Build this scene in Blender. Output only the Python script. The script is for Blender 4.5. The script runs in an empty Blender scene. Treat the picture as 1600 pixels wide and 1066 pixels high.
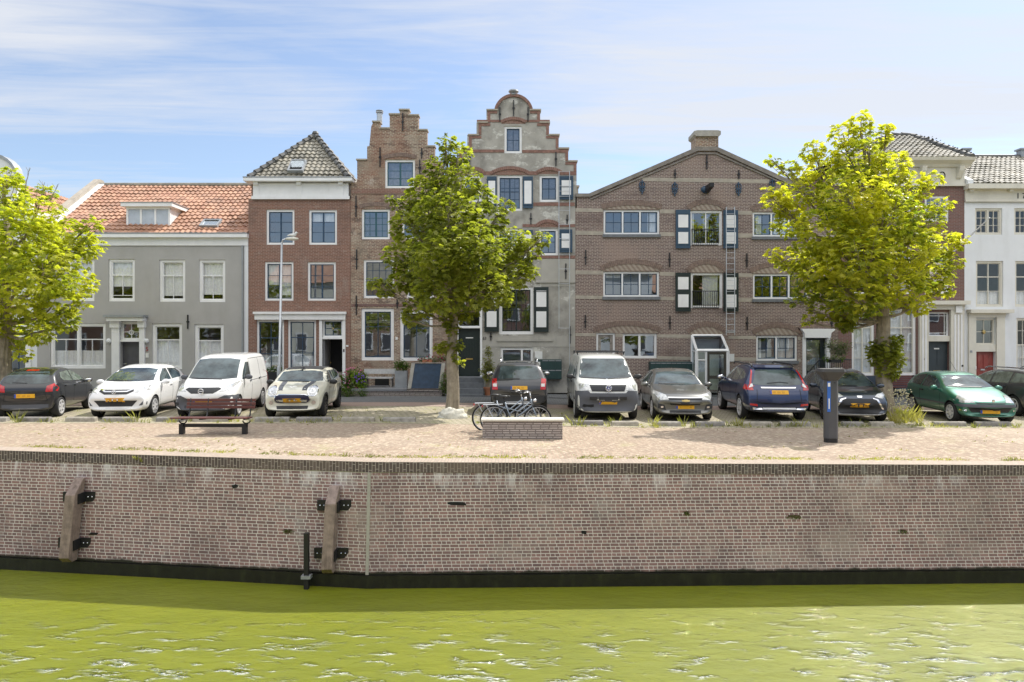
import bpy, bmesh, math, random
from mathutils import Vector, Matrix, Euler, noise
from mathutils.geometry import tessellate_polygon, delaunay_2d_cdt
from mathutils.bvhtree import BVHTree
PI = math.pi
R = math.radians
random.seed(7)
scn = bpy.context.scene
COL = scn.collection
# ------------------------------------------------------------------ camera, sky, sun, exposure
HC, YH, F = 2.4, 525.0, 1067.0            # eye height, horizon row and focal length (photo pixels)
cam_d = bpy.data.cameras.new('camera')
cam = bpy.data.objects.new('camera', cam_d); COL.objects.link(cam)
cam.location = (0, 0, HC); cam.rotation_euler = (R(90), 0, 0)
cam_d.sensor_width = 36; cam_d.lens = 36 * F / 1600
cam_d.shift_y = (YH - 533) / 1600.0
cam_d.clip_start = 0.1; cam_d.clip_end = 3000
scn.camera = cam
SUN = Vector((0.62, 0.58, 1.0)).normalized()
sun_el = math.asin(SUN.z); sun_az = math.atan2(SUN.x, SUN.y)
sd = bpy.data.lights.new('sun', 'SUN'); sd.energy = 2.8; sd.angle = R(0.53); sd.color = (1, 0.955, 0.88)
so = bpy.data.objects.new('sun', sd); COL.objects.link(so)
so.rotation_euler = (-SUN).to_track_quat('-Z', 'Y').to_euler()
so.location = (20, 20, 40)
w = bpy.data.worlds.new('World'); scn.world = w; w.use_nodes = True
nt = w.node_tree; nt.nodes.clear()
def nd(nt, typ, **kw):
    n = nt.nodes.new(typ)
    for k, v in kw.items():
        if k in n.inputs.keys() if isinstance(k, str) else False:
            n.inputs[k].default_value = v
        else:
            setattr(n, k, v)
    return n
sky = nt.nodes.new('ShaderNodeTexSky'); sky.sky_type = 'NISHITA'; sky.sun_disc = False
sky.sun_elevation = sun_el; sky.sun_rotation = sun_az
sky.air_density = 1.0; sky.dust_density = 0.7; sky.ozone_density = 2.2
tc = nt.nodes.new('ShaderNodeTexCoord')
sep = nt.nodes.new('ShaderNodeSeparateXYZ'); nt.links.new(tc.outputs['Generated'], sep.inputs[0])
# cirrus: project the direction on a high flat layer, stretch it, threshold two noises
zc = nt.nodes.new('ShaderNodeMath'); zc.operation = 'MAXIMUM'; zc.inputs[1].default_value = 0.04; nt.links.new(sep.outputs['Z'], zc.inputs[0])
dx = nt.nodes.new('ShaderNodeMath'); dx.operation = 'DIVIDE'; nt.links.new(sep.outputs['X'], dx.inputs[0]); nt.links.new(zc.outputs[0], dx.inputs[1])
dy = nt.nodes.new('ShaderNodeMath'); dy.operation = 'DIVIDE'; nt.links.new(sep.outputs['Y'], dy.inputs[0]); nt.links.new(zc.outputs[0], dy.inputs[1])
cb = nt.nodes.new('ShaderNodeCombineXYZ'); nt.links.new(dx.outputs[0], cb.inputs[0]); nt.links.new(dy.outputs[0], cb.inputs[1])
mp = nt.nodes.new('ShaderNodeMapping'); mp.inputs['Rotation'].default_value = (0, 0, R(-28)); mp.inputs['Scale'].default_value = (0.5, 1.5, 1); mp.inputs['Location'].default_value = (1.9, 0.35, 0)
nt.links.new(cb.outputs[0], mp.inputs[0])
n1 = nt.nodes.new('ShaderNodeTexNoise'); n1.inputs['Scale'].default_value = 0.62; n1.inputs['Detail'].default_value = 9; n1.inputs['Roughness'].default_value = 0.58; n1.inputs['Distortion'].default_value = 0.5
nt.links.new(mp.outputs[0], n1.inputs['Vector'])
def wmath(op, a, b=None, clamp=False):
    n = nt.nodes.new('ShaderNodeMath'); n.operation = op; n.use_clamp = clamp
    for i, v in enumerate((a, b)):
        if v is None: continue
        if isinstance(v, (int, float)): n.inputs[i].default_value = v
        else: nt.links.new(v, n.inputs[i])
    return n.outputs[0]
def bank(cx, cy, rx, ry):   # where a cirrus bank lies on the high layer
    a = wmath('DIVIDE', wmath('SUBTRACT', dx.outputs[0], cx), rx); b_ = wmath('DIVIDE', wmath('SUBTRACT', dy.outputs[0], cy), ry)
    return wmath('SUBTRACT', 1.0, wmath('ADD', wmath('MULTIPLY', a, a), wmath('MULTIPLY', b_, b_)), True)
banks = wmath('ADD', wmath('ADD', bank(1.25, 2.9, 1.5, 1.0), wmath('MULTIPLY', bank(-1.55, 2.15, .6, .35), .55)), wmath('ADD', wmath('MULTIPLY', bank(3.5, 5.5, 2.6, 3.0), .45)), True)
mpb = nt.nodes.new('ShaderNodeMapping'); mpb.inputs['Rotation'].default_value = (0, 0, R(-24)); mpb.inputs['Scale'].default_value = (1.0, 6.0, 1); nt.links.new(cb.outputs[0], mpb.inputs[0])
n2 = nt.nodes.new('ShaderNodeTexNoise'); n2.inputs['Scale'].default_value = 1.1; n2.inputs['Detail'].default_value = 8; n2.inputs['Roughness'].default_value = .65; n2.inputs['Distortion'].default_value = .8; nt.links.new(mpb.outputs[0], n2.inputs['Vector'])
cfac = wmath('ADD', wmath('ADD', n1.outputs['Fac'], wmath('MULTIPLY', wmath('SUBTRACT', n2.outputs['Fac'], .5), .45)), wmath('SUBTRACT', wmath('MULTIPLY', banks, .36), .16))
cr = nt.nodes.new('ShaderNodeValToRGB'); cr.color_ramp.elements[0].position = 0.42; cr.color_ramp.elements[1].position = 0.78
cr.color_ramp.elements[0].color = (0, 0, 0, 1); cr.color_ramp.elements[1].color = (1, 1, 1, 1)
nt.links.new(cfac, cr.inputs[0])
mxc = nt.nodes.new('ShaderNodeMix'); mxc.data_type = 'RGBA'
ml = nt.nodes.new('ShaderNodeMath'); ml.operation = 'MULTIPLY'; ml.inputs[1].default_value = 0.74; nt.links.new(cr.outputs[0], ml.inputs[0])
ml0 = ml; ml = nt.nodes.new('ShaderNodeMath'); ml.operation = 'ADD'; ml.inputs[1].default_value = 0.17; nt.links.new(ml0.outputs[0], ml.inputs[0])
nt.links.new(ml.outputs[0], mxc.inputs['Factor'])
nt.links.new(sky.outputs[0], mxc.inputs[6]); mxc.inputs[7].default_value = (4.7, 4.75, 4.95, 1)
tint = nt.nodes.new('ShaderNodeMix'); tint.data_type = 'RGBA'; tint.blend_type = 'MULTIPLY'; tint.inputs[0].default_value = 1; tint.inputs[7].default_value = (.94, .965, .995, 1)
nt.links.new(mxc.outputs[2], tint.inputs[6])
# added bright clouds, unseen overhead and behind the viewer, to light the facades
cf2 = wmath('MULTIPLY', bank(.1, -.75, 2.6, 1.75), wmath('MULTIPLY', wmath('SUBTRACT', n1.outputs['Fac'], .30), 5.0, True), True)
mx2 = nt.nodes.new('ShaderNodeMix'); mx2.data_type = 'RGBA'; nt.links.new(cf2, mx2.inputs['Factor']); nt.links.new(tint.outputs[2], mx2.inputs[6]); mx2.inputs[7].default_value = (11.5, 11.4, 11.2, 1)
bg = nt.nodes.new('ShaderNodeBackground'); bg.inputs['Strength'].default_value = 0.092
out = nt.nodes.new('ShaderNodeOutputWorld')
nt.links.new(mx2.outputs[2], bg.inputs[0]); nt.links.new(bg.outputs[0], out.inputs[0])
scn.view_settings.view_transform = 'Standard'; scn.view_settings.look = 'None'
scn.view_settings.exposure = 1.0; scn.view_settings.gamma = 1
scn.cycles.max_bounces = 8; scn.cycles.transparent_max_bounces = 12
scn.cycles.caustics_reflective = False; scn.cycles.caustics_refractive = False
scn.cycles.sample_clamp_indirect = 6

# ------------------------------------------------------------------ materials
MATS = {}
def _new(name):
    m = bpy.data.materials.new(name); m.use_nodes = True
    nt = m.node_tree; b = nt.nodes['Principled BSDF']
    MATS[name] = m
    return m, nt, b
def L(nt, a, b): nt.links.new(a, b)
def math_(nt, op, a, b=None, clamp=False):
    n = nt.nodes.new('ShaderNodeMath'); n.operation = op; n.use_clamp = clamp
    for i, v in enumerate((a, b)):
        if v is None: continue
        if isinstance(v, (int, float)): n.inputs[i].default_value = v
        else: L(nt, v, n.inputs[i])
    return n.outputs[0]
def mix_(nt, fac, a, b, mode='MIX'):
    n = nt.nodes.new('ShaderNodeMix'); n.data_type = 'RGBA'; n.blend_type = mode
    for i, v in ((0, fac), (6, a), (7, b)):
        if isinstance(v, (int, float)): n.inputs[i].default_value = v
        elif isinstance(v, tuple): n.inputs[i].default_value = (*v[:3], 1)
        else: L(nt, v, n.inputs[i])
    return n.outputs[2]
def noise_(nt, scale, detail=4, rough=.6, vec=None, dist=0):
    n = nt.nodes.new('ShaderNodeTexNoise'); n.inputs['Scale'].default_value = scale; n.inputs['Detail'].default_value = detail
    n.inputs['Roughness'].default_value = rough; n.inputs['Distortion'].default_value = dist
    if vec is not None: L(nt, vec, n.inputs['Vector'])
    return n.outputs['Fac']
def ramp_(nt, fac, lo, hi, c0=(0, 0, 0), c1=(1, 1, 1)):
    n = nt.nodes.new('ShaderNodeValToRGB'); n.color_ramp.elements[0].position = lo; n.color_ramp.elements[1].position = hi
    n.color_ramp.elements[0].color = (*c0, 1); n.color_ramp.elements[1].color = (*c1, 1); L(nt, fac, n.inputs[0])
    return n.outputs[0]
def bump_(nt, b, h, strength=.3, dist=.02):
    n = nt.nodes.new('ShaderNodeBump'); n.inputs['Strength'].default_value = strength; n.inputs['Distance'].default_value = dist
    L(nt, h, n.inputs['Height']); L(nt, n.outputs[0], b.inputs['Normal'])
def pos_(nt): return nt.nodes.new('ShaderNodeNewGeometry').outputs['Position']
def mapv(nt, vec, scale=(1, 1, 1), rot=(0, 0, 0)):
    n = nt.nodes.new('ShaderNodeMapping'); n.inputs['Scale'].default_value = scale; n.inputs['Rotation'].default_value = rot
    L(nt, vec, n.inputs[0]); return n.outputs[0]

def plain(name, c, rough=.6, metal=0, var=.12, vs=3.0, spec=.5, coat=0, bump=0, world=True, dirt=None):
    m, nt, b = _new(name)
    b.inputs['Roughness'].default_value = rough; b.inputs['Metallic'].default_value = metal
    b.inputs['Specular IOR Level'].default_value = spec; b.inputs['Coat Weight'].default_value = coat
    b.inputs['Coat Roughness'].default_value = .04
    v = pos_(nt)
    n = noise_(nt, vs, 5, .6, v)
    c0 = tuple(x * (1 - var) for x in c); c1 = tuple(min(1, x * (1 + var)) for x in c)
    col = ramp_(nt, n, .3, .7, c0, c1)
    if dirt:
        n2 = noise_(nt, dirt[1], 8, .7, mapv(nt, v, (1, 1, dirt[3] if len(dirt) > 3 else .35)))
        col = mix_(nt, math_(nt, 'MULTIPLY', ramp_(nt, n2, .5, .75), dirt[2]), col, dirt[0])
    L(nt, col, b.inputs['Base Color'])
    if bump: bump_(nt, b, noise_(nt, vs * 12, 4, .6, v), bump, .01)
    return m

def brick(name, c1, c2, mortar, bw=.21, jit=0,  bh=.06, ms=.010, squash=1.0, bias=0, plane='xz', stains=(), rowvar=.25, bump=.35, rot=0, rough=.85, frame=.5, sfreq=2, ofreq=2):
    m, nt, b = _new(name); b.inputs['Roughness'].default_value = rough; b.inputs['Specular IOR Level'].default_value = .25
    if plane != 'xy': c1, c2, mortar = (tuple(min(.8, x * 1.32) for x in q) for q in (c1, c2, mortar))
    p = pos_(nt); s = nt.nodes.new('ShaderNodeSeparateXYZ'); L(nt, p, s.inputs[0])
    c = nt.nodes.new('ShaderNodeCombineXYZ')
    if plane == 'xz':
        L(nt, math_(nt, 'ADD', s.outputs[0], s.outputs[1]), c.inputs[0]); L(nt, s.outputs[2], c.inputs[1])
        vec = c.outputs[0]
    elif plane == 'zx':
        L(nt, s.outputs[2], c.inputs[0]); L(nt, s.outputs[0], c.inputs[1]); vec = c.outputs[0]
    else:
        L(nt, s.outputs[0], c.inputs[0]); L(nt, s.outputs[1], c.inputs[1]); vec = c.outputs[0]
    if rot: vec = mapv(nt, vec, rot=(0, 0, rot))
    if jit:
        s2 = nt.nodes.new('ShaderNodeSeparateXYZ'); L(nt, vec, s2.inputs[0]); wn = nt.nodes.new('ShaderNodeTexWhiteNoise'); wn.noise_dimensions = '1D'
        L(nt, math_(nt, 'FLOOR', math_(nt, 'DIVIDE', s2.outputs[1], bh)), wn.inputs['W']); c2_ = nt.nodes.new('ShaderNodeCombineXYZ')
        wob = math_(nt, 'MULTIPLY', noise_(nt, 2.2, 2, .5, vec), jit * 1.4)
        L(nt, math_(nt, 'ADD', math_(nt, 'ADD', s2.outputs[0], math_(nt, 'MULTIPLY', wn.outputs['Value'], jit)), wob), c2_.inputs[0]); L(nt, s2.outputs[1], c2_.inputs[1]); vec = c2_.outputs[0]
    t = nt.nodes.new('ShaderNodeTexBrick'); L(nt, vec, t.inputs['Vector'])
    t.offset = frame; t.squash = squash; t.squash_frequency = sfreq; t.offset_frequency = ofreq
    t.inputs['Color1'].default_value = (0, 0, 0, 1); t.inputs['Color2'].default_value = (1, 1, 1, 1); t.inputs['Mortar'].default_value = (.5, .5, .5, 1)
    t.inputs['Scale'].default_value = 1; t.inputs['Mortar Size'].default_value = ms; t.inputs['Mortar Smooth'].default_value = .15
    t.inputs['Bias'].default_value = bias; t.inputs['Brick Width'].default_value = bw; t.inputs['Row Height'].default_value = bh
    bc = mix_(nt, t.outputs['Color'], c1, c2)
    n = noise_(nt, 9, 3, .7, p); bc = mix_(nt, rowvar, bc, ramp_(nt, n, .35, .65, tuple(x * .55 for x in c1), tuple(min(1, x * 1.5) for x in c2)))
    n = noise_(nt, .7, 5, .65, p); bc = mix_(nt, rowvar * .8, bc, ramp_(nt, n, .35, .65, tuple(x * .6 for x in c1), tuple(min(1, x * 1.3) for x in c2)))
    col = mix_(nt, t.outputs['Fac'], bc, mortar)
    for (sc_, zs, lo, hi, scol, amt) in stains:
        nn = noise_(nt, sc_, 7, .65, mapv(nt, p, (1, 1, zs)))
        col = mix_(nt, math_(nt, 'MULTIPLY', ramp_(nt, nn, lo, hi), amt), col, scol)
    L(nt, col, b.inputs['Base Color'])
    h = math_(nt, 'SUBTRACT', math_(nt, 'MULTIPLY', noise_(nt, 40, 3, .6, p), .35), t.outputs['Fac'])
    bump_(nt, b, h, bump, .012)
    return m

white = plain('white_paint', (.86, .86, .86), .45, var=.04, dirt=((.5, .49, .46), 1.5, .2))
cream = plain('cream_paint', (.70, .67, .58), .5, var=.05, dirt=((.4, .37, .3), 1.5, .35))
greyren = plain('grey_render', (.415, .405, .388), .85, var=.06, vs=1.2, bump=.15, dirt=((.34, .32, .29), .9, .5, .3))
whiteren = plain('white_render', (.76, .78, .80), .7, var=.05, vs=.8, bump=.1, dirt=((.5, .5, .47), .7, .5, .25))
cement = plain('old_cement_render', (.405, .385, .345), .9, var=.22, vs=1.6, bump=.5, dirt=((.13, .12, .105), 1.3, .85, .8))
_m, _nt, _b = MATS['old_cement_render'], MATS['old_cement_render'].node_tree, MATS['old_cement_render'].node_tree.nodes['Principled BSDF']
_src = _b.inputs['Base Color'].links[0].from_socket
_n = noise_(_nt, .9, 5, .75, mapv(_nt, pos_(_nt), (1, 1, 1.6)))
L(_nt, mix_(_nt, math_(_nt, 'MULTIPLY', ramp_(_nt, _n, .55, .61), .8), _src, (.66, .65, .60)), _b.inputs['Base Color'])
smoothcem = plain('smooth_cement', (.45, .43, .385), .9, var=.12, vs=.9, bump=.2, dirt=((.2, .2, .18), .6, .7, .25))
sand = plain('sandstone_band', (.42, .375, .31), .85, var=.15, vs=4, bump=.2, dirt=((.22, .2, .17), 1.5, .6, 1))
bluestone = plain('blue_stone', (.16, .17, .185), .6, var=.15, vs=6)
concrete = plain('concrete', (.38, .36, .32), .9, var=.15, vs=5, bump=.4)
redbrick = brick('red_brick', (.25, .115, .078), (.13, .072, .06), (.27, .2, .16), jit=.04, rowvar=.4, stains=((2.5, 2.0, .58, .66, (.42, .36, .31), .4), (1.1, .5, .58, .7, (.38, .33, .29), .35), (.6, 1, .55, .7, (.11, .075, .06), .6)))
oldbrick = brick('old_patchy_brick', (.36, .155, .095), (.075, .055, .05), (.42, .36, .28), jit=.05, ms=.013, rowvar=.6, bump=.8, stains=((1.6, 1.6, .50, .58, (.50, .43, .34), .45), (3.0, 1.8, .52, .60, (.085, .06, .055), .6), (.45, 1, .5, .62, (.30, .155, .105), .5), (1.3, .8, .5, .66, (.31, .26, .2), .6), (2.2, 1, .62, .7, (.56, .5, .44), .45)))
brownbrick = brick('brown_brick', (.155, .095, .082), (.09, .064, .058), (.36, .31, .27), jit=.04, ms=.011, rowvar=.4, stains=((.35, .6, .50, .66, (.38, .28, .23), .55), (.5, 2.2, .54, .68, (.12, .085, .08), .6), (2.5, .5, .6, .68, (.42, .36, .32), .3)))
darkbrick = brick('purple_brown_brick', (.175, .085, .07), (.12, .07, .065), (.2, .16, .14), ms=.008)
archbrick = plain('arch_brick', (.225, .16, .13), .85, var=.3, vs=8)
archred = plain('arch_red_brick', (.26, .145, .115), .85, var=.3, vs=8)
mortar = plain('mortar', (.38, .34, .29), .9)
stripe = None
def stripes(name, c1, c2):
    m, nt, b = _new(name); b.inputs['Roughness'].default_value = .85
    p = pos_(nt); t = nt.nodes.new('ShaderNodeTexWave'); t.wave_type = 'BANDS'; t.bands_direction = 'X'
    t.inputs['Scale'].default_value = 1.9; t.inputs['Distortion'].default_value = 1.0; t.inputs['Detail Scale'].default_value = 3
    L(nt, mapv(nt, p, rot=(0, R(38), 0)), t.inputs['Vector'])
    L(nt, ramp_(nt, t.outputs['Fac'], .4, .6, c1, c2), b.inputs['Base Color']); return m
stripe = stripes('patterned_infill', (.27, .205, .165), (.38, .325, .26))

def glassmat(name, refl=.16, tint=(.75, .8, .82), wav=.05):
    m, nt, b = _new(name); nt.nodes.remove(b); o = nt.nodes['Material Output']
    g = nt.nodes.new('ShaderNodeBsdfGlossy'); g.inputs['Roughness'].default_value = .015; g.inputs['Color'].default_value = (.82, .91, 1, 1)
    t = nt.nodes.new('ShaderNodeBsdfTransparent'); t.inputs['Color'].default_value = (*tint, 1)
    lw = nt.nodes.new('ShaderNodeLayerWeight'); lw.inputs['Blend'].default_value = .5
    fac = math_(nt, 'ADD', math_(nt, 'MULTIPLY', math_(nt, 'POWER', lw.outputs['Facing'], 4), .75), refl, True)
    mx = nt.nodes.new('ShaderNodeMixShader'); L(nt, fac, mx.inputs[0]); L(nt, t.outputs[0], mx.inputs[1]); L(nt, g.outputs[0], mx.inputs[2])
    bp = nt.nodes.new('ShaderNodeBump'); bp.inputs['Strength'].default_value = .5; bp.inputs['Distance'].default_value = wav
    L(nt, noise_(nt, 1.7, 2, .5, pos_(nt)), bp.inputs['Height'])
    L(nt, bp.outputs[0], g.inputs['Normal'])
    L(nt, mx.outputs[0], o.inputs[0]); return m
glass = glassmat('window_glass', .24, (.88, .9, .9), wav=.0018)
glassweak = glassmat('thin_window_glass', .09, (.92, .93, .93), wav=.0018)
glassclear = glassmat('porch_glass', .10, (.85, .9, .88), .005)
navy = plain('navy_paint', (.025, .06, .11), .4, var=.1)
teal = plain('shutter_blue', (.035, .075, .125), .5, var=.1)
blackgreen = plain('dark_green_paint', (.018, .03, .03), .4, var=.1)
doorgrey = plain('door_grey', (.09, .09, .10), .5)
curtain = plain('net_curtain', (.86, .86, .86), .9, var=.1, vs=14)
room = plain('room_plaster', (.30, .28, .25), .9)
iron = plain('black_iron', (.015, .015, .017), .5)
steel = plain('galvanised_steel', (.52, .54, .56), .4, metal=.5)
zinc = plain('zinc', (.33, .35, .37), .5, metal=.3)
reddoor = plain('red_door_paint', (.26, .05, .04), .4, var=.2, dirt=((.5, .3, .26), 6, .5))
brass = plain('brass', (.55, .42, .18), .3, metal=1)
plastic_white = plain('white_plastic', (.8, .8, .78), .4)
terracotta = plain('terracotta', (.42, .17, .09), .8)
blackstone = plain('plinth_blue', (.05, .07, .1), .6)
woodgrey = plain('weathered_wood', (.31, .28, .25), .85, var=.35, vs=7, bump=.4, dirt=((.09, .07, .045), 7, .85, .10))
maroon = plain('maroon_slats', (.135, .05, .045), .35, var=.15, vs=9)
greenbox = plain('mailbox_green', (.025, .06, .058), .45)
blueplastic = plain('blue_sheet', (.02, .045, .085), .4, var=.3, vs=5)
rubber = plain('rubber', (.018, .018, .019), .8)
alloy = plain('alloy', (.62, .62, .63), .35, metal=.25)
darkalloy = plain('dark_alloy', (.05, .05, .055), .35, metal=.6)
chrome = plain('chrome', (.8, .8, .82), .12, metal=1, var=.02)
trimblack = plain('black_trim', (.022, .023, .026), .55)
trimgrey = plain('grey_bumper_plastic', (.085, .09, .105), .6)
seam = plain('panel_gap', (.008, .008, .008), .8)
plate_y = plain('plate_yellow', (.80, .42, .02), .45, var=.04)
plate_g = plain('plate_lettering', (.60, .30, .02), .5)
plate_b = plain('plate_blue', (.03, .08, .4), .4)
tail_red = plain('tail_lamp_red', (.5, .012, .015), .12, coat=1, var=.3, vs=16)
lamp_clear = plain('headlamp_lens', (.55, .56, .56), .08, metal=.35, coat=1, var=.35, vs=14)
leaf_pot = None

def carpaint(name, c, metal=0.0, rough=.35):
    m, nt, b = _new(name)
    b.inputs['Base Color'].default_value = (*c, 1); b.inputs['Metallic'].default_value = metal; b.inputs['Roughness'].default_value = rough
    b.inputs['Coat Weight'].default_value = 1; b.inputs['Coat Roughness'].default_value = .03
    tc = nt.nodes.new('ShaderNodeTexCoord'); s = nt.nodes.new('ShaderNodeSeparateXYZ'); L(nt, tc.outputs['Object'], s.inputs[0])
    n = noise_(nt, 5, 5, .6, tc.outputs['Object'])
    low = ramp_(nt, s.outputs[2], .2, .75, (1, 1, 1), (0, 0, 0))
    f = math_(nt, 'MULTIPLY', math_(nt, 'MULTIPLY', low, n), .18)
    L(nt, mix_(nt, f, c, (.28, .25, .2)), b.inputs['Base Color'])
    return m
carglass = plain('car_glass', (.055, .075, .08), .012, var=.8, vs=2.0, spec=.6, coat=.25)
# ------------------------------------------------------------------ mesh helpers
def setp(o, label=None, cat=None, group=None, kind=None):
    if label: o['label'] = label
    if cat: o['category'] = cat
    if group: o['group'] = group
    if kind: o['kind'] = kind
    return o
def thing(name, label, cat, loc=(0, 0, 0), rz=0, group=None):
    o = bpy.data.objects.new(name, None); COL.objects.link(o); o.empty_display_size = .3
    o.location = loc; o.rotation_euler = (0, 0, rz)
    return setp(o, label, cat, group)
def wloc(o):
    v = Vector((0, 0, 0))
    while o: v += o.location; o = o.parent
    return v
class MB:
    def __init__(s): s.v = []; s.f = []
    def add(s, v, f, M=None):
        k = len(s.v)
        s.v += [tuple(M @ Vector(p)) if M else tuple(p) for p in v]
        s.f += [tuple(i + k for i in q) for q in f]; return s
    def box(s, x0, x1, y0, y1, z0, z1, M=None):
        return s.add([(x0, y0, z0), (x1, y0, z0), (x1, y1, z0), (x0, y1, z0), (x0, y0, z1), (x1, y0, z1), (x1, y1, z1), (x0, y1, z1)],
                     [(0, 3, 2, 1), (4, 5, 6, 7), (0, 1, 5, 4), (1, 2, 6, 5), (2, 3, 7, 6), (3, 0, 4, 7)], M)
    def prism(s, poly, a, b, axis='y', M=None):
        n = len(poly)
        ar = sum(poly[i][0] * poly[(i + 1) % n][1] - poly[(i + 1) % n][0] * poly[i][1] for i in range(n))
        if ar < 0: poly = poly[::-1]
        mk = {'y': lambda p, t: (p[0], t, p[1]), 'z': lambda p, t: (p[0], p[1], t), 'x': lambda p, t: (t, p[0], p[1])}[axis]
        v = [mk(p, a) for p in poly] + [mk(p, b) for p in poly]
        f = [tuple(range(n)), tuple(range(2 * n - 1, n - 1, -1))]
        f += [(i, i + n, (i + 1) % n + n, (i + 1) % n) for i in range(n)]
        if axis == 'y' and a > b or axis != 'y' and a < b: f = [q[::-1] for q in f]
        return s.add(v, f, M)
    def tube(s, pts, r, n=8, caps=True, M=None):
        pts = [Vector(p) for p in pts]; rr = r if isinstance(r, (list, tuple)) else [r] * len(pts)
        v = []; f = []; up = None
        for i, p in enumerate(pts):
            d = (pts[min(i + 1, len(pts) - 1)] - pts[max(i - 1, 0)]).normalized()
            if up is None or abs(d.dot(up)) > .97: up = Vector((0, 0, 1)) if abs(d.z) < .9 else Vector((1, 0, 0))
            a = d.cross(up).normalized(); b = d.cross(a).normalized(); up = -b if b.dot(up) < 0 else b
            a = d.cross(up).normalized(); b = d.cross(a)
            for k in range(n):
                t = 2 * PI * k / n; v.append(p + (a * math.cos(t) + b * math.sin(t)) * rr[i])
        for i in range(len(pts) - 1):
            for k in range(n):
                f.append((i * n + k, i * n + (k + 1) % n, (i + 1) * n + (k + 1) % n, (i + 1) * n + k))
        if caps: f += [tuple(range(n))[::-1], tuple(range((len(pts) - 1) * n, len(pts) * n))]
        return s.add(v, f, M)
    def lathe(s, prof, n=16, M=None, closed=False):
        v = []; f = []; m = len(prof)
        for k in range(n):
            t = 2 * PI * k / n
            for r, z in prof: v.append((r * math.cos(t), r * math.sin(t), z))
        for k in range(n):
            for i in range(m if closed else m - 1):
                j = (i + 1) % m; f.append((k * m + i, ((k + 1) % n) * m + i, ((k + 1) % n) * m + j, k * m + j))
        return s.add(v, f, M)
    def ball(s, c, r, n=10, M=None):
        rx, ry, rz = r if isinstance(r, (tuple, list)) else (r, r, r)
        v = []; f = []; m = n // 2 + 1
        for i in range(m):
            a = PI * i / (m - 1)
            for k in range(n):
                t = 2 * PI * k / n; v.append((c[0] + rx * math.sin(a) * math.cos(t), c[1] + ry * math.sin(a) * math.sin(t), c[2] + rz * math.cos(a)))
        for i in range(m - 1):
            for k in range(n): f.append((i * n + k, (i + 1) * n + k, (i + 1) * n + (k + 1) % n, i * n + (k + 1) % n))
        return s.add(v, f, M)
    def build(s, name, mat, parent=None, smooth=False, local=False, bevel=0, at=None):
        off = Vector((0, 0, 0))
        if at is not None: off = Vector(at)
        elif parent is not None and not local: off = wloc(parent)
        me = bpy.data.meshes.new(name)
        me.from_pydata([tuple(Vector(p) - off) for p in s.v] if off.length else s.v, [], s.f)
        bm = bmesh.new(); bm.from_mesh(me)
        bmesh.ops.remove_doubles(bm, verts=bm.verts, dist=1e-5)
        bmesh.ops.recalc_face_normals(bm, faces=bm.faces)
        if bevel: bmesh.ops.bevel(bm, geom=[e for e in bm.edges if e.calc_face_angle(0) > .6], offset=bevel, segments=2, affect='EDGES', profile=.5)
        bm.to_mesh(me); bm.free()
        if smooth:
            me.polygons.foreach_set('use_smooth', [True] * len(me.polygons))
            if smooth != 'all': me.set_sharp_from_angle(angle=R(40))
        me.materials.append(mat)
        o = bpy.data.objects.new(name, me); COL.objects.link(o)
        if parent is not None: o.parent = parent
        if at is not None: o.location = at
        return o
# ------------------------------------------------------------------ photo pixels to places on a plane Y = const
YF = 28.8
def PX(px, Y=YF): return (px - 800.0) * Y / F
def PZ(py, Y=YF): return HC + (YH - py) * Y / F
def P(px, py, Y=YF): return (PX(px, Y), PZ(py, Y))
KP = YF / F
def smooth01(t): t = max(0, min(1, t)); return t * t * (3 - 2 * t)
def zg(X, Y):
    zs = -0.13 * smooth01((X + 4) / 9)
    zq = 0.0 if X < -2.76 - 7.9 else (-0.04 * (X + 10.7) / 7.9 if X < -2.76 else max(-.2, -0.04 - .0091 * (X + 2.76)))
    t = max(0, min(1, (Y - 14.0) / 4.5))
    z = zq * (1 - t) + zs * t
    return z + .012 * max(0, min(1, (Y - 24.5) / 1.5))
def quay_y(X):   # front edge of the quay
    return 13.2 + (-(X + 2.76) * .1385 if X < -2.76 else (X + 2.76) * .0233)

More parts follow.
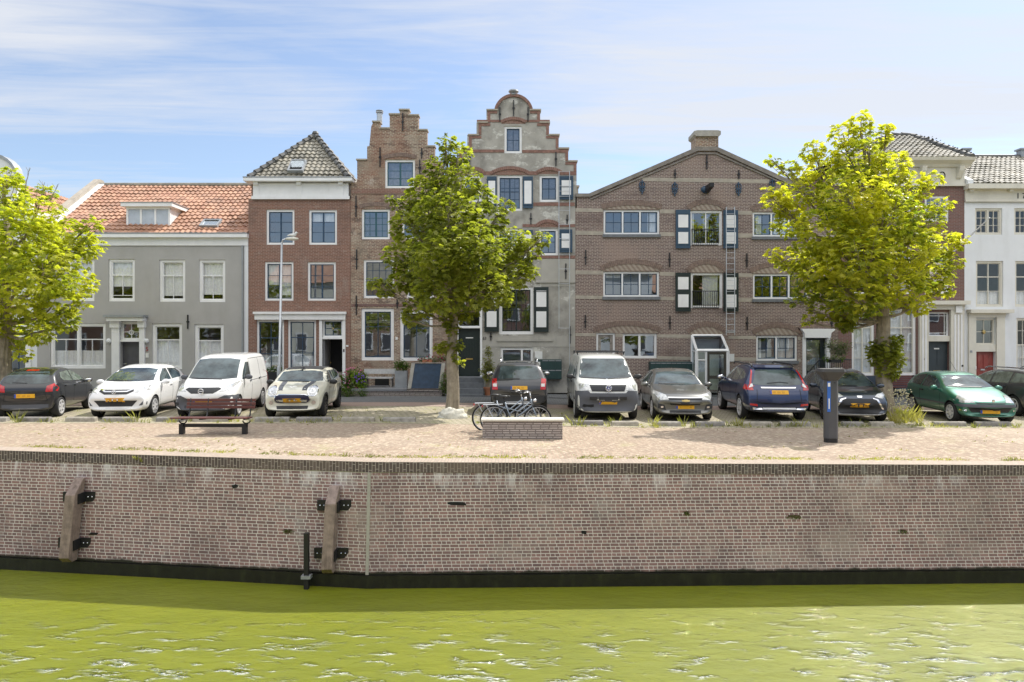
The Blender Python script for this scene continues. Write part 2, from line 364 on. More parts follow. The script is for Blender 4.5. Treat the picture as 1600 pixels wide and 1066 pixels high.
# ------------------------------------------------------------------ building kit (all pixel arguments lie in the facade plane)
class House:
    def __init__(s, name, label, cx):
        s.r = thing(name, label, 'house' if 'warehouse' not in name else 'warehouse', (PX(cx), YF + 4, zg(PX(cx), YF)))
        s.holes = []
    def part(s, mb, name, mat, smooth=False, parent=None, label=None):
        o = mb.build(name, mat, parent or s.r, smooth=smooth)
        if label: o['label'] = label
        return o
    def rect(s, name, mat, x0, y0, x1, y1, a, b, parent=None, dy=0):
        m = MB(); m.prism([P(x0, y0), P(x1, y0 + dy), P(x1, y1 + dy), P(x0, y1)], YF + a, YF + b)
        return s.part(m, name, mat, parent=parent)
    def wall(s, outline, mat, name='wall', t=.32, y=0.0):
        loops = [[Vector((*P(*p), 0)) for p in outline]] + [[Vector((*P(*p), 0)) for p in h] for h in s.holes]
        fl = [p for l in loops for p in l]; n = len(fl)
        tri = tessellate_polygon(loops)
        m = MB(); v = [(p.x, YF + y, p.y) for p in fl] + [(p.x, YF + y + t, p.y) for p in fl]
        f = [tuple(q) for q in tri] + [tuple(i + n for i in q)[::-1] for q in tri]
        k = 0
        for l in loops:
            c = len(l)
            for i in range(c): f.append((k + i, k + (i + 1) % c, k + (i + 1) % c + n, k + i + n))
            k += c
        m.add(v, f); return s.part(m, name, mat)
    def hole(s, x0, y0, x1, y1): s.holes.append([(x0, y0), (x1, y0), (x1, y1), (x0, y1)])
    def window(s, x0, y0, x1, y1, fw=3.2, sash=None, sw=1.5, v=(.5,), h=(.33, .67), frame=None, bar=.7, cur=None, curmat=None, rec=.05, name='window', vh=None, mull=(), sill=None, label=None, hole=True, gl=None):
        """frame of width fw px, sash of width sw px, bars at fractions; cur = list of (u0,v0,u1,v1) blinds (fractions, v down)"""
        frame = frame or white; sash = sash or frame
        if hole: s.hole(x0, y0, x1, y1)
        m = MB(); a, b = YF + rec, YF + rec + .10
        def R4(mm, p0, q0, p1, q1, a, b): mm.prism([P(p0, q0), P(p1, q0), P(p1, q1), P(p0, q1)], a, b)
        e = .04
        R4(m, x0 + e, y0 + e, x1 - e, y0 + fw, a, b); R4(m, x0 + e, y1 - fw, x1 - e, y1 - e, a, b)
        R4(m, x0 + e, y0 + fw, x0 + fw, y1 - fw, a, b); R4(m, x1 - fw, y0 + fw, x1 - e, y1 - fw, a, b)
        X0, Y0, X1, Y1 = x0 + fw, y0 + fw, x1 - fw, y1 - fw
        for q in mull:
            c = X0 + (X1 - X0) * q; R4(m, c - fw * .42, Y0, c + fw * .42, Y1, a + .002, b)
        fo = s.part(m, name, frame, label=label)
        if sill: R4((mm := MB()), x0 - 1.5, y1, x1 + 1.5, y1 + sill, YF - .07, YF + .10); s.part(mm, 'sill', bluestone, parent=fo)
        ed = [X0] + [X0 + (X1 - X0) * q for q in mull] + [X1]
        sm = MB(); a2, b2 = a + .035, b - .01
        for i in range(len(ed) - 1):
            l = ed[i] + (fw * .42 if i else 0); r = ed[i + 1] - (fw * .42 if i < len(ed) - 2 else 0)
            R4(sm, l, Y0, r, Y0 + sw, a2, b2); R4(sm, l, Y1 - sw, r, Y1, a2, b2)
            R4(sm, l, Y0 + sw, l + sw, Y1 - sw, a2, b2); R4(sm, r - sw, Y0 + sw, r, Y1 - sw, a2, b2)
            for q in h:
                th = bar
                if isinstance(q, tuple): q, th = q
                c = Y0 + (Y1 - Y0) * q; R4(sm, l + sw, c - th / 2, r - sw, c + th / 2, a2 + .004, b2 - .004)
            for q in v:
                th = bar; c0, c1 = 0, 1
                if isinstance(q, tuple): q, th, c0, c1 = (*q, 0, 1)[:4] if len(q) == 2 else q
                c = l + (r - l) * q; R4(sm, c - th / 2, Y0 + sw + (Y1 - Y0 - 2 * sw) * c0, c + th / 2, Y0 + sw + (Y1 - Y0 - 2 * sw) * c1, a2 + .001, b2 - .001)
        s.part(sm, 'sash', sash, parent=fo)
        g = MB(); g.add([(PX(qx_), a2 + .022, PZ(qy_)) for qx_, qy_ in ((X0 + .1, Y0 + .1), (X1 - .1, Y0 + .1), (X1 - .1, Y1 - .1), (X0 + .1, Y1 - .1))], [(3, 2, 1, 0)]); s.part(g, 'pane', gl or glass, parent=fo)
        for c in cur or ():
            u0, v0, u1, v1 = c[:4]
            q = MB(); n = max(4, int((u1 - u0) * (X1 - X0) / 1.6)); rows = []
            for i in range(n + 1):
                px = X0 + (X1 - X0) * (u0 + (u1 - u0) * i / n); yy = YF + rec + .125 + .014 * math.sin(i * 2.1) + .012 * math.sin(i * .7)
                rows += [(PX(px), yy, PZ(Y0 + (Y1 - Y0) * v0)), (PX(px), yy, PZ(Y0 + (Y1 - Y0) * v1))]
            q.add(rows, [(2 * i, 2 * i + 2, 2 * i + 3, 2 * i + 1) for i in range(n)])
            s.part(q, 'curtain', c[4] if len(c) > 4 else (curmat or curtain), parent=fo)
        return fo
    def shell(s, x0, x1, ytop, depth=8.0, back=2.6, side=None, in_l=0, in_r=0):
        """side walls, an inner room wall, ceilings: the rooms behind the windows"""
        m = MB(); z0 = -.6; zt = PZ(ytop)
        X0, X1 = PX(x0), PX(x1)
        m.box(X0 + .003 + in_l, X0 + .25, YF + .325, YF + depth, z0, zt); m.box(X1 - .25, X1 - .003 - in_r, YF + .325, YF + depth, z0, zt)
        m.box(X0 + .25, X1 - .25, YF + depth - .25, YF + depth, z0, zt)
        s.part(m, 'side_wall', side or darkbrick)
        r = MB(); r.box(X0 + .255, X1 - .255, YF + back, YF + back + .1, z0, zt)
        z = zt - .12
        while z > 0:
            r.box(X0 + .255, X1 - .255, YF + .33, YF + back - .005, z, z + .12); z -= 2.7
        s.part(r, 'inner_room', room)
    def arch(s, x0, x1, yspr, ycrown, th, mat, name='brick_arch', proud=.025, dy=0, infill=None, ibot=None):
        """segmental arch of separate bricks: springs at (x0,yspr),(x1,yspr), intrados crown at ycrown+th"""
        A = Vector(P(x0, yspr)); B = Vector(P(x1, yspr)); C = Vector(P((x0 + x1) / 2, ycrown + th))
        hw = (B.x - A.x) / 2; rise = max(.03, C.y - A.y); rad = (hw * hw + rise * rise) / (2 * rise)
        cx, cz = (A.x + B.x) / 2, C.y - rad; t = th * KP
        a0 = math.asin(min(1, hw / rad)) if rise < rad else PI / 2
        n = max(6, int(2 * a0 * rad / .075)); m = MB(); mo = MB(); pts_i = []; pts_o = []
        for i in range(n):
            u0 = -a0 + 2 * a0 * (i + .06) / n; u1 = -a0 + 2 * a0 * (i + .94) / n
            q = [(cx + rr * math.sin(u), cz + rr * math.cos(u)) for rr, u in ((rad, u0), (rad + t, u0), (rad + t, u1), (rad, u1))]
            m.prism(q, YF - proud, YF + .1)
        for i in range(n + 1):
            u = -a0 + 2 * a0 * i / n; pts_i.append((cx + (rad + .004) * math.sin(u), cz + (rad + .004) * math.cos(u))); pts_o.append((cx + (rad + t - .004) * math.sin(u), cz + (rad + t - .004) * math.cos(u)))
        mo.prism(pts_i + pts_o[::-1], YF - proud + .012, YF + .08)
        o = s.part(m, name, mat); s.part(mo, 'mortar_bed', mortar, parent=o)
        if infill:
            zb = PZ(ibot) if ibot else A.y
            inner = [(cx + (rad) * math.sin(-a0 + 2 * a0 * i / n), cz + rad * math.cos(-a0 + 2 * a0 * i / n)) for i in range(n + 1)]
            q = MB(); q.prism(inner + [(B.x, zb - .01), (A.x, zb - .01)], YF - .006, YF + .05); s.part(q, 'arch_infill', infill, parent=o)
        return o
    def anchor(s, x, y0, y1, kind='bar'):
        m = MB(); X = PX(x); m.box(X - .022, X + .022, YF - .06, YF - .02, PZ(y1), PZ(y0))
        ym = (PZ(y0) + PZ(y1)) / 2; m.box(X - .05, X + .05, YF - .055, YF + .02, ym - .03, ym + .03)
        if kind == 'ornate':
            for dz, rr in ((.12, .11), (-.1, .09)):
                for sg in (-1, 1):
                    m.tube([(X + sg * rr * math.sin(t), YF - .045, ym + dz + rr * math.cos(t)) for t in [k * PI / 8 for k in range(9)]], .022, 6)
            m.box(X - .14, X + .14, YF - .06, YF - .03, ym - .01, ym + .03)
        s.part(m, 'wall_anchor', iron if kind == 'bar' else navy)
def pantiles(name, mat, parent, p00, ex, ey, nx, ny, clip=None, tile=.22):
    """pantiled slope: p00 lower-left corner, ex along the eave (length nx*tile), ey up-slope vector for one course"""
    p00 = Vector(p00); ex = Vector(ex).normalized(); ey = Vector(ey); nrm = ex.cross(ey).normalized()
    if nrm.z < 0: nrm = -nrm
    prof = [(0, .0), (.12, .028), (.3, .045), (.5, .03), (.72, .002), (.88, -.008)]
    bm = bmesh.new(); rnd = random.Random(3)
    for j in range(ny):
        rows = []
        jit = [rnd.uniform(-.006, .006) for _ in range(nx + 1)]
        for (t, lift) in ((0, .045), (0, .022), (1.06, .0)):
            r = []
            for i in range(nx):
                for (u, hgt) in prof:
                    hgt = hgt + .05 * noise.noise(Vector((i * .16, j * .3, nx * .1))) + .012 * noise.noise(Vector((i * 1.7, j * 1.9, 0)))
                    q = p00 + ex * ((i + u) * tile) + ey * (j + t + jit[i]) + nrm * ((hgt if not (t == 0 and lift == .022) else hgt - .02) + (lift if lift != .022 else .02))
                    r.append(bm.verts.new(q))
            rows.append(r)
        for a, b in ((0, 2), (1, 0)):
            for i in range(len(rows[0]) - 1):
                bm.faces.new((rows[a][i], rows[a][i + 1], rows[b][i + 1], rows[b][i]))
    for (co, no) in clip or ():
        bmesh.ops.bisect_plane(bm, geom=bm.verts[:] + bm.edges[:] + bm.faces[:], plane_co=co, plane_no=no, clear_outer=True)
    off = wloc(parent)
    for v in bm.verts: v.co -= off
    bmesh.ops.recalc_face_normals(bm, faces=bm.faces)
    me = bpy.data.meshes.new(name); bm.to_mesh(me); bm.free(); me.materials.append(mat)
    me.polygons.foreach_set('use_smooth', [True] * len(me.polygons)); me.set_sharp_from_angle(angle=R(50))
    o = bpy.data.objects.new(name, me); COL.objects.link(o); o.parent = parent; return o
def tilemat(name, c1, c2, dark, tile=.22):
    m, nt, b = _new(name); b.inputs['Roughness'].default_value = .55
    p = pos_(nt); v = nt.nodes.new('ShaderNodeTexVoronoi'); v.inputs['Scale'].default_value = 3.6; L(nt, p, v.inputs['Vector'])
    sx = nt.nodes.new('ShaderNodeSeparateColor'); L(nt, v.outputs['Color'], sx.inputs[0])
    c = mix_(nt, sx.outputs[0], c1, c2)
    c = mix_(nt, math_(nt, 'MULTIPLY', ramp_(nt, noise_(nt, 1.3, 6, .7, p), .45, .7), .6), c, dark)
    c = mix_(nt, math_(nt, 'MULTIPLY', ramp_(nt, noise_(nt, 14, 5, .7, p), .55, .7), .5), c, dark)
    L(nt, c, b.inputs['Base Color']); return m
orange_tile = tilemat('orange_tile', (.54, .31, .20), (.36, .18, .115), (.15, .11, .09))
grey_tile = tilemat('grey_tile', (.33, .30, .235), (.22, .21, .175), (.08, .08, .07))
# ------------------------------------------------------------------ ground, water, quay
def grid_sheet(name, x0, x1, y0, y1, off, mat, nx=60, ny=12, yfun=None, kind='structure'):
    m = MB(); v = []
    for j in range(ny + 1):
        for i in range(nx + 1):
            X = x0 + (x1 - x0) * i / nx; ya = yfun(X) if yfun else y0
            Y = ya + (y1 - ya) * j / ny; v.append((X, Y, zg(X, Y) + off))
    m.add(v, [(j * (nx + 1) + i, j * (nx + 1) + i + 1, (j + 1) * (nx + 1) + i + 1, (j + 1) * (nx + 1) + i) for j in range(ny) for i in range(nx)])
    o = m.build(name, mat, smooth='all'); setp(o, kind=kind); return o
moss = (.20, .21, .07)
paver = brick('clinker_paving', (.43, .315, .24), (.26, .19, .145), (.29, .25, .18), bw=.21, bh=.075, ms=.009, plane='xy', rot=R(90), rowvar=.4, frame=.5,
              stains=((.9, 1, .56, .68, (.36, .34, .17), .5), (.25, 1, .5, .7, (.52, .44, .36), .5), (2.2, 1, .52, .64, (.24, .185, .14), .5), (10, 1, .52, .60, (.58, .50, .38), .6), (13, 1, .55, .62, (.19, .145, .115), .5)), bump=.5)
cobble = brick('sett_paving', (.45, .40, .30), (.33, .29, .22), (.20, .19, .12), bw=.22, bh=.14, ms=.014, plane='xy', rot=R(22), rowvar=.4, stains=((1.2, 1, .52, .66, (.32, .32, .14), .55),), bump=.8)
roadbrick = brick('road_clinker', (.43, .31, .26), (.33, .24, .21), (.28, .23, .19), bw=.21, bh=.075, plane='xy', rowvar=.35, stains=((.3, 1, .5, .7, (.48, .42, .35), .5),))
greysett = brick('grey_setts', (.21, .215, .22), (.15, .155, .165), (.1, .1, .09), bw=.2, bh=.1, ms=.012, plane='xy', rowvar=.35, bump=.7)
earth = plain('earth', (.2, .17, .12), .95, var=.3)
m = MB()
v = []; xs = [-400, -60, -40, -25, -12, -2.76, 5, 14, 25, 40, 60, 400]
for X in xs: v += [(X, min(60, quay_y(X) + .25) if X > -60 else 21.2, -.22), (X, 900, -.22)]
m.add(v, [(2 * i, 2 * i + 2, 2 * i + 3, 2 * i + 1) for i in range(len(xs) - 1)])
setp(m.build('ground', earth), kind='structure')
XL, XR = -36, 36
grid_sheet('promenade_paving', XL, XR, 0, 18.75, .0, paver, yfun=lambda X: quay_y(X) + .43, ny=16)
grid_sheet('parking_paving', XL, XR, 18.75, 23.3, .004, cobble)
grid_sheet('road', XL, XR, 23.3, 24.6, .008, roadbrick)
grid_sheet('road_setts', XL, XR, 24.6, 27.0, .012, greysett)
grid_sheet('pavement', XL, XR, 27.0, YF + .05, .03, greysett)
# quay wall
quaybrick = brick('quay_brick', (.345, .205, .19), (.10, .07, .075), (.53, .485, .47), bw=.176, bh=.0615, jit=.05, ms=.0068, squash=.53, frame=.5, rowvar=.38, sfreq=2, ofreq=2, bump=.6,
                  stains=((.55, 1.6, .55, .72, (.50, .42, .38), .6), (.6, .8, .52, .64, (.12, .085, .085), .3), (.8, .9, .60, .72, (.42, .41, .40), .4), (.8, .22, .62, .74, (.5, .49, .48), .35), (.35, 1, .5, .7, (.10, .07, .065), .45)))
# lime bloom that hangs from the coping: a stain with its own shape
_nt = quaybrick.node_tree; _b = _nt.nodes['Principled BSDF']; _src = _b.inputs['Base Color'].links[0].from_socket
_p = pos_(_nt); _s = _nt.nodes.new('ShaderNodeSeparateXYZ'); L(_nt, _p, _s.inputs[0])
_band = ramp_(_nt, math_(_nt, 'ADD', math_(_nt, 'ADD', _s.outputs[2], 1.0), math_(_nt, 'MULTIPLY', noise_(_nt, 1.3, 3, .5, mapv(_nt, _p, (1, 1, .1))), .5)), .62, .98)
_st = ramp_(_nt, noise_(_nt, 3.2, 6, .7, mapv(_nt, _p, (1, 1, .2))), .50, .62)
_c = mix_(_nt, math_(_nt, 'MULTIPLY', math_(_nt, 'MULTIPLY', _band, _st), .6), _src, (.80, .77, .80))
_low = ramp_(_nt, math_(_nt, 'ADD', math_(_nt, 'ADD', _s.outputs[2], 2.5), math_(_nt, 'MULTIPLY', noise_(_nt, 2.5, 5, .7, _p), .16)), .45, .50)
_c = mix_(_nt, _low, (.03, .03, .02), _c)
L(_nt, _c, _b.inputs['Base Color'])
soldier = brick('soldier_course', (.15, .11, .105), (.055, .045, .046), (.36, .31, .29), bw=.2, bh=.066, jit=.06, ms=.005, plane='zx', rowvar=.4, stains=((.5, 1, .5, .7, (.26, .2, .17), .55), (2.5, .3, .6, .7, (.45, .44, .42), .4)))
rowlock = brick('coping_top', (.46, .37, .30), (.35, .28, .23), (.30, .27, .22), bw=.21, bh=.066, ms=.008, plane='xy', rot=R(90), rowvar=.4)
blackwood = plain('wet_black_timber', (.012, .012, .010), .35, var=.4, vs=6, bump=.4, dirt=((.06, .065, .03), 5, .5))
quay = thing('quay_wall', 'long dark red brick quay wall with a pale coping above the green water', 'quay wall', (0, 13.4, -2.5))
qx = [XL, -2.76, XR]
ZB = -2.15
def qtop(X): return zg(X, quay_y(X))
def strip(name, mat, yo_top, z_top, yo_bot, z_bot, thick=.3, par=quay, hang=0):
    m = MB(); v = []
    N = 40; X_ = [XL + (-2.76 - XL) * i / N for i in range(N)] + [-2.76 + (XR + 2.76) * i / N for i in range(N + 1)]
    for X in X_:
        yt, yb = quay_y(X) + yo_top, quay_y(X) + yo_bot
        v += [(X, yt, z_top(X)), (X, yb, z_bot(X)), (X, yb + thick + (yo_top - yo_bot), z_bot(X)), (X, yt + thick, z_top(X))]
    n = len(X_)
    f = []
    for i in range(n - 1):
        for k in range(4): f.append((4 * i + k, 4 * i + (k + 1) % 4, 4 * i + 4 + (k + 1) % 4, 4 * i + 4 + k))
    f += [(0, 1, 2, 3), (4 * n - 4, 4 * n - 3, 4 * n - 2, 4 * n - 1)]
    m.add(v, f); return m.build(name, mat, par)
strip('brick_face', quaybrick, .012, lambda X: qtop(X) - .20, -.19, lambda X: ZB, .5)
strip('soldier_course', soldier, 0, lambda X: qtop(X) - .002, 0, lambda X: qtop(X) - .198, .40)
strip('coping', rowlock, .003, lambda X: qtop(X) + .004, .003, lambda X: qtop(X) - .001, .43)
strip('waterline_timber', blackwood, -.235, lambda X: ZB - .01 , -.235, lambda X: ZB - .9, .4)
for X in (-2.76,):
    m = MB(); m.add([(X - .03, 13.19, qtop(X) - .2), (X + .03, 13.19, qtop(X) - .2), (X + .03, 12.995, ZB), (X - .03, 12.995, ZB), (X - .03, 13.4, qtop(X) - .2), (X + .03, 13.4, qtop(X) - .2), (X + .03, 13.3, ZB), (X - .03, 13.3, ZB)],
                    [(0, 1, 2, 3), (7, 6, 5, 4), (0, 4, 5, 1), (1, 5, 6, 2), (2, 6, 7, 3), (3, 7, 4, 0)])
    m.build('joint_strip', concrete, quay)
def wall_pt(px, py):
    """point of the sloping wall face under a photo pixel"""
    dx_, dz_ = (px - 800) / F, (YH - py) / F; t = 13.2
    for _ in range(30):
        X = dx_ * t; Z = HC + dz_ * t; k = (qtop(X) - .2 - Z) / 1.95; t = quay_y(X) + .012 - .2 * k
    return Vector((dx_ * t, t, HC + dz_ * t))
# missing-brick holes: dark rough-edged patches on the face in place of their shade, some with a tuft of green
hole_m = plain('broken_brick', (.10, .065, .045), .95, var=.5, vs=20)
tuft_m = plain('wall_fern', (.09, .12, .02), .8, var=.4, vs=20)
for (px, py, wpx, hpx, gr) in ((368, 760, 12, 6, 0), (452, 830, 18, 7, 1), (150, 834, 26, 4, 0), (714, 787, 28, 6, 0), (912, 833, 9, 8, 0), (1073, 802, 8, 7, 1), (1240, 808, 24, 8, 1), (1409, 831, 14, 8, 1)):
    c = wall_pt(px, py); rnd = random.Random(px); s = 1 / 81.0; m = MB()
    pts = []
    for k in range(12):
        a = 2 * PI * k / 12; q = rnd.uniform(.75, 1.1); pts.append((c.x + math.copysign(abs(math.cos(a)) ** .5, math.cos(a)) * wpx * s / 2 * q, c.z + math.copysign(abs(math.sin(a)) ** .5, math.sin(a)) * hpx * s / 2 * q))
    m.prism(pts, c.y - .008, c.y + .03); o = m.build('brick_hole_patch', seam if not gr else hole_m, quay)
    if gr:
        t = MB()
        for _ in range(60):
            b = Vector((c.x + rnd.uniform(-.5, .5) * wpx * s, c.y - .01, c.z + rnd.uniform(-.4, .3) * hpx * s)); d = Vector((rnd.uniform(-1, 1), rnd.uniform(-1, -.2), rnd.uniform(-.4, 1))).normalized() * rnd.uniform(.02, .06)
            e = Vector((rnd.uniform(-1, 1), 0, rnd.uniform(-1, 1))).normalized() * .008
            t.add([b - e, b + e, b + d], [(0, 1, 2)])
        t.build('fern_tuft', tuft_m, quay)
# water
wm, nt, b = _new('algae_water')
p = pos_(nt)
w1 = noise_(nt, .9, 2, .4, mapv(nt, p, (1.0, 2.1, 1), (0, 0, R(16))), .4)
w2 = noise_(nt, 3.6, 3, .55, mapv(nt, p, (1, 2.4, 1), (0, 0, R(-14))), .5)
big = noise_(nt, .22, 3, .5, p)
col = ramp_(nt, noise_(nt, .5, 5, .6, mapv(nt, p, (1, 2.2, 1), (0, 0, R(14)))), .3, .7, (.128, .147, .0003), (.158, .175, .0006))
L(nt, col, b.inputs['Base Color']); b.inputs['Roughness'].default_value = .6; b.inputs['Specular IOR Level'].default_value = 0; b.inputs['Coat Weight'].default_value = .4; b.inputs['Coat Roughness'].default_value = .015; b.inputs['Coat IOR'].default_value = 1.33
b.inputs['Subsurface Weight'].default_value = 1; b.inputs['Subsurface Radius'].default_value = (.2, .25, .1); b.inputs['Subsurface Scale'].default_value = .8; b.inputs['Specular IOR Level'].default_value = .5
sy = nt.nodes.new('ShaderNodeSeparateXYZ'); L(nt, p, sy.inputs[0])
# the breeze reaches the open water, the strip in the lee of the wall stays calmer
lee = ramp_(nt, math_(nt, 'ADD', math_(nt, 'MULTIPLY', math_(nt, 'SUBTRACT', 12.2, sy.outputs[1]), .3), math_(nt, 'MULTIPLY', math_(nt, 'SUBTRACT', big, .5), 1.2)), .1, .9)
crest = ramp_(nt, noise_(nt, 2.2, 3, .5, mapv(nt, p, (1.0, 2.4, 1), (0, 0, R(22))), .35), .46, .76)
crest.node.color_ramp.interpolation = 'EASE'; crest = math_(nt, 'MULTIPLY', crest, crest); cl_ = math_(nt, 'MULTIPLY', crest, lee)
L(nt, math_(nt, 'ADD', .55, math_(nt, 'MULTIPLY', cl_, 14.0), True), b.inputs['Coat Weight']); L(nt, math_(nt, 'ADD', 1.33, math_(nt, 'MULTIPLY', cl_, 14.0)), b.inputs['Coat IOR'])  # reflectivity raised on the wave crests to put bright glints in
h = math_(nt, 'ADD', math_(nt, 'ADD', math_(nt, 'MULTIPLY', w1, 1.0), math_(nt, 'MULTIPLY', w2, .5)), math_(nt, 'MULTIPLY', math_(nt, 'MULTIPLY', crest, lee), 1.3))
_bn = nt.nodes.new('ShaderNodeBump'); _bn.inputs['Strength'].default_value = 1; _bn.inputs['Distance'].default_value = .11; L(nt, h, _bn.inputs['Height']); L(nt, _bn.outputs[0], b.inputs['Coat Normal'])
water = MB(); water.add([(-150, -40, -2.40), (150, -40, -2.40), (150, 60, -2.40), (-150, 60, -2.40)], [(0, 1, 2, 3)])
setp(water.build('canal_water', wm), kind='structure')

# ------------------------------------------------------------------ houses, left to right
# 1 -- white gabled house at the left edge
h = House('gabled_house', 'white gabled house with a round-topped gable behind the left tree', -12)
h.window(-60, 395, -28, 470, v=(.5,), h=(.35,)); h.window(-5, 395, 27, 470, v=(.5,), h=(.35,))
h.window(-70, 500, -35, 585, v=(.5,), h=(.3,)); h.window(12, 528, 41, 600, fw=2, sash=navy, v=(.5,), h=(.3,))
arc = [(-12 + 39 * math.cos(a), 281 - 39 * math.sin(a)) for a in [PI * k / 14 for k in range(15)]]
h.wall([(58, 614), (58, 335), (45, 335), (45, 310), (27, 310), (27, 281)] + arc + [(-51, 281), (-51, 310), (-69, 310), (-69, 335), (-82, 335), (-82, 614)], whiteren)
m = MB(); ring = [(-12 + 41 * math.cos(a), 281 - 41 * math.sin(a)) for a in [PI * k / 14 for k in range(15)]]
m.prism([P(*q) for q in ring] + [P(*q) for q in [(-12 + 37 * math.cos(a), 281 - 37 * math.sin(a)) for a in [PI * k / 14 for k in range(15)]]][::-1], YF - .06, YF + .36); h.part(m, 'gable_coping', zinc)
h.rect('pilaster', white, 41, 505, 49, 612, -.06, .0 - .002); h.rect('intercom', iron, 42.5, 561, 46, 566, -.09, -.06)
h.rect('lintel', white, -10, 524, 41, 528, -.08, -.003)
h.shell(-82, 58, 330, side=whiteren, in_r=.0)
RZ = 9.15; ex0, exr = PX(-12), PX(58)
for sg, xe in ((1, PX(58) - .02), (-1, PX(-82) + .02)):
    zed = 6.9; Wd = abs(xe - ex0); sl = math.hypot(Wd, RZ - zed); ny = int(sl / .3) + 1
    up = Vector((-(xe - ex0) / Wd, 0, (RZ - zed) / Wd)); up = up.normalized() * (sl / ny)
    pantiles('roof', orange_tile, h.r, (xe, YF + .35, zed), (0, 1, 0), up, 36, ny)
m = MB(); m.prism([(PX(58) - .05, 6.7), (ex0, RZ - .12), (PX(-82) + .05, 6.7)], YF + .33, YF + 8); h.part(m, 'roof_boards', woodgrey)

# 2 -- grey rendered house
h = House('rendered_house', 'grey rendered two-storey house with an orange pantile roof and a white dormer', 223)
bl = [(0, 0, 1, .60)]
h.window(107, 405.5, 147.5, 470.5, fw=3.6, v=((.5, .8, .36, 1),), h=(.36,), cur=[(0, 0, 1, .9)], gl=glassweak)
h.window(169.5, 405, 210.5, 471, fw=3.6, v=((.5, .8, .36, .93),), h=((.36, 1.6), (.9, .9)), cur=[(0, 0, 1, .66)], gl=glassweak)
h.window(249, 406, 289.5, 471.5, fw=3.6, v=((.5, .8, .36, 1),), h=((.36, 1.6),), cur=[(0, 0, 1, .90)], gl=glassweak)
h.window(311, 406, 352, 472, fw=3.6, v=((.5, .8, .36, 1),), h=((.36, 1.6),), cur=[(0, 0, 1, .86)], gl=glassweak)
h.window(78, 505, 165, 576, fw=4.2, v=((.5, .8, .34, 1),), h=((.34, 1.6),), mull=(.5,), cur=[(0, .62, .48, 1), (.52, .62, 1, 1)], gl=glassweak)
h.window(237.5, 505.5, 284.5, 577, fw=4.2, v=((.5, .8, .34, 1),), h=((.34, 1.6),), cur=[(0, .35, 1, 1)], gl=glassweak)
h.window(304, 507, 349.5, 578, fw=4.2, v=((.5, .8, .34, 1),), h=((.34, 1.6),), cur=[(0, .35, 1, 1)], gl=glassweak)
h.window(188, 503, 219, 532, fw=2.2, v=((.5, 1),), h=((.55, 1),), hole=False, name='fanlight')
m = MB(); c = P(204, 519.5); m.tube([(c[0] + .09 * math.cos(t * PI / 8), YF + .07, c[1] + .09 * math.sin(t * PI / 8)) for t in range(17)], .022, 6); h.part(m, 'fanlight_ring', white)
h.hole(188, 503, 219, 612)
h.wall([(58, 614), (58, 384), (388, 384), (388, 614)], greyren)
h.rect('cornice', white, 58, 372, 388, 384, -.05, .32); h.rect('gutter', white, 57, 366.5, 389, 372, -.24, .3); h.rect('gutter_lip', zinc, 57, 364.8, 389, 366.3, -.26, .3)
d = MB(); d.prism([P(188.1, 534), P(218.9, 534), P(218.9, 612), P(188.1, 612)], YF + .18, YF + .24); do = h.part(d, 'door', doorgrey)
k = MB(); c = P(191.5, 569); k.tube([(c[0], YF + .18, c[1]), (c[0], YF + .11, c[1])], .018); k.tube([(c[0], YF + .12, c[1]), (c[0] + .11, YF + .12, c[1])], .014); h.part(k, 'handle', chrome, parent=do)
for x0, x1 in ((176, 187.8), (219.2, 227)):
    h.rect('pilaster', white, x0, 512, x1, 612, -.09, .12); h.rect('capital', white, x0 - 1.5, 502, x1 + 1.5, 512, -.16, .12)
h.rect('door_hood', white, 172, 496, 229, 502, -.30, .12); h.rect('hood_slab', zinc, 169, 492.5, 231.5, 496, -.38, -.002); h.rect('transom', white, 188, 531.8, 219, 534.2, -.02, .14)
for x in (171, 229.5):
    m = MB(); c = P(x, 533); m.lathe([(.0, .0), (.09, .0), (.11, .05), (.06, .12), (0, .13)], 12, Matrix.Translation((c[0], YF - .003, c[1])) @ Matrix.Rotation(R(90), 4, 'X')); h.part(m, 'plaster_rosette', whiteren)
def text(s, px, py, size, mat, parent, Y, name='lettering', mirror=False, align='CENTER', ext=.004):
    cu = bpy.data.curves.new('t', 'FONT'); cu.body = s; cu.size = size; cu.align_x = align; cu.align_y = 'CENTER'; cu.extrude = ext
    t = bpy.data.objects.new('t', cu); COL.objects.link(t); bpy.context.view_layer.update()
    me = bpy.data.meshes.new_from_object(t.evaluated_get(bpy.context.evaluated_depsgraph_get())); bpy.data.objects.remove(t)
    X, Z = P(px, py) if px is not None else (0, 0)
    me.transform(Matrix.Translation((X, Y, Z)) @ Matrix.Rotation(R(90), 4, 'X')); me.materials.clear(); me.materials.append(mat)
    me.transform(Matrix.Translation(-wloc(parent)))
    o = bpy.data.objects.new(name, me); COL.objects.link(o); o.parent = parent; return o
text('5', 230, 546, .26, plain('number_red', (.35, .05, .05), .5), h.r, YF - .015, 'house_number')
h.rect('doorbell_panel', plastic_white, 228, 552, 232.5, 559, -.03, -.002)
h.rect('drainpipe', zinc, 378.8, 384, 380.8, 600, -.11, -.04)
h.rect('party_strip', whiteren, 382, 384, 388, 612, -.02, .0 - .002)
h.anchor(294, 492, 514)
h.shell(58, 388, 366, side=greyren)
ez = PZ(366); rz = HC + (YH - 290) * (YF + 4) / F
n = 15; up = Vector((0, 4.1, rz - ez)) / n
XA, XB = PX(58) + .25, PX(388)
nx = int((XB - XA) / .22)
pantiles('roof', orange_tile, h.r, (XA, YF - .1, ez), (1, 0, 0), up, nx, n, tile=(XB - XA) / nx)
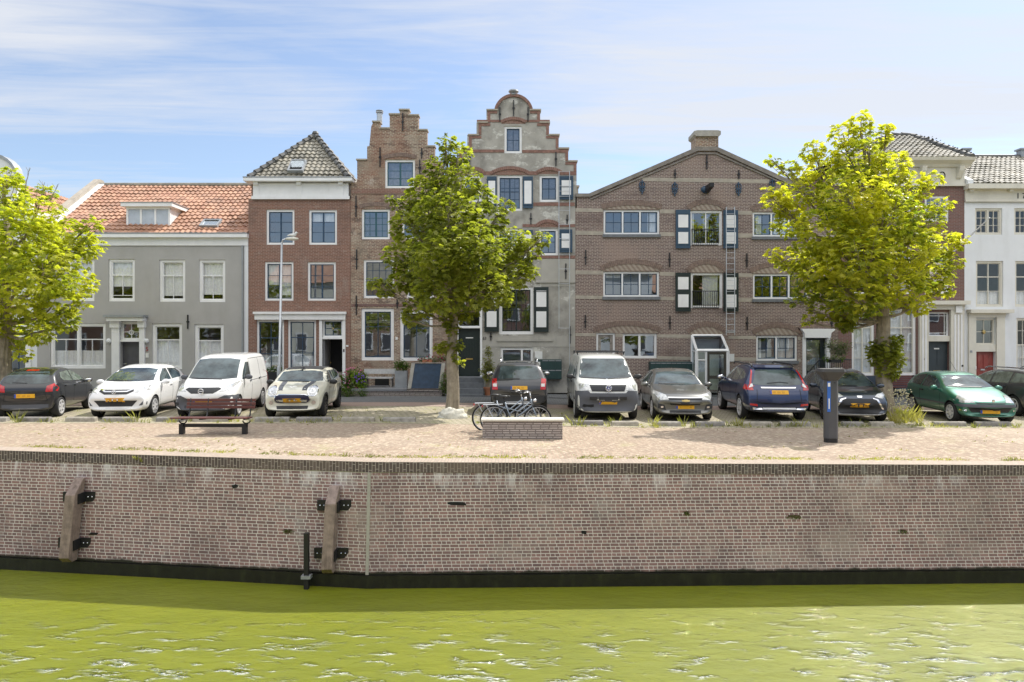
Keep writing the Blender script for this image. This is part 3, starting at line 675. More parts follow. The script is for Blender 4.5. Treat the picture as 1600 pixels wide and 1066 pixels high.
m = MB(); m.tube([(XA, YF + 4.02, rz + .02), (XB, YF + 4.02, rz + .02)], .12, 8); h.part(m, 'ridge_tiles', grey_tile)
m = MB(); m.prism([(YF - .05, ez - .04), (YF + 4, rz - .05), (YF + 8, ez - .04)], XA, XB, 'x'); h.part(m, 'roof_boards', woodgrey)
m = MB(); m.prism([(YF - .2, ez + .0), (YF - .2, ez + .28), (YF + 4, rz + .3), (YF + 4.3, rz + .3), (YF + 8, ez + .2), (YF + 8, ez)], PX(58) - .05, PX(58) + .22, 'x'); h.part(m, 'parapet', sand)
m = MB(); m.prism([(YF - .1, ez + .02), (YF - .1, ez + .14), (YF + 4, rz + .12), (YF + 4, rz)], PX(58) + .222, PX(58) + .50, 'x'); h.part(m, 'lime_fillet', whiteren)
# dormer
Yd = YF + .55
def PD(px, py): return (PX(px, Yd), PZ(py, Yd))
dm = MB(); x0, x1 = PX(198.5, Yd), PX(267, Yd); zt, zb = PZ(324, Yd), PZ(361, Yd)
dm.prism([(Yd + .03, zb - .3), (Yd + .03, zt), (Yd + 2.9, zt + .12), (Yd + 2.9, zb + 1.2), (Yd + .4, zb - .3)], x0 + .02, x1 - .02, 'x'); dmo = h.part(dm, 'dormer', white)
q = MB()
for a_ in (198.5, 219.8, 242.2, 264): q.prism([PD(a_, 326), PD(a_ + 3, 326), PD(a_ + 3, 361), PD(a_, 361)], Yd - .06, Yd + .028)
q.prism([PD(198.5, 357.5), PD(267, 357.5), PD(267, 361.5), PD(198.5, 361.5)], Yd - .075, Yd + .028); q.prism([PD(198.5, 324), PD(267, 324), PD(267, 327.5), PD(198.5, 327.5)], Yd - .075, Yd + .028); h.part(q, 'frame', white, parent=dmo)
q = MB(); q.prism([PD(201, 327), PD(264.5, 327), PD(264.5, 358), PD(201, 358)], Yd - .03, Yd - .01); h.part(q, 'pane', plain('milky_pane', (.5, .55, .62), .12), parent=dmo)
q = MB(); q.box(x0 - .14, x1 + .16, Yd - .24, Yd + 2.7, zt, zt + .16); h.part(q, 'dormer_roof', white, parent=dmo)
q = MB(); q.box(x0 - .17, x1 + .19, Yd - .27, Yd + 2.7, zt + .162, zt + .185); h.part(q, 'lead_edge', zinc, parent=dmo)
def skylight(hh, c, eu, eright, wd, ln, open_=0):
    c = Vector(c); eu = Vector(eu).normalized(); ex = Vector(eright).normalized(); nn = ex.cross(eu).normalized()
    M = Matrix((ex, eu, nn)).transposed().to_4x4(); M.translation = c
    m = MB()
    for a0, a1, b0, b1 in ((-wd / 2, wd / 2, -ln / 2, -ln / 2 + .07), (-wd / 2, wd / 2, ln / 2 - .07, ln / 2), (-wd / 2, -wd / 2 + .07, -ln / 2 + .07, ln / 2 - .07), (wd / 2 - .07, wd / 2, -ln / 2 + .07, ln / 2 - .07)): m.box(a0, a1, b0, b1, .02, .15, M)
    o = m.build('skylight', zinc, hh.r)
    g = MB(); g.box(-wd / 2 + .06, wd / 2 - .06, -ln / 2 + .06, ln / 2 - .06, .07, .075, M); g.build('room_opening', seam, o)
    M2 = M @ Matrix.Translation((0, ln / 2 * .1, .10)) @ Matrix.Rotation(R(open_), 4, 'X')
    g = MB(); g.box(-wd / 2 + .07, wd / 2 - .07, -ln / 2 + .07, ln / 2 - .12, .0, .012, M2); g.build('pane', glass, o)
    if open_:
        g = MB()
        g.box(-wd / 2 + .05, wd / 2 - .05, -ln / 2 + .05, -ln / 2 + .1, -.01, .03, M2); g.box(-wd / 2 + .05, wd / 2 - .05, ln / 2 - .15, ln / 2 - .1, -.01, .03, M2)
        g.build('sash', zinc, o)
t = .14; yy = YF + 4.1 * t; skylight(h, (PX(330, yy), yy, ez + (rz - ez) * t + .06), up, (1, 0, 0), .78, .62)

# 3 -- red brick house with pyramid roof
h = House('brick_house', 'red brick house with a white cornice, pyramid roof and white shopfront', 468)
bs = dict(fw=3.4, sash=navy, sw=1.3, v=((.5, 2.2),), h=(.33, .66))
h.window(416, 327.5, 460, 382.5, **bs); h.window(482.5, 328, 526.5, 382.5, **bs, cur=[(0, 0, 1, .3)])
h.window(413.5, 409, 458.5, 470, **bs, cur=[(0, 0, .45, .6), (.55, 0, 1, .9)]); h.window(480.5, 409.5, 524.7, 470, **bs)
sh = dict(fw=3.2, sash=navy, sw=1.5, v=((.5, 1),), h=((.33, 1.4), (.66, 1)))
h.window(401, 500, 443.8, 582, **sh, cur=[(0, .68, 1, 1)], name='shop_window'); h.window(449.8, 500, 493.8, 580, **sh, cur=[(0, .72, 1, 1)], name='shop_window')
h.window(504, 500, 535.5, 527, fw=2.5, sash=navy, sw=1.2, v=((.5, 1),), h=((.5, 1),), hole=False, name='fanlight')
m = MB(); c = P(519.8, 513.5); m.ball((c[0], YF + .06, c[1]), (.045, .02, .045), 8); h.part(m, 'fanlight_boss', brass)
h.hole(504, 500, 535.5, 600)
h.wall([(388.2, 614), (388.2, 311), (547.8, 311), (547.8, 614)], redbrick)
h.rect('cornice_board', white, 396, 287, 545, 311, -.06, .32); h.rect('cornice_base', white, 394, 307, 547, 312, -.10, -.062)
for x in (398, 465, 530): h.rect('bracket', white, x, 285.5, x + 7, 290, -.2, -.062); h.rect('panel_strip', white, x - .5, 290, x + 7.5, 307, -.09, -.062)
h.rect('gutter', white, 385, 280.5, 553, 285.5, -.36, .3); h.rect('gutter_edge', zinc, 384.5, 279, 553.5, 280.3, -.38, .3)
h.rect('shop_cornice', white, 398, 487.5, 542, 491, -.22, -.003); h.rect('shop_fascia', white, 399.5, 491, 540.5, 499.8, -.14, -.003)
h.rect('door_post', white, 499.4, 500, 504, 606, -.07, .1); h.rect('door_post', white, 535.5, 500, 540, 606, -.07, .1); h.rect('transom', white, 504, 526.8, 535.5, 530, -.03, .14)
d = MB(); d.box(PX(504.2), PX(504.2) + .05, YF + .08, YF + .92, PZ(604), PZ(530)); do = h.part(d, 'door', plain('lilac_grey_door', (.33, .33, .36), .5), label='pale grey front door standing open inwards')
k = MB(); c = P(505, 568); k.ball((c[0] + .09, YF + .8, c[1]), .035, 8); h.part(k, 'handle', brass, parent=do)
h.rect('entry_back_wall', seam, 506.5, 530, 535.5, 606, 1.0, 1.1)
h.rect('doorbell', iron, 537, 545.5, 538.8, 550, -.09, -.072); h.rect('house_number', plastic_white, 540.7, 539.5, 544.5, 542, -.02, -.002)
h.shell(388.2, 547.8, 283, side=redbrick)
ax, az = PX(488, YF + 2.2), HC + (YH - 212) * (YF + 2.2) / F
XA, XB = PX(391.5), PX(546); xm = (XA + XB) / 2; ez = PZ(281)
apex = Vector((xm, YF + 2.25, az)); fl, fr = Vector((XA, YF - .2, ez)), Vector((XB, YF - .2, ez)); bl_, br = Vector((XA, YF + 4.7, ez)), Vector((XB, YF + 4.7, ez))
n = 13; up = (Vector((xm, apex.y, az)) - Vector((xm, YF - .2, ez))) / n
nx = int((XB - XA) / .22) + 1
def hipclip(a, b, inside):
    """vertical plane through a,b keeping the side of `inside`"""
    d_ = (b - a); no = Vector((d_.y, -d_.x, 0)).normalized()
    if (inside - a).dot(no) > 0: no = -no
    return (a, no)
mid = (fl + fr) / 2 + Vector((0, .3, 0))
pantiles('roof', grey_tile, h.r, (XA, YF - .2, ez), (1, 0, 0), up, nx, n, clip=[hipclip(fl, apex, mid), hipclip(fr, apex, mid)], tile=(XB - XA) / nx)
for a_, b_ in ((fr, br), (fl, bl_)):
    up2 = (apex - (a_ + b_) / 2) / n; md = (a_ + b_) / 2 + Vector((.3 if a_ == fl else -.3, 0, 0)); nn = int((b_ - a_).length / .22) + 1
    pantiles('roof', grey_tile, h.r, a_, (0, 1, 0), up2, nn, n, clip=[hipclip(a_, apex, md), hipclip(b_, apex, md)], tile=(b_ - a_).length / nn)
m = MB(); m.add([fl - Vector((0, 0, .03)), fr - Vector((0, 0, .03)), br - Vector((0, 0, .03)), bl_ - Vector((0, 0, .03)), apex - Vector((0, 0, .12))], [(0, 1, 2, 3), (0, 1, 4), (1, 2, 4), (2, 3, 4), (3, 0, 4)]); h.part(m, 'roof_boards', seam)
for a_ in (fl, fr, bl_, br):
    m = MB(); d_ = apex - a_; N = int(d_.length / .34)
    for i in range(N):
        p0 = a_ + d_ * (i / N) + Vector((0, 0, .07)); p1 = a_ + d_ * ((i + 1.06) / N) + Vector((0, 0, .03)); m.tube([p0, p1], [.13, .10], 8)
    h.part(m, 'hip_tiles', tilemat('hip_tile', (.13, .13, .12), (.09, .09, .09), (.05, .05, .045)) if 'hip_tile' not in MATS else MATS['hip_tile'], smooth=True)
m = MB(); m.ball(apex + Vector((0, 0, .1)), (.16, .16, .13), 8); h.part(m, 'apex_cap', MATS['hip_tile'], smooth=True)
t = .19; yy = YF - .2 + 2.45 * t; skylight(h, (PX(465, yy), yy, ez + (az - ez) * t + .08), up, (1, 0, 0), .66, .8, 24)
for Y_, X_ in ((YF + 8, 0),):
    m = MB(); m.box(PX(388.2) + .1, PX(547.8) - .1, YF + 4.7, YF + 7.9, ez - .1, ez); h.part(m, 'rear_roof', zinc)

# 4 -- stepped gable in old brick
h = House('stepped_gable_house', 'narrow old brick house with a worn stepped gable', 626)
bs = dict(fw=3.4, sash=plain('sea_green_sash', (.03, .10, .12), .4), sw=1.4)
h.window(601.5, 249.5, 648.5, 294, **bs, v=((.5, 2.6),), h=(.36, .68))
h.window(565, 327, 609, 374, **bs, v=(.24, (.5, 2.6), .76), h=(.25, .5, .75)); h.window(628, 327, 662, 374, **bs, v=(.5,), h=(.33, .66))
h.window(568, 406, 616, 466, fw=3.6, sash=navy, sw=1.3, v=(.25, .5, .75), h=(.25, .5, .75)); h.window(635, 406, 678, 466, fw=3.6, sash=navy, sw=1.3, v=(.25, .5, .75), h=(.25, .5, .75))
h.window(564.5, 482, 615.5, 563.5, fw=5, sash=navy, sw=1.5, v=((.5, 1),), h=((.33, 1),)); h.window(625, 485, 676, 564, fw=5, sash=navy, sw=1.5, v=((.5, 1),), h=((.33, 1),))
out4 = [(548.2, 614), (548.2, 285), (558, 285), (558, 251), (573.5, 251), (573.5, 229), (577, 228), (580, 198), (583, 191.5), (593, 191.5), (594.5, 202), (608.8, 202), (608.8, 180), (624.5, 180), (624.5, 173), (639, 173), (639, 181.5), (653.5, 181.5), (653.5, 204.5), (667, 204.5), (667, 230), (679, 230), (679, 254), (691, 254), (691, 285), (702.8, 285), (702.8, 614)]
h.wall(out4, oldbrick)
for (x0, x1, y) in ((556.5, 573, 250), (592.5, 609.5, 201), (607.5, 625.5, 179), (623.3, 640.2, 172), (637.5, 654.8, 180.5), (652.5, 668.3, 203.5), (666, 680.3, 229), (678, 692, 253), (581.5, 594.5, 190.6)):
    h.rect('step_coping', sand, x0, y - 1.6, x1, y + .6, -.05, .37)
h.arch(563, 611, 326, 316, 6, archbrick); h.arch(600, 650, 249, 239, 6, archbrick)
h.rect('brick_band', redbrick, 549, 296, 640, 303, -.03, -.002); h.rect('soldier_band', darkbrick, 549, 475, 690, 479, -.015, -.002)
for x, y0, y1 in ((594, 231, 261), (629.5, 177, 205), (556.5, 306, 340), (557.5, 390, 421), (557, 462, 492), (621, 466, 482), (686, 476, 502), (656, 250, 275), (659, 232, 248)): h.anchor(x, y0, y1)
h.rect('cellar_window', seam, 586, 592, 608, 603, -.02, -.002)
h.rect('house_number', plastic_white, 618, 526.5, 621.5, 531, -.03, -.002)
m = MB(); c = P(591, 191); m.lathe([(.12, 0), (.12, .42), (.13, .42), (.13, .44)], 14, Matrix.Translation((c[0], YF + .3, c[1]))); m.lathe([(0, .62), (.16, .58), (.16, .56), (.0, .56)], 14, Matrix.Translation((c[0], YF + .3, c[1]))); m.lathe([(.09, .44), (.09, .57)], 10, Matrix.Translation((c[0], YF + .3, c[1]))); m.lathe([(.12, .49), (.16, .49), (.16, .52), (.12, .52)], 10, Matrix.Translation((c[0], YF + .3, c[1])))
h.part(m, 'flue_pipe', steel, smooth=True)
h.shell(548.2, 702.8, 300, side=oldbrick)
def saddle(hh, xl, xr, ze, zr, depth, mat, y0=.33):
    xm = (xl + xr) / 2
    for sg, xe in ((1, xr), (-1, xl)):
        Wd = abs(xe - xm); sl = math.hypot(Wd, zr - ze); ny = int(sl / .3) + 1; up = Vector((-(xe - xm) / Wd, 0, (zr - ze) / Wd)).normalized() * (sl / ny)
        pantiles('roof', mat, hh.r, (xe, YF + y0, ze), (0, 1, 0), up, int((depth - y0) / .22), ny)
    m = MB(); m.prism([(xl, ze - .05), (xr, ze - .05), (xm, zr - .1)], YF + y0, YF + depth); hh.part(m, 'roof_boards', woodgrey)
saddle(h, PX(550), PX(701), PZ(300), PZ(205), 8, orange_tile)

# 5 -- cement rendered gable house with shutters
h = House('cement_gable_house', 'tall cement rendered gable house with a round top, brick edging and blue shutters', 803)
nv = dict(fw=3.6, sash=navy, sw=1.6)
h.window(788, 197, 815.5, 239.5, **nv, v=((.5, 1.2),), h=(.5,))
h.window(777, 274, 816, 329.5, **nv, v=((.5, 2.4), .25, .75), h=(.33, (.45, 1.2), .7)); h.window(843, 274, 872.5, 315.5, **nv, v=((.5, 1.2),), h=(.5,)); h.window(724, 274, 752, 315.5, **nv, v=((.5, 1.2),), h=(.5,))
h.window(777, 357, 816, 410, **nv, v=((.5, 2.4),), h=(.33, .7)); h.window(842, 357, 872, 399, **nv, v=((.5, 1.2),), h=(.5,)); h.window(724, 357, 752, 399, **nv, v=((.5, 1.2),), h=(.5,))
h.window(780, 448, 833.5, 522.5, fw=4.6, sash=blackgreen, sw=1.6, v=((.5, 2.2), .17, .33, .67, .83), h=(.25, .5, .75))
h.window(782, 543, 833.3, 578, fw=4, sash=blackgreen, sw=1.3, v=(), h=(), mull=(.68,))
h.window(716, 485, 750.5, 511, fw=1.6, sash=blackgreen, sw=1.2, v=(.33, .67), h=(.5,), hole=False, name='fanlight')
h.hole(716, 485, 750.5, 590)
arc = [(802.5 + 26 * math.cos(a), 172 - 20 * math.sin(a)) for a in [PI * k / 16 for k in range(17)]]
out5 = [(703, 614), (703, 252), (717, 252), (717, 232), (730, 232), (730, 211), (744.5, 211), (744.5, 191.5), (760, 191.5), (760, 172)] + arc[::-1] + [(844, 172), (844, 191.5), (858, 191.5), (858, 211), (873, 211), (873, 232), (888, 232), (888, 252), (901, 252), (901, 330), (898.8, 330), (898.8, 614)]
h.wall(out5, cement)
eb = 4.6  # brick edging along the steps
stepsR = [(844, 172, 191.5), (858, 191.5, 211), (873, 211, 232), (888, 232, 252), (901, 252, 268)]
for i, (x, ya, yb) in enumerate(stepsR):
    xl = 1605.5 - x
    h.rect('step_edging', archred, x - eb, ya + 1.5, x - .2, yb - .2, -.025, -.002); h.rect('step_edging', archred, xl + .2, ya + 1.5, xl + eb, yb - .2, -.025, -.002)
    xi = (828.5 if i == 0 else stepsR[i - 1][0]) - (0 if i == 0 else eb)
    h.rect('step_edging', archred, xi, ya + 1.5, x - eb, ya + 5.5, -.026, -.002); h.rect('step_edging', archred, xl + eb, ya + 1.5, 1605.5 - xi, ya + 5.5, -.026, -.002)
    h.rect('step_coping', sand, xi + (eb if i else 0) - 1, ya - 1.2, x + 1.5, ya + 1.2, -.06, .37); h.rect('step_coping', sand, xl - 1.5, ya - 1.2, 1605.5 - xi - (eb if i else 0) + 1, ya + 1.2, -.06, .37)
h.arch(777, 828, 171, 147, 4.5, archred, proud=.06)
m = MB(); c = P(802.5, 150); m.lathe([(.14, 0), (.2, .05), (.13, .12), (.22, .2), (.2, .26), (.0, .28)], 12, Matrix.Translation((c[0], YF + .1, c[1]))); h.part(m, 'finial', zinc, smooth=True)
for (x0, x1, y0, y1) in ((717.5, 787.8, 234, 238.5), (815.7, 888, 234.5, 239), (872, 900.8, 268, 273.5), (824, 841, 268, 273.5), (750, 768, 268, 273.5), (703.2, 730, 268, 273.5), (833.5, 898, 316.6, 322), (752, 776, 316.6, 322), (703.2, 740, 351, 355.5), (768, 776.5, 351, 355.5), (816.5, 841, 350.5, 355), (872.4, 898.5, 350.5, 355), (703.2, 776, 399.5, 404), (834, 898.5, 399.5, 404), (745, 787.8, 187.5, 191.2), (816, 859, 187.5, 191.2)):
    h.rect('brick_band', archred, x0, y0, x1, y1, -.02, -.003)
h.arch(784, 821, 193, 183, 4.5, archred, proud=.04, infill=redbrick); h.arch(768, 826, 273, 260, 5, archred, proud=.04, infill=redbrick); h.arch(840, 876, 272, 261, 5, archred, proud=.04, infill=redbrick); h.arch(728, 755, 272, 261, 5, archred, proud=.04, infill=redbrick)
h.arch(839.5, 873, 355, 343, 5, archred, proud=.04, infill=redbrick); h.arch(721, 755, 355, 343, 5, archred, proud=.04, infill=redbrick)
def shutter(hh, x0, y0, x1, y1, mat, panels, bars=0, ang=0):
    m = MB(); m.prism([P(x0, y0), P(x1, y0), P(x1, y1), P(x0, y1)], YF - .085, YF - .035); o = hh.part(m, 'shutter', mat)
    pw = 2.2 if x1 - x0 < 18 else 3.6
    for (a, b) in panels:
        q = MB(); Y0, Y1 = y0 + (y1 - y0) * a, y0 + (y1 - y0) * b
        q.prism([P(x0 + pw, Y0), P(x1 - pw, Y0), P(x1 - pw, Y1), P(x0 + pw, Y1)], YF - .097, YF - .084); hh.part(q, 'panel', white, parent=o)
    for a in (.1, .9):
        q = MB(); q.prism([P(x0 - 1, y0 + (y1 - y0) * a - .5), P(x1 - 1, y0 + (y1 - y0) * a - .5), P(x1 - 1, y0 + (y1 - y0) * a + .5), P(x0 - 1, y0 + (y1 - y0) * a + .5)], YF - .104, YF - .099)
        hh.part(q, 'strap_hinge', mat, parent=o)
shutter(h, 817, 276.5, 832.5, 326, teal, [(.14, .86)]); shutter(h, 761, 276.5, 776, 326, teal, [(.14, .86)])
shutter(h, 873.7, 276, 895.5, 312.5, teal, [(.18, .45), (.48, .8)]); shutter(h, 873.7, 359, 894, 395, teal, [(.18, .45), (.48, .8)])
shutter(h, 817, 360, 832.5, 411, teal, [(.14, .86)]); shutter(h, 761, 360, 776, 411, teal, [(.14, .86)])
shutter(h, 834.2, 449, 857, 519, blackgreen, [(.08, .44), (.54, .9)]); shutter(h, 757, 449, 779.5, 518.5, blackgreen, [(.08, .44), (.54, .9)])
h.rect('render_panel', smoothcem, 846, 405, 898.5, 448, -.012, -.002); h.rect('string_course', smoothcem, 837, 438, 898.7, 442, -.06, -.014); h.rect('render_base', smoothcem, 752, 525, 898.6, 542, -.012, -.002)
h.rect('string_course', smoothcem, 776, 530, 864, 533.5, -.05, -.013)
h.rect('door_frame', white, 713.5, 484, 716.2, 590, -.06, .12); h.rect('door_frame', white, 750.2, 484, 753.5, 590, -.06, .12); h.rect('door_frame', white, 713.5, 481, 753.5, 484, -.06, .12); h.rect('transom', white, 716.2, 510.5, 750.2, 513, -.02, .16)
d = MB(); d.prism([P(716.3, 513), P(750.1, 513), P(750.1, 588), P(716.3, 588)], YF + .14, YF + .2); do = h.part(d, 'door', blackgreen)
q = MB()
for i in range(7): q.prism([P(719 + i * 4.3, 530), P(722 + i * 4.3, 530), P(722 + i * 4.3, 566), P(719 + i * 4.3, 566)], YF + .125, YF + .14)
h.part(q, 'door_boards', blackgreen, parent=do)
q = MB(); q.prism([P(727.5, 560), P(738.5, 560), P(738.5, 562.3), P(727.5, 562.3)], YF + .11, YF + .125); h.part(q, 'letter_slot', brass, parent=do)
q = MB(); q.prism([P(727.5, 527.2), P(739, 527.2), P(739, 528.8), P(727.5, 528.8)], YF + .11, YF + .139); h.part(q, 'name_strip', plastic_white, parent=do)
text('63', 757, 529, .17, iron, h.r, YF - .02, 'house_number')
m = MB()
for k, (yy, dep) in enumerate(((588, 1.0), (595.5, 1.3), (603, 1.6), (610.5, 1.9))): m.prism([P(712, yy), P(757, yy), P(757, 617), P(712, 617)], YF - dep, YF - (dep - .3 if k else 0) + .001)
h.part(m, 'entrance_steps', bluestone)
h.rect('intercom_board', plastic_white, 835.5, 549, 847.5, 561, -.05, -.014)
b0 = MB(); b0.prism([P(836.5, 561.5), P(876.7, 561.5), P(876.7, 592), P(836.5, 592)], YF - .38, YF - .014); bo = h.part(b0, 'mailbox_bank', greenbox)
for r_ in range(2):
    for c_ in range(4):
        if (r_, c_) == (0, 0): continue
        q = MB(); X0 = 837 + c_ * 10; Y0 = 562.5 + r_ * 15; q.prism([P(X0, Y0 + 2), P(X0 + 9, Y0 + 2), P(X0 + 9, Y0 + 13.6), P(X0, Y0 + 13.6)], YF - .395, YF - .38); fo_ = h.part(q, 'mailbox_door', greenbox, parent=bo)
        q = MB(); q.prism([P(X0, Y0), P(X0 + 9, Y0), P(X0 + 9, Y0 + 1.4), P(X0, Y0 + 1.4)], YF - .392, YF - .38); h.part(q, 'letter_flap', zinc, parent=bo)
q = MB(); q.prism([P(838.5, 565), P(843.5, 565), P(843.5, 574), P(838.5, 574)], YF - .40, YF - .38); h.part(q, 'intercom', plastic_white, parent=bo)
for x, y0, y1 in ((781, 168, 190), (802.5, 157, 182), (825, 168, 190), (734, 236, 258), (868.5, 238, 260), (829.5, 333, 351), (886, 336, 352), (767, 520, 532), (890.7, 510, 537), (884, 412, 436)): h.anchor(x, y0, y1)
m = MB()
for x in (873, 889.5): m.tube([(PX(x), YF - .16, PZ(269)), (PX(x), YF - .16, PZ(590 if x > 880 else 513))], .016, 6)
for y in (270, 292, 300, 308, 330, 352, 374, 398, 421, 444, 513): m.tube([(PX(873), YF - .16, PZ(y)), (PX(889.5), YF - .16, PZ(y))], .010, 5)
for y in (275, 340, 444, 513):
    for x in (873, 889.5): m.tube([(PX(x), YF - .16, PZ(y)), (PX(x), YF + .02, PZ(y))], .012, 5)
h.part(m, 'wall_ladder', steel)
h.rect('chimney', smoothcem, 900, 283, 908, 310, 1.2, 2.0); h.rect('chimney_cap', sand, 899, 280.5, 909.5, 283, 1.1, 2.1)
h.shell(703, 898.8, 270, side=cement)
saddle(h, PX(705), PX(897), PZ(275), PZ(180), 8, grey_tile)

# 6 -- warehouse
darkstone = plain('dark_coping_stone', (.25, .225, .20), .9, var=.25, vs=3, dirt=((.12, .1, .09), 2, .6, 1))
h = House('brick_warehouse', 'wide brown brick warehouse with a low gable, loading doors and a glass porch', 1103)
wv = dict(fw=3, sash=navy, sw=1.3, v=((.5, .8),), h=((.5, .9),), mull=(.333, .667), sill=4.5)
h.window(943, 328, 1030.5, 366.5, **wv, cur=[(.82, 0, .97, 1)]); h.window(1176, 331.5, 1263, 370, **wv, cur=[(.05, 0, .16, 1), (.4, 0, .62, 1)])
h.window(942.5, 424.5, 1030, 464, **wv, cur=[(0, .0, .3, .18)]); h.window(1176.5, 428, 1263, 467.5, **wv)
h.window(931.7, 520.5, 961, 580, fw=3, sash=woodgrey, sw=4.5, v=(), h=(.12, .85)); h.window(973, 521.5, 1026.3, 560, fw=3, sash=white, sw=.6, v=(), h=(), mull=(.5,))
h.window(1181.5, 524.5, 1246, 564, fw=3.2, sash=navy, sw=1.3, v=((.5, .9),), h=((.5, .9),), mull=(.5,), sill=4.5, cur=[(0, 0, .12, 1), (.5, 0, 1, 1)])
h.window(1078.5, 329, 1128.6, 383.5, fw=3, sash=white, sw=.8, v=((.5, 1.6),), h=(), sill=0, name='loading_door', cur=[(.05, 0, .1, 1), (.42, .02, .62, .6, plain('blue_white_cloth', (.45, .5, .7), .9, var=.5, vs=12))])
h.window(1079.4, 426.5, 1129.3, 481.5, fw=3, sash=white, sw=.8, v=(), h=(), name='loading_door', cur=[(.38, 0, .92, .95)])
h.hole(1255.5, 525, 1293, 592)
h.hole(1080, 523, 1128, 610)
oy = lambda x: .017 * (x - 1103)
out6 = [(899, 614), (899, 303.5), (920, 303.5), (1088, 231.5), (1088, 213.6), (1120.5, 213.6), (1120.5, 231.5), (1287, 309), (1309.8, 309), (1309.8, 614)]
h.wall(out6, brownbrick)
def slab(pts, name, mat, a, b):
    m = MB(); m.prism([P(*q) for q in pts], YF + a, YF + b); return h.part(m, name, mat)
slab([(899, 303), (920, 303), (1088, 230.5), (1120.5, 230.5), (1288, 307), (1310.5, 307), (1310.5, 313), (1285, 313), (1118, 236.5), (1090, 236.5), (922, 308), (899, 308)], 'gable_coping', darkstone, -.09, .4)
slab([(922, 310.6), (1090, 239.1), (1118, 239.1), (1285, 313.4), (1285, 315.4), (1117.5, 241.4), (1090.5, 241.4), (922, 312.8)], 'gable_moulding', darkstone, -.05, -.003)
m = MB(); m.prism([P(1086.5, 230), P(1122, 230), P(1122, 214), P(1086.5, 214)], YF - .05, YF + .7); h.part(m, 'chimney', oldbrick)
m = MB(); m.prism([P(1083.2, 206.5), P(1088, 205.3), P(1120, 205.3), P(1124.6, 206.5), P(1124.6, 212), P(1121, 214.5), P(1086.5, 214.5), P(1083.2, 212)], YF - .16, YF + .8); h.part(m, 'chimney_cap', concrete)
def band(x0, x1, y0, y1, mat=sand, nm='stone_band'):
    o = lambda x: .017 * (x - 990); slab([(x0, y0 + o(x0)), (x1, y0 + o(x1)), (x1, y1 + o(x1)), (x0, y1 + o(x0))], nm, mat, -.010, -.003)
band(1003.6, 1201.6, 277, 283)
for (a, b) in ((899.2, 942.3), (1031, 1054.8), (1153.2, 1175.5), (1263.5, 1309.5)):
    band(a, b, 327, 332.5); band(a, b, 362.5, 368.5); band(a, b, 424.5, 430); band(a, b, 463, 468.5)
for (a, b) in ((899.2, 931), (961.5, 972.5), (1027, 1079), (1138, 1181), (1247, 1251)): band(a, b, 522, 527); band(a, b, 556, 561)
band(961.5, 972.5, 568, 573); band(899.2, 931, 568, 573)
h.arch(941, 1033, 327, 313, 8, archbrick, infill=stripe); h.arch(1174, 1265, 330, 316, 8, archbrick, infill=stripe); h.arch(1077, 1131, 328, 311, 8, archbrick, infill=stripe)
h.arch(940, 1033, 423, 404.5, 8, archbrick, infill=stripe); h.arch(1174, 1265, 427, 408, 8, archbrick, infill=stripe); h.arch(1077, 1131, 425.5, 405, 8, archbrick, infill=stripe)
h.arch(929, 1031, 520, 501, 8, archbrick, infill=stripe); h.arch(1178, 1250, 523, 504, 8, archbrick, infill=stripe); h.arch(1077, 1131, 522, 502.5, 8, archbrick, infill=stripe); h.arch(1248, 1302, 517, 504, 7, archbrick)
shutter(h, 1055.4, 328.5, 1078, 388.5, teal, [(.13, .46), (.58, .88)]); shutter(h, 1129.7, 329, 1152.3, 388.5, teal, [(.13, .46), (.58, .88)])
shutter(h, 1055, 426.5, 1078.6, 487, blackgreen, [(.11, .43), (.56, .89)]); shutter(h, 1129.7, 427, 1153, 487, blackgreen, [(.11, .43), (.56, .89)])
for y0, y1, xa, xb in ((358.5, 383, 1081, 1122), (455, 481, 1082, 1123)):
    m = MB()
    for y in (y0, y1): m.tube([(PX(xa), YF - .03, PZ(y)), (PX(xb), YF - .03, PZ(y))], .018, 6)
    k = xa
    while k <= xb: m.tube([(PX(k), YF - .03, PZ(y0)), (PX(k), YF - .03, PZ(y1))], .010, 5); k += 3.4
    for x in (xa, xb): m.tube([(PX(x), YF - .03, PZ(y0)), (PX(x), YF + .08, PZ(y0))], .014, 5)
    h.part(m, 'balcony_rail', iron)
m = MB()
for x in (1132.3, 1145.3): m.tube([(PX(x), YF - .22, PZ(325)), (PX(x), YF - .22, PZ(524))], .016, 6)
y = 327
while y < 524: m.tube([(PX(1132.3), YF - .22, PZ(y)), (PX(1145.3), YF - .22, PZ(y))], .009, 5); y += 8.6
for y in (327, 388, 424, 519):
    for x in (1132.3, 1145.3): m.tube([(PX(x), YF - .22, PZ(y)), (PX(x), YF + .02, PZ(y))], .012, 5)
m.prism([P(1133, 518), P(1145, 518), P(1145, 520), P(1133, 520)], YF - .26, YF - .22); h.part(m, 'wall_ladder', steel)
for x, y0, y1 in ((915, 391, 414), (1046, 395, 417), (1166.5, 396, 418), (914.5, 492, 513), (1046.5, 494, 515), (1167, 495, 516), (1104, 243, 265), (1054.5, 265, 279), (1154, 266, 280), (1299, 497, 514)): h.anchor(x, y0, y1)
for x, y in ((1003, 293), (1054, 296), (1153.5, 296), (1206, 291)): h.anchor(x, y - 11, y + 11, 'ornate')
m = MB(); m.prism([(YF + .1, PZ(303)), (YF - .9, PZ(299)), (YF - .9, PZ(293)), (YF + .1, PZ(292))], PX(1100), PX(1106), 'x'); h.part(m, 'hoist_beam', iron)
m = MB(); m.ball((PX(1102), YF - .1, PZ(297)), (.22, .12, .16), 10); h.part(m, 'beam_cover', navy, smooth=True)
h.rect('side_sign', plastic_white, 1138.5, 553, 1147, 565, -.03, -.004)
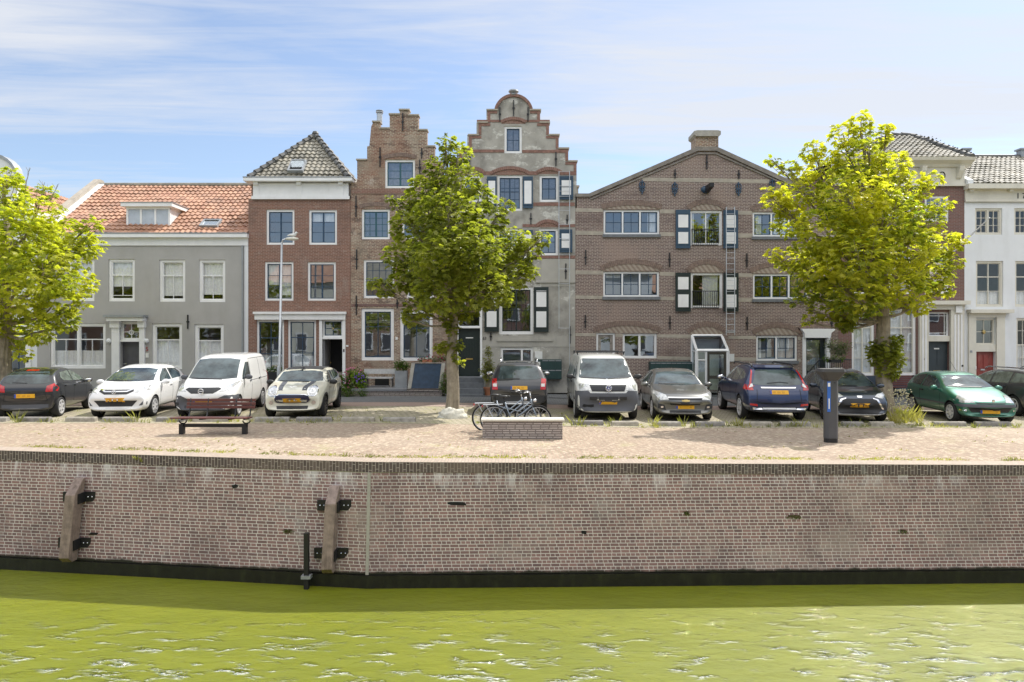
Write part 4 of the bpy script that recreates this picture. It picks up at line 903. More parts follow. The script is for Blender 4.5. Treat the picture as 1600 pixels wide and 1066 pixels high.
b0 = MB(); b0.prism([P(1013.5, 565), P(1078, 565), P(1078, 590), P(1013.5, 590)], YF - .36, YF - .004); bo = h.part(b0, 'mailbox_bank', greenbox)
for c_ in range(8):
    for r_ in range(2):
        X0 = 1014.2 + c_ * 8; q = MB(); q.prism([P(X0, 569 + r_ * 11.5), P(X0 + 7.2, 569 + r_ * 11.5), P(X0 + 7.2, 577.5 + r_ * 11), P(X0, 577.5 + r_ * 11)], YF - .375, YF - .36); h.part(q, 'mailbox_door', greenbox, parent=bo)
        q = MB(); q.prism([P(X0, 566.6 + r_ * 11.5), P(X0 + 7.2, 566.6 + r_ * 11.5), P(X0 + 7.2, 567.8 + r_ * 11.5), P(X0, 567.8 + r_ * 11.5)], YF - .378, YF - .36); h.part(q, 'letter_flap', zinc, parent=bo)
# glass porch
Yp = YF - 1.05
def PP(px, py): return (PX(px, Yp), PZ(py, Yp))
def bar(m, a, b, t=.055): m.tube([a, b], t, 4)
A_ = lambda x, y: Vector((PX(x), YF - .03, PZ(y))); B_ = lambda x, y: Vector((PX(x, Yp), Yp, PZ(y, Yp)))
m = MB()
bar(m, A_(1081, 524.5), A_(1127.5, 524.5)); bar(m, A_(1081, 524.5), B_(1088.5, 547)); bar(m, A_(1127.5, 524.5), B_(1137.5, 547)); bar(m, B_(1088, 548), B_(1138, 548), .07)
for a, b in ((1088.5, .07), (1103.5, .05), (1137, .08)): bar(m, B_(a, 548), B_(a, 614), b)
bar(m, A_(1081, 524.5), A_(1081, 612)); bar(m, A_(1082, 549), B_(1088.5, 549), .04); bar(m, B_(1088.5, 563), B_(1103.5, 563), .03)
po = h.part(m, 'glass_porch', white)
q = MB(); q.add([A_(1081.5, 525), A_(1127, 525), B_(1137, 547.5), B_(1088.6, 547.5)], [(0, 1, 2, 3)]); h.part(q, 'roof_pane', glassmat('blue_roof_glass', .18, (.45, .55, .7), .01), parent=po)
q = MB(); q.add([B_(1089, 549), B_(1103, 549), B_(1103, 612), B_(1089, 612)], [(0, 1, 2, 3)]); q.add([A_(1081, 526), B_(1088.4, 548), B_(1088.4, 612), A_(1081, 612)], [(0, 1, 2, 3)]); q.add([A_(1127.6, 526), B_(1137.4, 548), B_(1137.4, 612), A_(1127.6, 612)], [(0, 1, 2, 3)]); h.part(q, 'side_pane', glassclear, parent=po)
q = MB()
for (x0, y0, x1, y1) in ((1105, 550, 1108.5, 614), (1131, 550, 1135.5, 614), (1108.5, 550, 1131, 554), (1108.5, 587, 1131, 592)): q.prism([PP(x0, y0), PP(x1, y0), PP(x1, y1), PP(x0, y1)], Yp - .02, Yp + .03)
dd = h.part(q, 'porch_door', plain('dark_bronze_frame', (.06, .055, .045), .4), parent=po)
q = MB(); q.prism([PP(1108.6, 554), PP(1131, 554), PP(1131, 614), PP(1108.6, 614)], Yp, Yp + .006); h.part(q, 'door_pane', glassclear, parent=po)
q = MB(); q.prism([PP(1090, 564), PP(1102.5, 564), PP(1102.5, 581), PP(1090, 581)], Yp + .02, Yp + .025); h.part(q, 'notices', plain('paper_notices', (.55, .56, .62), .8, var=.25, vs=14), parent=po)
h.rect('inner_door', cream, 1084, 530, 1126, 612, .2, .26)
# side entrance of the warehouse
h.rect('pilaster', white, 1253.5, 527, 1258.5, 592, -.07, .1); h.rect('pilaster', white, 1290.5, 527, 1296, 592, -.07, .1)
m = MB(); m.prism([P(1255, 528), P(1294.5, 528), P(1296, 520), P(1301.5, 516), P(1301.5, 514), P(1250.5, 514), P(1250.5, 516), P(1254, 520)], YF - .2, YF + .05); h.part(m, 'door_hood', white)
q = MB()
for (x0, y0, x1, y1) in ((1258.5, 528, 1262, 606), (1283.5, 528, 1290.5, 606), (1262, 528, 1283.5, 532), (1262, 580, 1283.5, 606)): q.prism([P(x0, y0), P(x1, y0), P(x1, y1), P(x0, y1)], YF + .1, YF + .16)
do = h.part(q, 'side_door', blackgreen); q = MB(); q.prism([P(1262, 532), P(1283.5, 532), P(1283.5, 580), P(1262, 580)], YF + .12, YF + .126); h.part(q, 'pane', glass, parent=do)
q = MB(); q.prism([P(1262.5, 532), P(1283, 532), P(1283, 580), P(1262.5, 580)], YF + .2, YF + .21); h.part(q, 'curtain', cream, parent=do)
h.shell(899, 1309.8, 312, side=brownbrick)
m = MB(); m.prism([P(901, 306), P(921, 306), P(1088, 236), P(1120, 236), P(1286, 311), P(1308, 311)], YF + .35, YF + 9); h.part(m, 'roof', grey_tile)

# 7 -- brown brick house with cream cornice
h = House('cornice_house', 'dark brown brick house with a cream cornice, tall white windows and an ornate door surround', 1409)
tw = dict(fw=3.6, sash=cream, sw=1.2)
for x0, x1 in ((1331, 1366), (1388, 1424), (1445, 1483)):
    h.window(x0, 306, x1, 347, **tw, v=((.5, 1), .25, .75), h=(.33, .66)); h.window(x0, 385, x1, 460, **tw, v=((.5, 1.6),), h=((.34, 1.4), .67), cur=[(0, .3, 1, 1)])
for x0, x1 in ((1331, 1366.5), (1388, 1431.5)): h.window(x0, 481, x1, 587, **tw, v=((.5, 1.8),), h=((.28, 1.8), .52, .76), cur=[(0, 0, 1, 1)])
h.window(1448.5, 488, 1483, 526, fw=1.4, sash=white, sw=.8, v=(.12, .88), h=(.12, .88), hole=False, name='fanlight')
h.hole(1448.5, 488, 1483, 606)
h.wall([(1310, 614), (1310, 287), (1506.8, 287), (1506.8, 614)], darkbrick)
h.rect('frieze', cream, 1310, 262, 1506, 290, -.06, .3); h.rect('frieze_base', cream, 1309, 288, 1507, 291.5, -.11, -.062)
m = MB(); m.prism([(YF + .3, PZ(262)), (YF - .14, PZ(262)), (YF - .2, PZ(258)), (YF - .42, PZ(254)), (YF - .46, PZ(249.5)), (YF + .3, PZ(249.5))], PX(1304), PX(1513.5), 'x'); h.part(m, 'cornice', cream)
for x in (1318, 1380, 1438, 1496):
    m = MB(); m.prism([(YF - .062, PZ(262.2)), (YF - .34, PZ(262.2)), (YF - .3, PZ(269)), (YF - .14, PZ(279)), (YF - .062, PZ(281))], PX(x - 3.5), PX(x + 3.5), 'x'); h.part(m, 'bracket', cream)
for x in (1346, 1409, 1470.5):
    m = MB(); c = P(x, 275); m.tube([(c[0] + .12 * math.cos(t * PI / 9), YF - .07, c[1] + .15 * math.sin(t * PI / 9)) for t in range(19)], .02, 6); h.part(m, 'attic_vent', iron)
h.rect('plinth', blackstone, 1310.2, 587.5, 1431.8, 614, -.04, -.003)
h.rect('portal_pilaster', cream, 1434.5, 484, 1448.3, 606, -.12, .12); h.rect('portal_pilaster', cream, 1483.2, 484, 1504, 606, -.12, .12)
for x in (1438, 1442.5, 1488, 1493, 1498): h.rect('fluting', white, x, 492, x + 2.4, 600, -.145, -.122)
h.rect('portal_frieze', cream, 1434.5, 476.5, 1504, 484, -.15, .12); h.rect('portal_cornice', cream, 1431, 470.5, 1508.5, 476.5, -.34, .0)
for x in (1437, 1489): h.rect('capital', white, x, 478, x + 10, 489, -.2, -.152)
h.rect('transom', cream, 1448.5, 525, 1483, 533.5, -.05, .14)
d = MB(); d.prism([P(1448.6, 533.5), P(1482.9, 533.5), P(1482.9, 606), P(1448.6, 606)], YF + .13, YF + .19); do = h.part(d, 'door', plain('slate_door', (.035, .05, .06), .4))
q = MB()
for (x0, y0, x1, y1) in ((1452, 540, 1464, 572), (1467, 540, 1479.5, 572), (1452, 586, 1464, 603), (1467, 586, 1479.5, 603)): q.prism([P(x0, y0), P(x1, y0), P(x1, y1), P(x0, y1)], YF + .115, YF + .13)
h.part(q, 'door_panel', MATS['slate_door'], parent=do)
q = MB(); q.prism([P(1461, 579), P(1472, 579), P(1472, 582), P(1461, 582)], YF + .105, YF + .129); h.part(q, 'letter_slot', brass, parent=do)
q = MB(); q.prism([P(1462, 544), P(1470, 544), P(1470, 546), P(1462, 546)], YF + .108, YF + .129); h.part(q, 'name_strip', plastic_white, parent=do)
text('69', 1442, 561, .15, iron, h.r, YF - .125, 'house_number', ext=.002); h.rect('doorbell', iron, 1499, 570, 1501.5, 573, -.16, -.146)
m = MB(); m.tube([(PX(1487), YF, PZ(396)), (PX(1505), YF - 1.6, PZ(340, YF - 1.6))], [.035, .022], 8); h.part(m, 'flagpole', white)
m = MB(); m.tube([(PX(1470), YF - .02, PZ(468)), (PX(1474), YF - .6, PZ(452, YF - .6))], .03, 8); h.part(m, 'flag_socket', white)
h.shell(1310, 1506.8, 262, side=darkbrick)
e0, e1 = PX(1305), PX(1512); ez = PZ(249.5); rY = YF + 3.0; rz = HC + (YH - 213) * rY / F; r0, r1 = PX(1393, rY), PX(1423, rY)
n = 13; up = Vector((0, 3.3, rz - ez)) / n; nx = int((e1 - e0) / .22)
fl, fr = Vector((e0, YF - .3, ez)), Vector((e1, YF - .3, ez)); R0, R1 = Vector((r0, rY, rz)), Vector((r1, rY, rz)); mid = Vector(((r0 + r1) / 2, YF, ez))
pantiles('roof', grey_tile, h.r, fl, (1, 0, 0), up, nx, n, clip=[hipclip(fl, R0, mid), hipclip(fr, R1, mid)], tile=(e1 - e0) / nx)
br, bl_ = Vector((e1, YF + 6.3, ez)), Vector((e0, YF + 6.3, ez))
for a_, b_, r_ in ((fr, br, R1), (fl, bl_, R0)):
    up2 = (r_ - (a_ + b_) / 2) / n; up2.y = 0; nn = int(6.6 / .22); md = (a_ + b_) / 2
    pantiles('roof', grey_tile, h.r, a_, (0, 1, 0), up2, nn, n, clip=[hipclip(a_, r_, md + Vector((-.2 if a_ == fr else .2, 0, 0))), hipclip(b_, r_, md + Vector((-.2 if a_ == fr else .2, 0, 0)))])
m = MB(); dz = Vector((0, 0, .1)); m.add([fl, fr, br, bl_, R0 - dz, R1 - dz], [(0, 1, 2, 3), (0, 1, 5, 4), (1, 2, 5), (2, 3, 4, 5), (3, 0, 4)]); h.part(m, 'roof_boards', seam)
m = MB()
for a_, b_ in ((fl, R0), (fr, R1), (R0, R1)):
    d_ = b_ - a_; N = int(d_.length / .34)
    for i in range(N): m.tube([a_ + d_ * (i / N) + Vector((0, 0, .07)), a_ + d_ * ((i + 1.06) / N) + Vector((0, 0, .04))], [.12, .1], 8)
h.part(m, 'hip_tiles', MATS['hip_tile'], smooth=True)

# 8 -- white house at the right edge
h = House('white_house', 'white plastered house with a cream cornice and a dark red front door', 1610)
cw = dict(gl=glassweak, fw=3, frame=cream, sash=cream, sw=1.3)
for x0 in (1523.5, 1584.7, 1646):
    h.window(x0, 325.5, x0 + 42.5, 367, **cw, v=((.5, .9),), h=(.33, .66), mull=(.5,)); h.window(x0 + 1.3, 408, x0 + 44, 479.5, **cw, v=((.5, 1.6),), h=((.33, 1.6), (.67, .8)), cur=[(0, .68, 1, 1)])
for x0 in (1588, 1649): h.window(x0, 497, x0 + 43, 588, **cw, v=((.5, 1.2), .25, .75), h=((.46, 1.6), .2, .7), cur=[(0, .45, 1, 1)])
h.window(1523.5, 498, 1555, 539, fw=2.2, frame=cream, sash=cream, sw=.6, v=((.5, .9),), h=((.5, .9),), hole=False, name='fanlight')
m = MB(); c = P(1539.2, 518.8); m.ball((c[0], YF + .06, c[1]), (.075, .02, .09), 8); h.part(m, 'fanlight_boss', brass)
h.hole(1523.5, 498, 1555, 606)
h.wall([(1507, 614), (1507, 316), (1760, 316), (1760, 614)], whiteren)
h.rect('frieze', cream, 1507, 297, 1760, 315, -.05, .3); h.rect('frieze_base', cream, 1506.5, 312, 1760, 316, -.1, -.052); h.rect('gutter', cream, 1505.5, 289.5, 1760, 297, -.34, .3)
for x in (1511, 1573, 1634): h.rect('bracket', cream, x, 297.3, x + 6, 300.5, -.2, -.052)
for x, s_ in ((1589, '1'), (1598.5, '7')): text(s_, x, 307, .32, iron, h.r, YF - .06, 'year_numeral', ext=.008)
h.rect('portal_pilaster', cream, 1512, 496, 1523.2, 606, -.09, .12); h.rect('portal_pilaster', cream, 1555.3, 496, 1568, 606, -.09, .12); h.rect('portal_frieze', cream, 1512, 489.5, 1569, 496, -.1, .12)
h.rect('portal_cornice', cream, 1510, 484, 1577, 489.5, -.3, .0); h.rect('transom', cream, 1523.5, 539, 1555, 549.5, -.03, .13)
d = MB(); d.prism([P(1527, 606), P(1527, 551), P(1532, 547.8), P(1541, 546.5), P(1550, 547.8), P(1554.5, 551), P(1554.5, 606)], YF + .11, YF + .17); do = h.part(d, 'door', reddoor)
q = MB()
for (x0, y0, x1, y1) in ((1530, 555, 1537, 576), (1539, 555, 1546, 576), (1530, 582, 1537, 600), (1539, 582, 1546, 600), (1548.2, 552, 1549.2, 604)): q.prism([P(x0, y0), P(x1, y0), P(x1, y1), P(x0, y1)], YF + .09, YF + .11)
h.part(q, 'door_panel', reddoor, parent=do)
q = MB(); q.prism([P(1534.5, 576.8), P(1541, 576.8), P(1541, 579), P(1534.5, 579)], YF + .08, YF + .109); h.part(q, 'letter_slot', steel, parent=do)
q = MB(); c = P(1550.5, 583); q.ball((c[0], YF + .06, c[1]), .04, 8); h.part(q, 'handle', iron, parent=do)
h.rect('doorbell', plastic_white, 1521.3, 572, 1523, 577, -.11, -.092); h.rect('house_number', zinc, 1513.5, 547.5, 1516.5, 551, -.11, -.092)
h.shell(1507, 1760, 292, side=whiteren)
e0, e1 = PX(1507) + .25, PX(1760); ez = PZ(290); rY = YF + 4; rz = HC + (YH - 246) * rY / F; n = 14; up = Vector((0, 4.3, rz - ez)) / n; nx = int((e1 - e0) / .22)
pantiles('roof', grey_tile, h.r, (e0, YF - .3, ez), (1, 0, 0), up, nx, n, tile=(e1 - e0) / nx)
m = MB(); m.tube([(e0, rY, rz + .02), (e1, rY, rz + .02)], .12, 8); h.part(m, 'ridge_tiles', MATS['hip_tile'])
m = MB(); m.prism([(YF - .25, ez - .05), (rY, rz - .06), (YF + 8, ez - .05)], e0, e1, 'x'); h.part(m, 'roof_boards', woodgrey)
m = MB(); m.prism([(YF - .2, ez), (YF - .2, ez + .2), (rY, rz + .2), (rY + 4, ez)], e0 - .25, e0 - .005, 'x'); h.part(m, 'parapet', whiteren)
for px in (1507, 1597):
    m = MB(); X = PX(px, rY); m.box(X - .16, X + .16, rY - .16, rY + .16, rz - .1, rz + .32); m.box(X - .22, X + .22, rY - .22, rY + .22, rz + .321, rz + .4); h.part(m, 'chimney_pot', zinc)
# ------------------------------------------------------------------ cars
def catmull(pts, s):
    for i in range(len(pts) - 1):
        if s <= pts[i + 1][0] or i == len(pts) - 2:
            a, b = pts[i], pts[i + 1]; t = (s - a[0]) / (b[0] - a[0]); t = max(0, min(1, t)); return a[1] + (b[1] - a[1]) * t
def make_car(name, label, cat, loc, yaw, c):
    """design frame: s = distance behind the front bumper, t = to the side, z = up. Front looks to -Y before yaw"""
    Lc, W, rad = c['L'], c['W'] / 2, c['r']
    root = thing(name, label, cat, loc, yaw)
    D = lambda t, s, z: Vector((t, s - Lc / 2, z))
    prof, belt = c['prof'], c['belt']
    fr_t, re_t = c.get('taper', (.13, .10)); bul = c.get('bulge', (.16, .09)); tum = c.get('tum', .2)
    rings = []
    for st in prof:
        s, zt = st[0], st[1]; zb = st[2] if len(st) > 2 else c.get('zb', .2)
        w = W * (1 - fr_t * max(0, 1 - s / .55) ** 2 - re_t * max(0, 1 - (Lc - s) / .5) ** 2)
        bl = min(catmull(belt, s), zt - .05 if zt - zb > .3 else zt - .04); h_ = zt - bl; k = min(1, h_ / .4)
        wr = w * (.95 - tum * min(1, h_ / .5))
        zm = zb + (bl - zb) * .55
        half = [(w * .84, zb), (w * .965, zb + min(.12, (bl - zb) * .25)), (w, zm), (w * .99, bl - .02 * k - .01), (w * (.955 - .0 * k), bl + .025 * k), (wr, zt - .10 * k - .012), (wr * .88, zt - .022 * k), (wr * .5, zt)]
        ring = [(0, zb)] + half + [(0, zt + .008)]
        full = ring + [(-t, z) for (t, z) in ring[-2:0:-1]]
        pts = []
        for (t, z) in full:
            q = (t / W) ** 2
            ss = s + bul[0] * q * max(0, 1 - s / (Lc * .3)) - bul[1] * q * max(0, 1 - (Lc - s) / (Lc * .25))
            pts.append(D(t, ss, z))
        rings.append(pts)
    n = len(rings[0]); v = [p for r in rings for p in r]; f = []
    for i in range(len(rings) - 1):
        for k in range(n): f.append((i * n + k, i * n + (k + 1) % n, (i + 1) * n + (k + 1) % n, (i + 1) * n + k))
    # end caps: quads across
    for base, fl in ((0, 1), ((len(rings) - 1) * n, 0)):
        hn = n // 2
        for k in range(hn):
            a, b, d_, e = base + k, base + k + 1, base + (n - k - 1) % n, base + (n - k) % n
            q = [x for j, x in enumerate((a, b, d_, e)) if x not in (a, b, d_, e)[:j]]
            if len(q) >= 3: f.append(tuple(q if fl else q[::-1]))
    me = bpy.data.meshes.new('body'); me.from_pydata(v, [], f)
    bm = bmesh.new(); bm.from_mesh(me); bmesh.ops.recalc_face_normals(bm, faces=bm.faces); bm.to_mesh(me); bm.free()
    body = bpy.data.objects.new('body', me); COL.objects.link(body); sb = body.modifiers.new('s', 'SUBSURF'); sb.levels = 3; sb.render_levels = 3
    dg = bpy.context.evaluated_depsgraph_get(); dg.update(); ev = body.evaluated_get(dg); hi = bpy.data.meshes.new_from_object(ev)
    bm = bmesh.new(); bm.from_mesh(hi); bvh = BVHTree.FromBMesh(bm); bm.free()
    # wheel arches
    cut = MB(); ra = rad + c.get('gap', .055)
    for sx in (c['fa'], c['ra']):
        for sg in (-1, 1):
            M = Matrix.Translation(D(sg * (W - .16), sx, rad - .01)) @ Matrix.Rotation(R(90), 4, 'Y')
            cut.lathe([(0, -.2), (ra, -.2), (ra, .3), (0, .3)], 40, M)
    co = cut.build('cut', rubber); co.parent = None
    bb = bpy.data.objects.new('bb', hi); COL.objects.link(bb)
    md = bb.modifiers.new('b', 'BOOLEAN'); md.operation = 'DIFFERENCE'; md.object = co; md.solver = 'EXACT'
    dg.update(); res = bpy.data.meshes.new_from_object(bb.evaluated_get(bpy.context.evaluated_depsgraph_get()))
    for o in (bb, co, body): bpy.data.objects.remove(o)
    res.materials.clear(); res.materials.append(c['paint']); res.materials.append(trimblack)
    for p in res.polygons:
        ctr = p.center; inn = False
        for sx in (c['fa'], c['ra']):
            dd = math.hypot(ctr.y - (sx - Lc / 2), ctr.z - rad + .01)
            if dd < ra + .003 and abs(ctr.x) < W - .005 and (abs(dd - ra) < .02 and abs(p.normal.x) < .4 or abs(ctr.x) < W * .75): inn = True
        if ctr.z < c.get('zb', .2) + .03 and p.normal.z < -.5: inn = True
        p.material_index = 1 if inn else 0; p.use_smooth = True
    res.name = 'body'; res.set_sharp_from_angle(angle=R(42))
    body = bpy.data.objects.new('body', res); COL.objects.link(body); body.parent = root
    def patch(nm, poly, ax, mat, par=None, off=.006, step=.07, side=1, skirt=.03, smooth='all'):
        """outline projected on the body. ax 'f' front (t,z), 'r' rear (t,z), 's' side (s,z) on side, 't' top (t,s)"""
        P2 = [Vector(p) for p in poly]; xs_ = [p.x for p in P2]; ys_ = [p.y for p in P2]
        # resample the border
        bd = []
        for i in range(len(P2)):
            a, b = P2[i], P2[(i + 1) % len(P2)]; k = max(1, int((b - a).length / step))
            bd += [a + (b - a) * (j / k) for j in range(k)]
        pts = list(bd); ed = [(i, (i + 1) % len(bd)) for i in range(len(bd))]
        def inside(q):
            r = False
            for i in range(len(bd)):
                a, b = bd[i], bd[i - 1]
                if (a.y > q.y) != (b.y > q.y) and q.x < (b.x - a.x) * (q.y - a.y) / (b.y - a.y) + a.x: r = not r
            return r
        gx = min(xs_) + step / 2
        while gx < max(xs_):
            gy = min(ys_) + step / 2
            while gy < max(ys_):
                q = Vector((gx, gy))
                if inside(q) and min((q - b).length for b in bd) > step * .4: pts.append(q)
                gy += step
            gx += step
        r = delaunay_2d_cdt(pts, ed, [], 1, 1e-4)
        vs, fs = r[0], [f_ for f_ in r[2]]
        out_v = []
        for q in vs:
            if ax == 's': o_, d_ = D(side * 3, q.x, q.y), Vector((-side, 0, 0))
            elif ax == 'f': o_, d_ = D(q.x, -3, q.y), Vector((0, 1, 0))
            elif ax == 'r': o_, d_ = D(q.x, Lc + 3, q.y), Vector((0, -1, 0))
            else: o_, d_ = D(q.x, q.y, 4), Vector((0, 0, -1))
            hit, nrm, _, _ = bvh.ray_cast(o_, d_)
            if hit is None:
                hit, nrm, _, _ = bvh.find_nearest(o_ + d_ * 3)
            if nrm.dot(d_) > 0: nrm = -nrm
            out_v.append((hit + nrm * off, hit - nrm * skirt))
        m = MB(); nv_ = len(out_v)
        ff = [tuple(f_) for f_ in fs]; ec = {}
        for f_ in ff:
            for i in range(len(f_)): e = (f_[i], f_[(i + 1) % len(f_)]); ec[e] = 1
        sk = [(b, a, a + nv_, b + nv_) for (a, b) in ec if (b, a) not in ec]
        m.add([o[0] for o in out_v] + [o[1] for o in out_v], ff + sk)
        o = m.build(nm, mat, par or root, smooth=smooth, local=True); 
        o.data.set_sharp_from_angle(angle=R(50)); return o
    # glass
    patch('windscreen', c['ws'], 'f', carglass, off=.004)
    patch('rear_window', c['rw'], 'r', carglass, off=.004)
    for sg in (-1, 1):
        for w_ in c['side']: patch('side_window', w_, 's', w_ and c.get('sideglass', carglass), off=.004, side=sg)
    # panel gaps
    for sg in (-1, 1):
        m = None
        for (s0, z0, s1, z1, *rest) in c.get('seams', ()):
            d_ = Vector((s1 - s0, z1 - z0)).normalized(); nn = Vector((-d_.y, d_.x)) * .007
            patch('door_gap', [(s0 - nn.x, z0 - nn.y), (s1 - nn.x, z1 - nn.y), (s1 + nn.x, z1 + nn.y), (s0 + nn.x, z0 + nn.y)], 's', seam, off=.0025, side=sg, step=.1, skirt=.005)
        for (s0, z0) in c.get('handles', ()):
            patch('door_handle', [(s0, z0), (s0 + .17, z0 + .01), (s0 + .17, z0 + .045), (s0, z0 + .035)], 's', c.get('handlemat', c['paint']), off=.035, side=sg)
    # lights and trim
    for nm, poly, ax, mat, both, *o_ in c['bits']:
        off = o_[0] if o_ else .008
        for sg in ((-1, 1) if both else (1,)):
            if ax == 's': patch(nm, poly, 's', mat, side=sg, off=off)
            else: patch(nm, [(p[0] * sg, p[1]) for p in poly], ax, mat, off=off)
            if ax == 's' and not both: pass
    # number plate
    for ax, z0 in c['plates']:
        pl = patch('number_plate', [(-.26, z0), (.26, z0), (.26, z0 + .11), (-.26, z0 + .11)], ax, plate_y, off=.022, step=.13)
        sgn = 1 if ax == 'r' else -1
        for (u0, u1) in ((-.15, -.07), (-.03, .06), (.10, .19)): patch('plate_marks', [(u0, z0 + .03), (u1, z0 + .03), (u1, z0 + .08), (u0, z0 + .08)], ax, plate_g, par=pl, off=.0245, step=.13, skirt=.003)
        patch('country_strip', [((.26 * sgn), z0 + .004), ((.21 * sgn), z0 + .004), ((.21 * sgn), z0 + .106), ((.26 * sgn), z0 + .106)], ax, plate_b, par=pl, off=.025, step=.13, skirt=.004)
    # mirrors
    ms, mz = c['mirror']
    for sg in (-1, 1):
        m = MB(); ctr = D(sg * (W + .09), ms, mz); m.ball(ctr, (.12, .065, .078), 12); m.tube([D(sg * (W - .09), ms, mz - .05), D(sg * (W + .05), ms, mz - .02)], .028, 8)
        mo = m.build('wing_mirror', c.get('mirmat', c['paint']), root, smooth='all', local=True)
        m = MB(); m.ball(ctr + Vector((0, .045, 0)), (.105, .03, .062), 12); m.build('mirror_glass', chrome, mo, smooth='all', local=True)
    # wheels
    for sx in (c['fa'], c['ra']):
        for sg in (-1, 1):
            M = Matrix.Translation(D(sg * (W - .115), sx, rad)) @ Matrix.Rotation(R(90) * sg, 4, 'Y')
            wr_ = rad * .71; tw = .10
            m = MB(); m.lathe([(wr_, -tw), (rad - .02, -tw), (rad, -tw + .025), (rad, tw - .025), (rad - .02, tw), (wr_ + .01, tw - .005), (wr_, tw - .03)], 36, M, closed=True); ty = m.build('wheel', rubber, root, smooth='all', local=True)
            m = MB(); m.lathe([(wr_ + .004, -tw + .02), (wr_ + .004, tw + .002), (wr_ - .022, tw + .004), (wr_ - .03, tw - .05), (wr_ - .035, -tw + .02)], 36, M, closed=True)
            ns = c.get('spokes', 5); sw_ = c.get('spokew', .05)
            for k in range(ns):
                a = 2 * PI * k / ns; Mk = M @ Matrix.Rotation(a, 4, 'Z')
                m.prism([(.035, -sw_ * .8), (wr_ - .015, -sw_ * .5), (wr_ - .015, sw_ * .5), (.035, sw_ * .8)], tw - .03, tw - .002, 'z', Mk)
            m.lathe([(0, tw - .004), (.05, tw - .006), (.055, tw - .03), (0, tw - .04)], 16, M)
            m.build('rim', c.get('rim', alloy), ty, smooth=True, local=True)
            m = MB(); m.lathe([(0, tw - .075), (wr_ - .03, tw - .075), (wr_ - .03, tw - .08), (0, tw - .08)], 24, M); m.build('brake_disc', trimblack, ty, local=True)
    if 'extra' in c: c['extra'](root, D, patch, c)
    return root
def mir(*p): return [(-t, z) for (t, z) in p][::-1] + list(p)
def trap(b, zb, t, zt): return [(-b, zb), (b, zb), (t, zt), (-t, zt)]
def emblem_ring(root, D, s, z, r, mat=None, t=.008, inner=None):
    m = MB(); c = D(0, s, z)
    m.tube([(c.x + r * math.cos(a), c.y, c.z + r * math.sin(a)) for a in [k * PI / 12 for k in range(25)]], t, 6)
    for (x0, z0, x1, z1) in inner or (): m.tube([(c.x + x0 * r, c.y - .003, c.z + z0 * r), (c.x + x1 * r, c.y - .003, c.z + z1 * r)], t * .8, 5)
    return m.build('emblem', mat or chrome, root, smooth='all', local=True)
p_black = carpaint('black_car_paint', (.010, .011, .016)); p_white = carpaint('white_car_paint', (.80, .80, .80)); p_van = carpaint('van_white_paint', (.78, .78, .77))
p_cream = carpaint('cream_car_paint', (.74, .72, .60)); p_darkb = carpaint('blue_black_car_paint', (.012, .014, .024)); p_t5 = carpaint('dusty_white_paint', (.68, .69, .66))
p_grey = carpaint('graphite_car_paint', (.16, .16, .15), .6, .3); p_blue = carpaint('royal_blue_car_paint', (.010, .024, .085), .3, .3); p_navyg = carpaint('dark_slate_car_paint', (.04, .055, .085), .5, .3)
p_green = carpaint('green_car_paint', (.02, .155, .105), .45, .3); p_anth = carpaint('anthracite_car_paint', (.075, .078, .08), .5, .35); p_dirty = carpaint('dusty_black_paint', (.03, .031, .038), 0, .4)
def hatch_prof(L_, hood0, cowl, wst, roof, rear, H, cz, hz, z0=.66):
    """hood0=(z at nose), cowl s, ws top s, roof peak s, rear roof edge s"""
    return [(0, z0 - .14, .30), (.03, z0, .24), (.14, hood0, .20), (.45, hood0 + (cz - hood0) * .5), (cowl - .12, cz - .03), (cowl, cz + .01), ((cowl + wst) / 2, cz + (H - .07 - cz) * .58), (wst, H - .07), (roof, H), ((roof + rear) / 2, H - .025), (rear, H - .10),
            ((rear + L_) / 2 - .01, (H - .1 + hz) / 2 + .06), (L_ - .11, hz), (L_ - .03, hz - .10, .22), (L_, .56, .28)]
PAR = dict
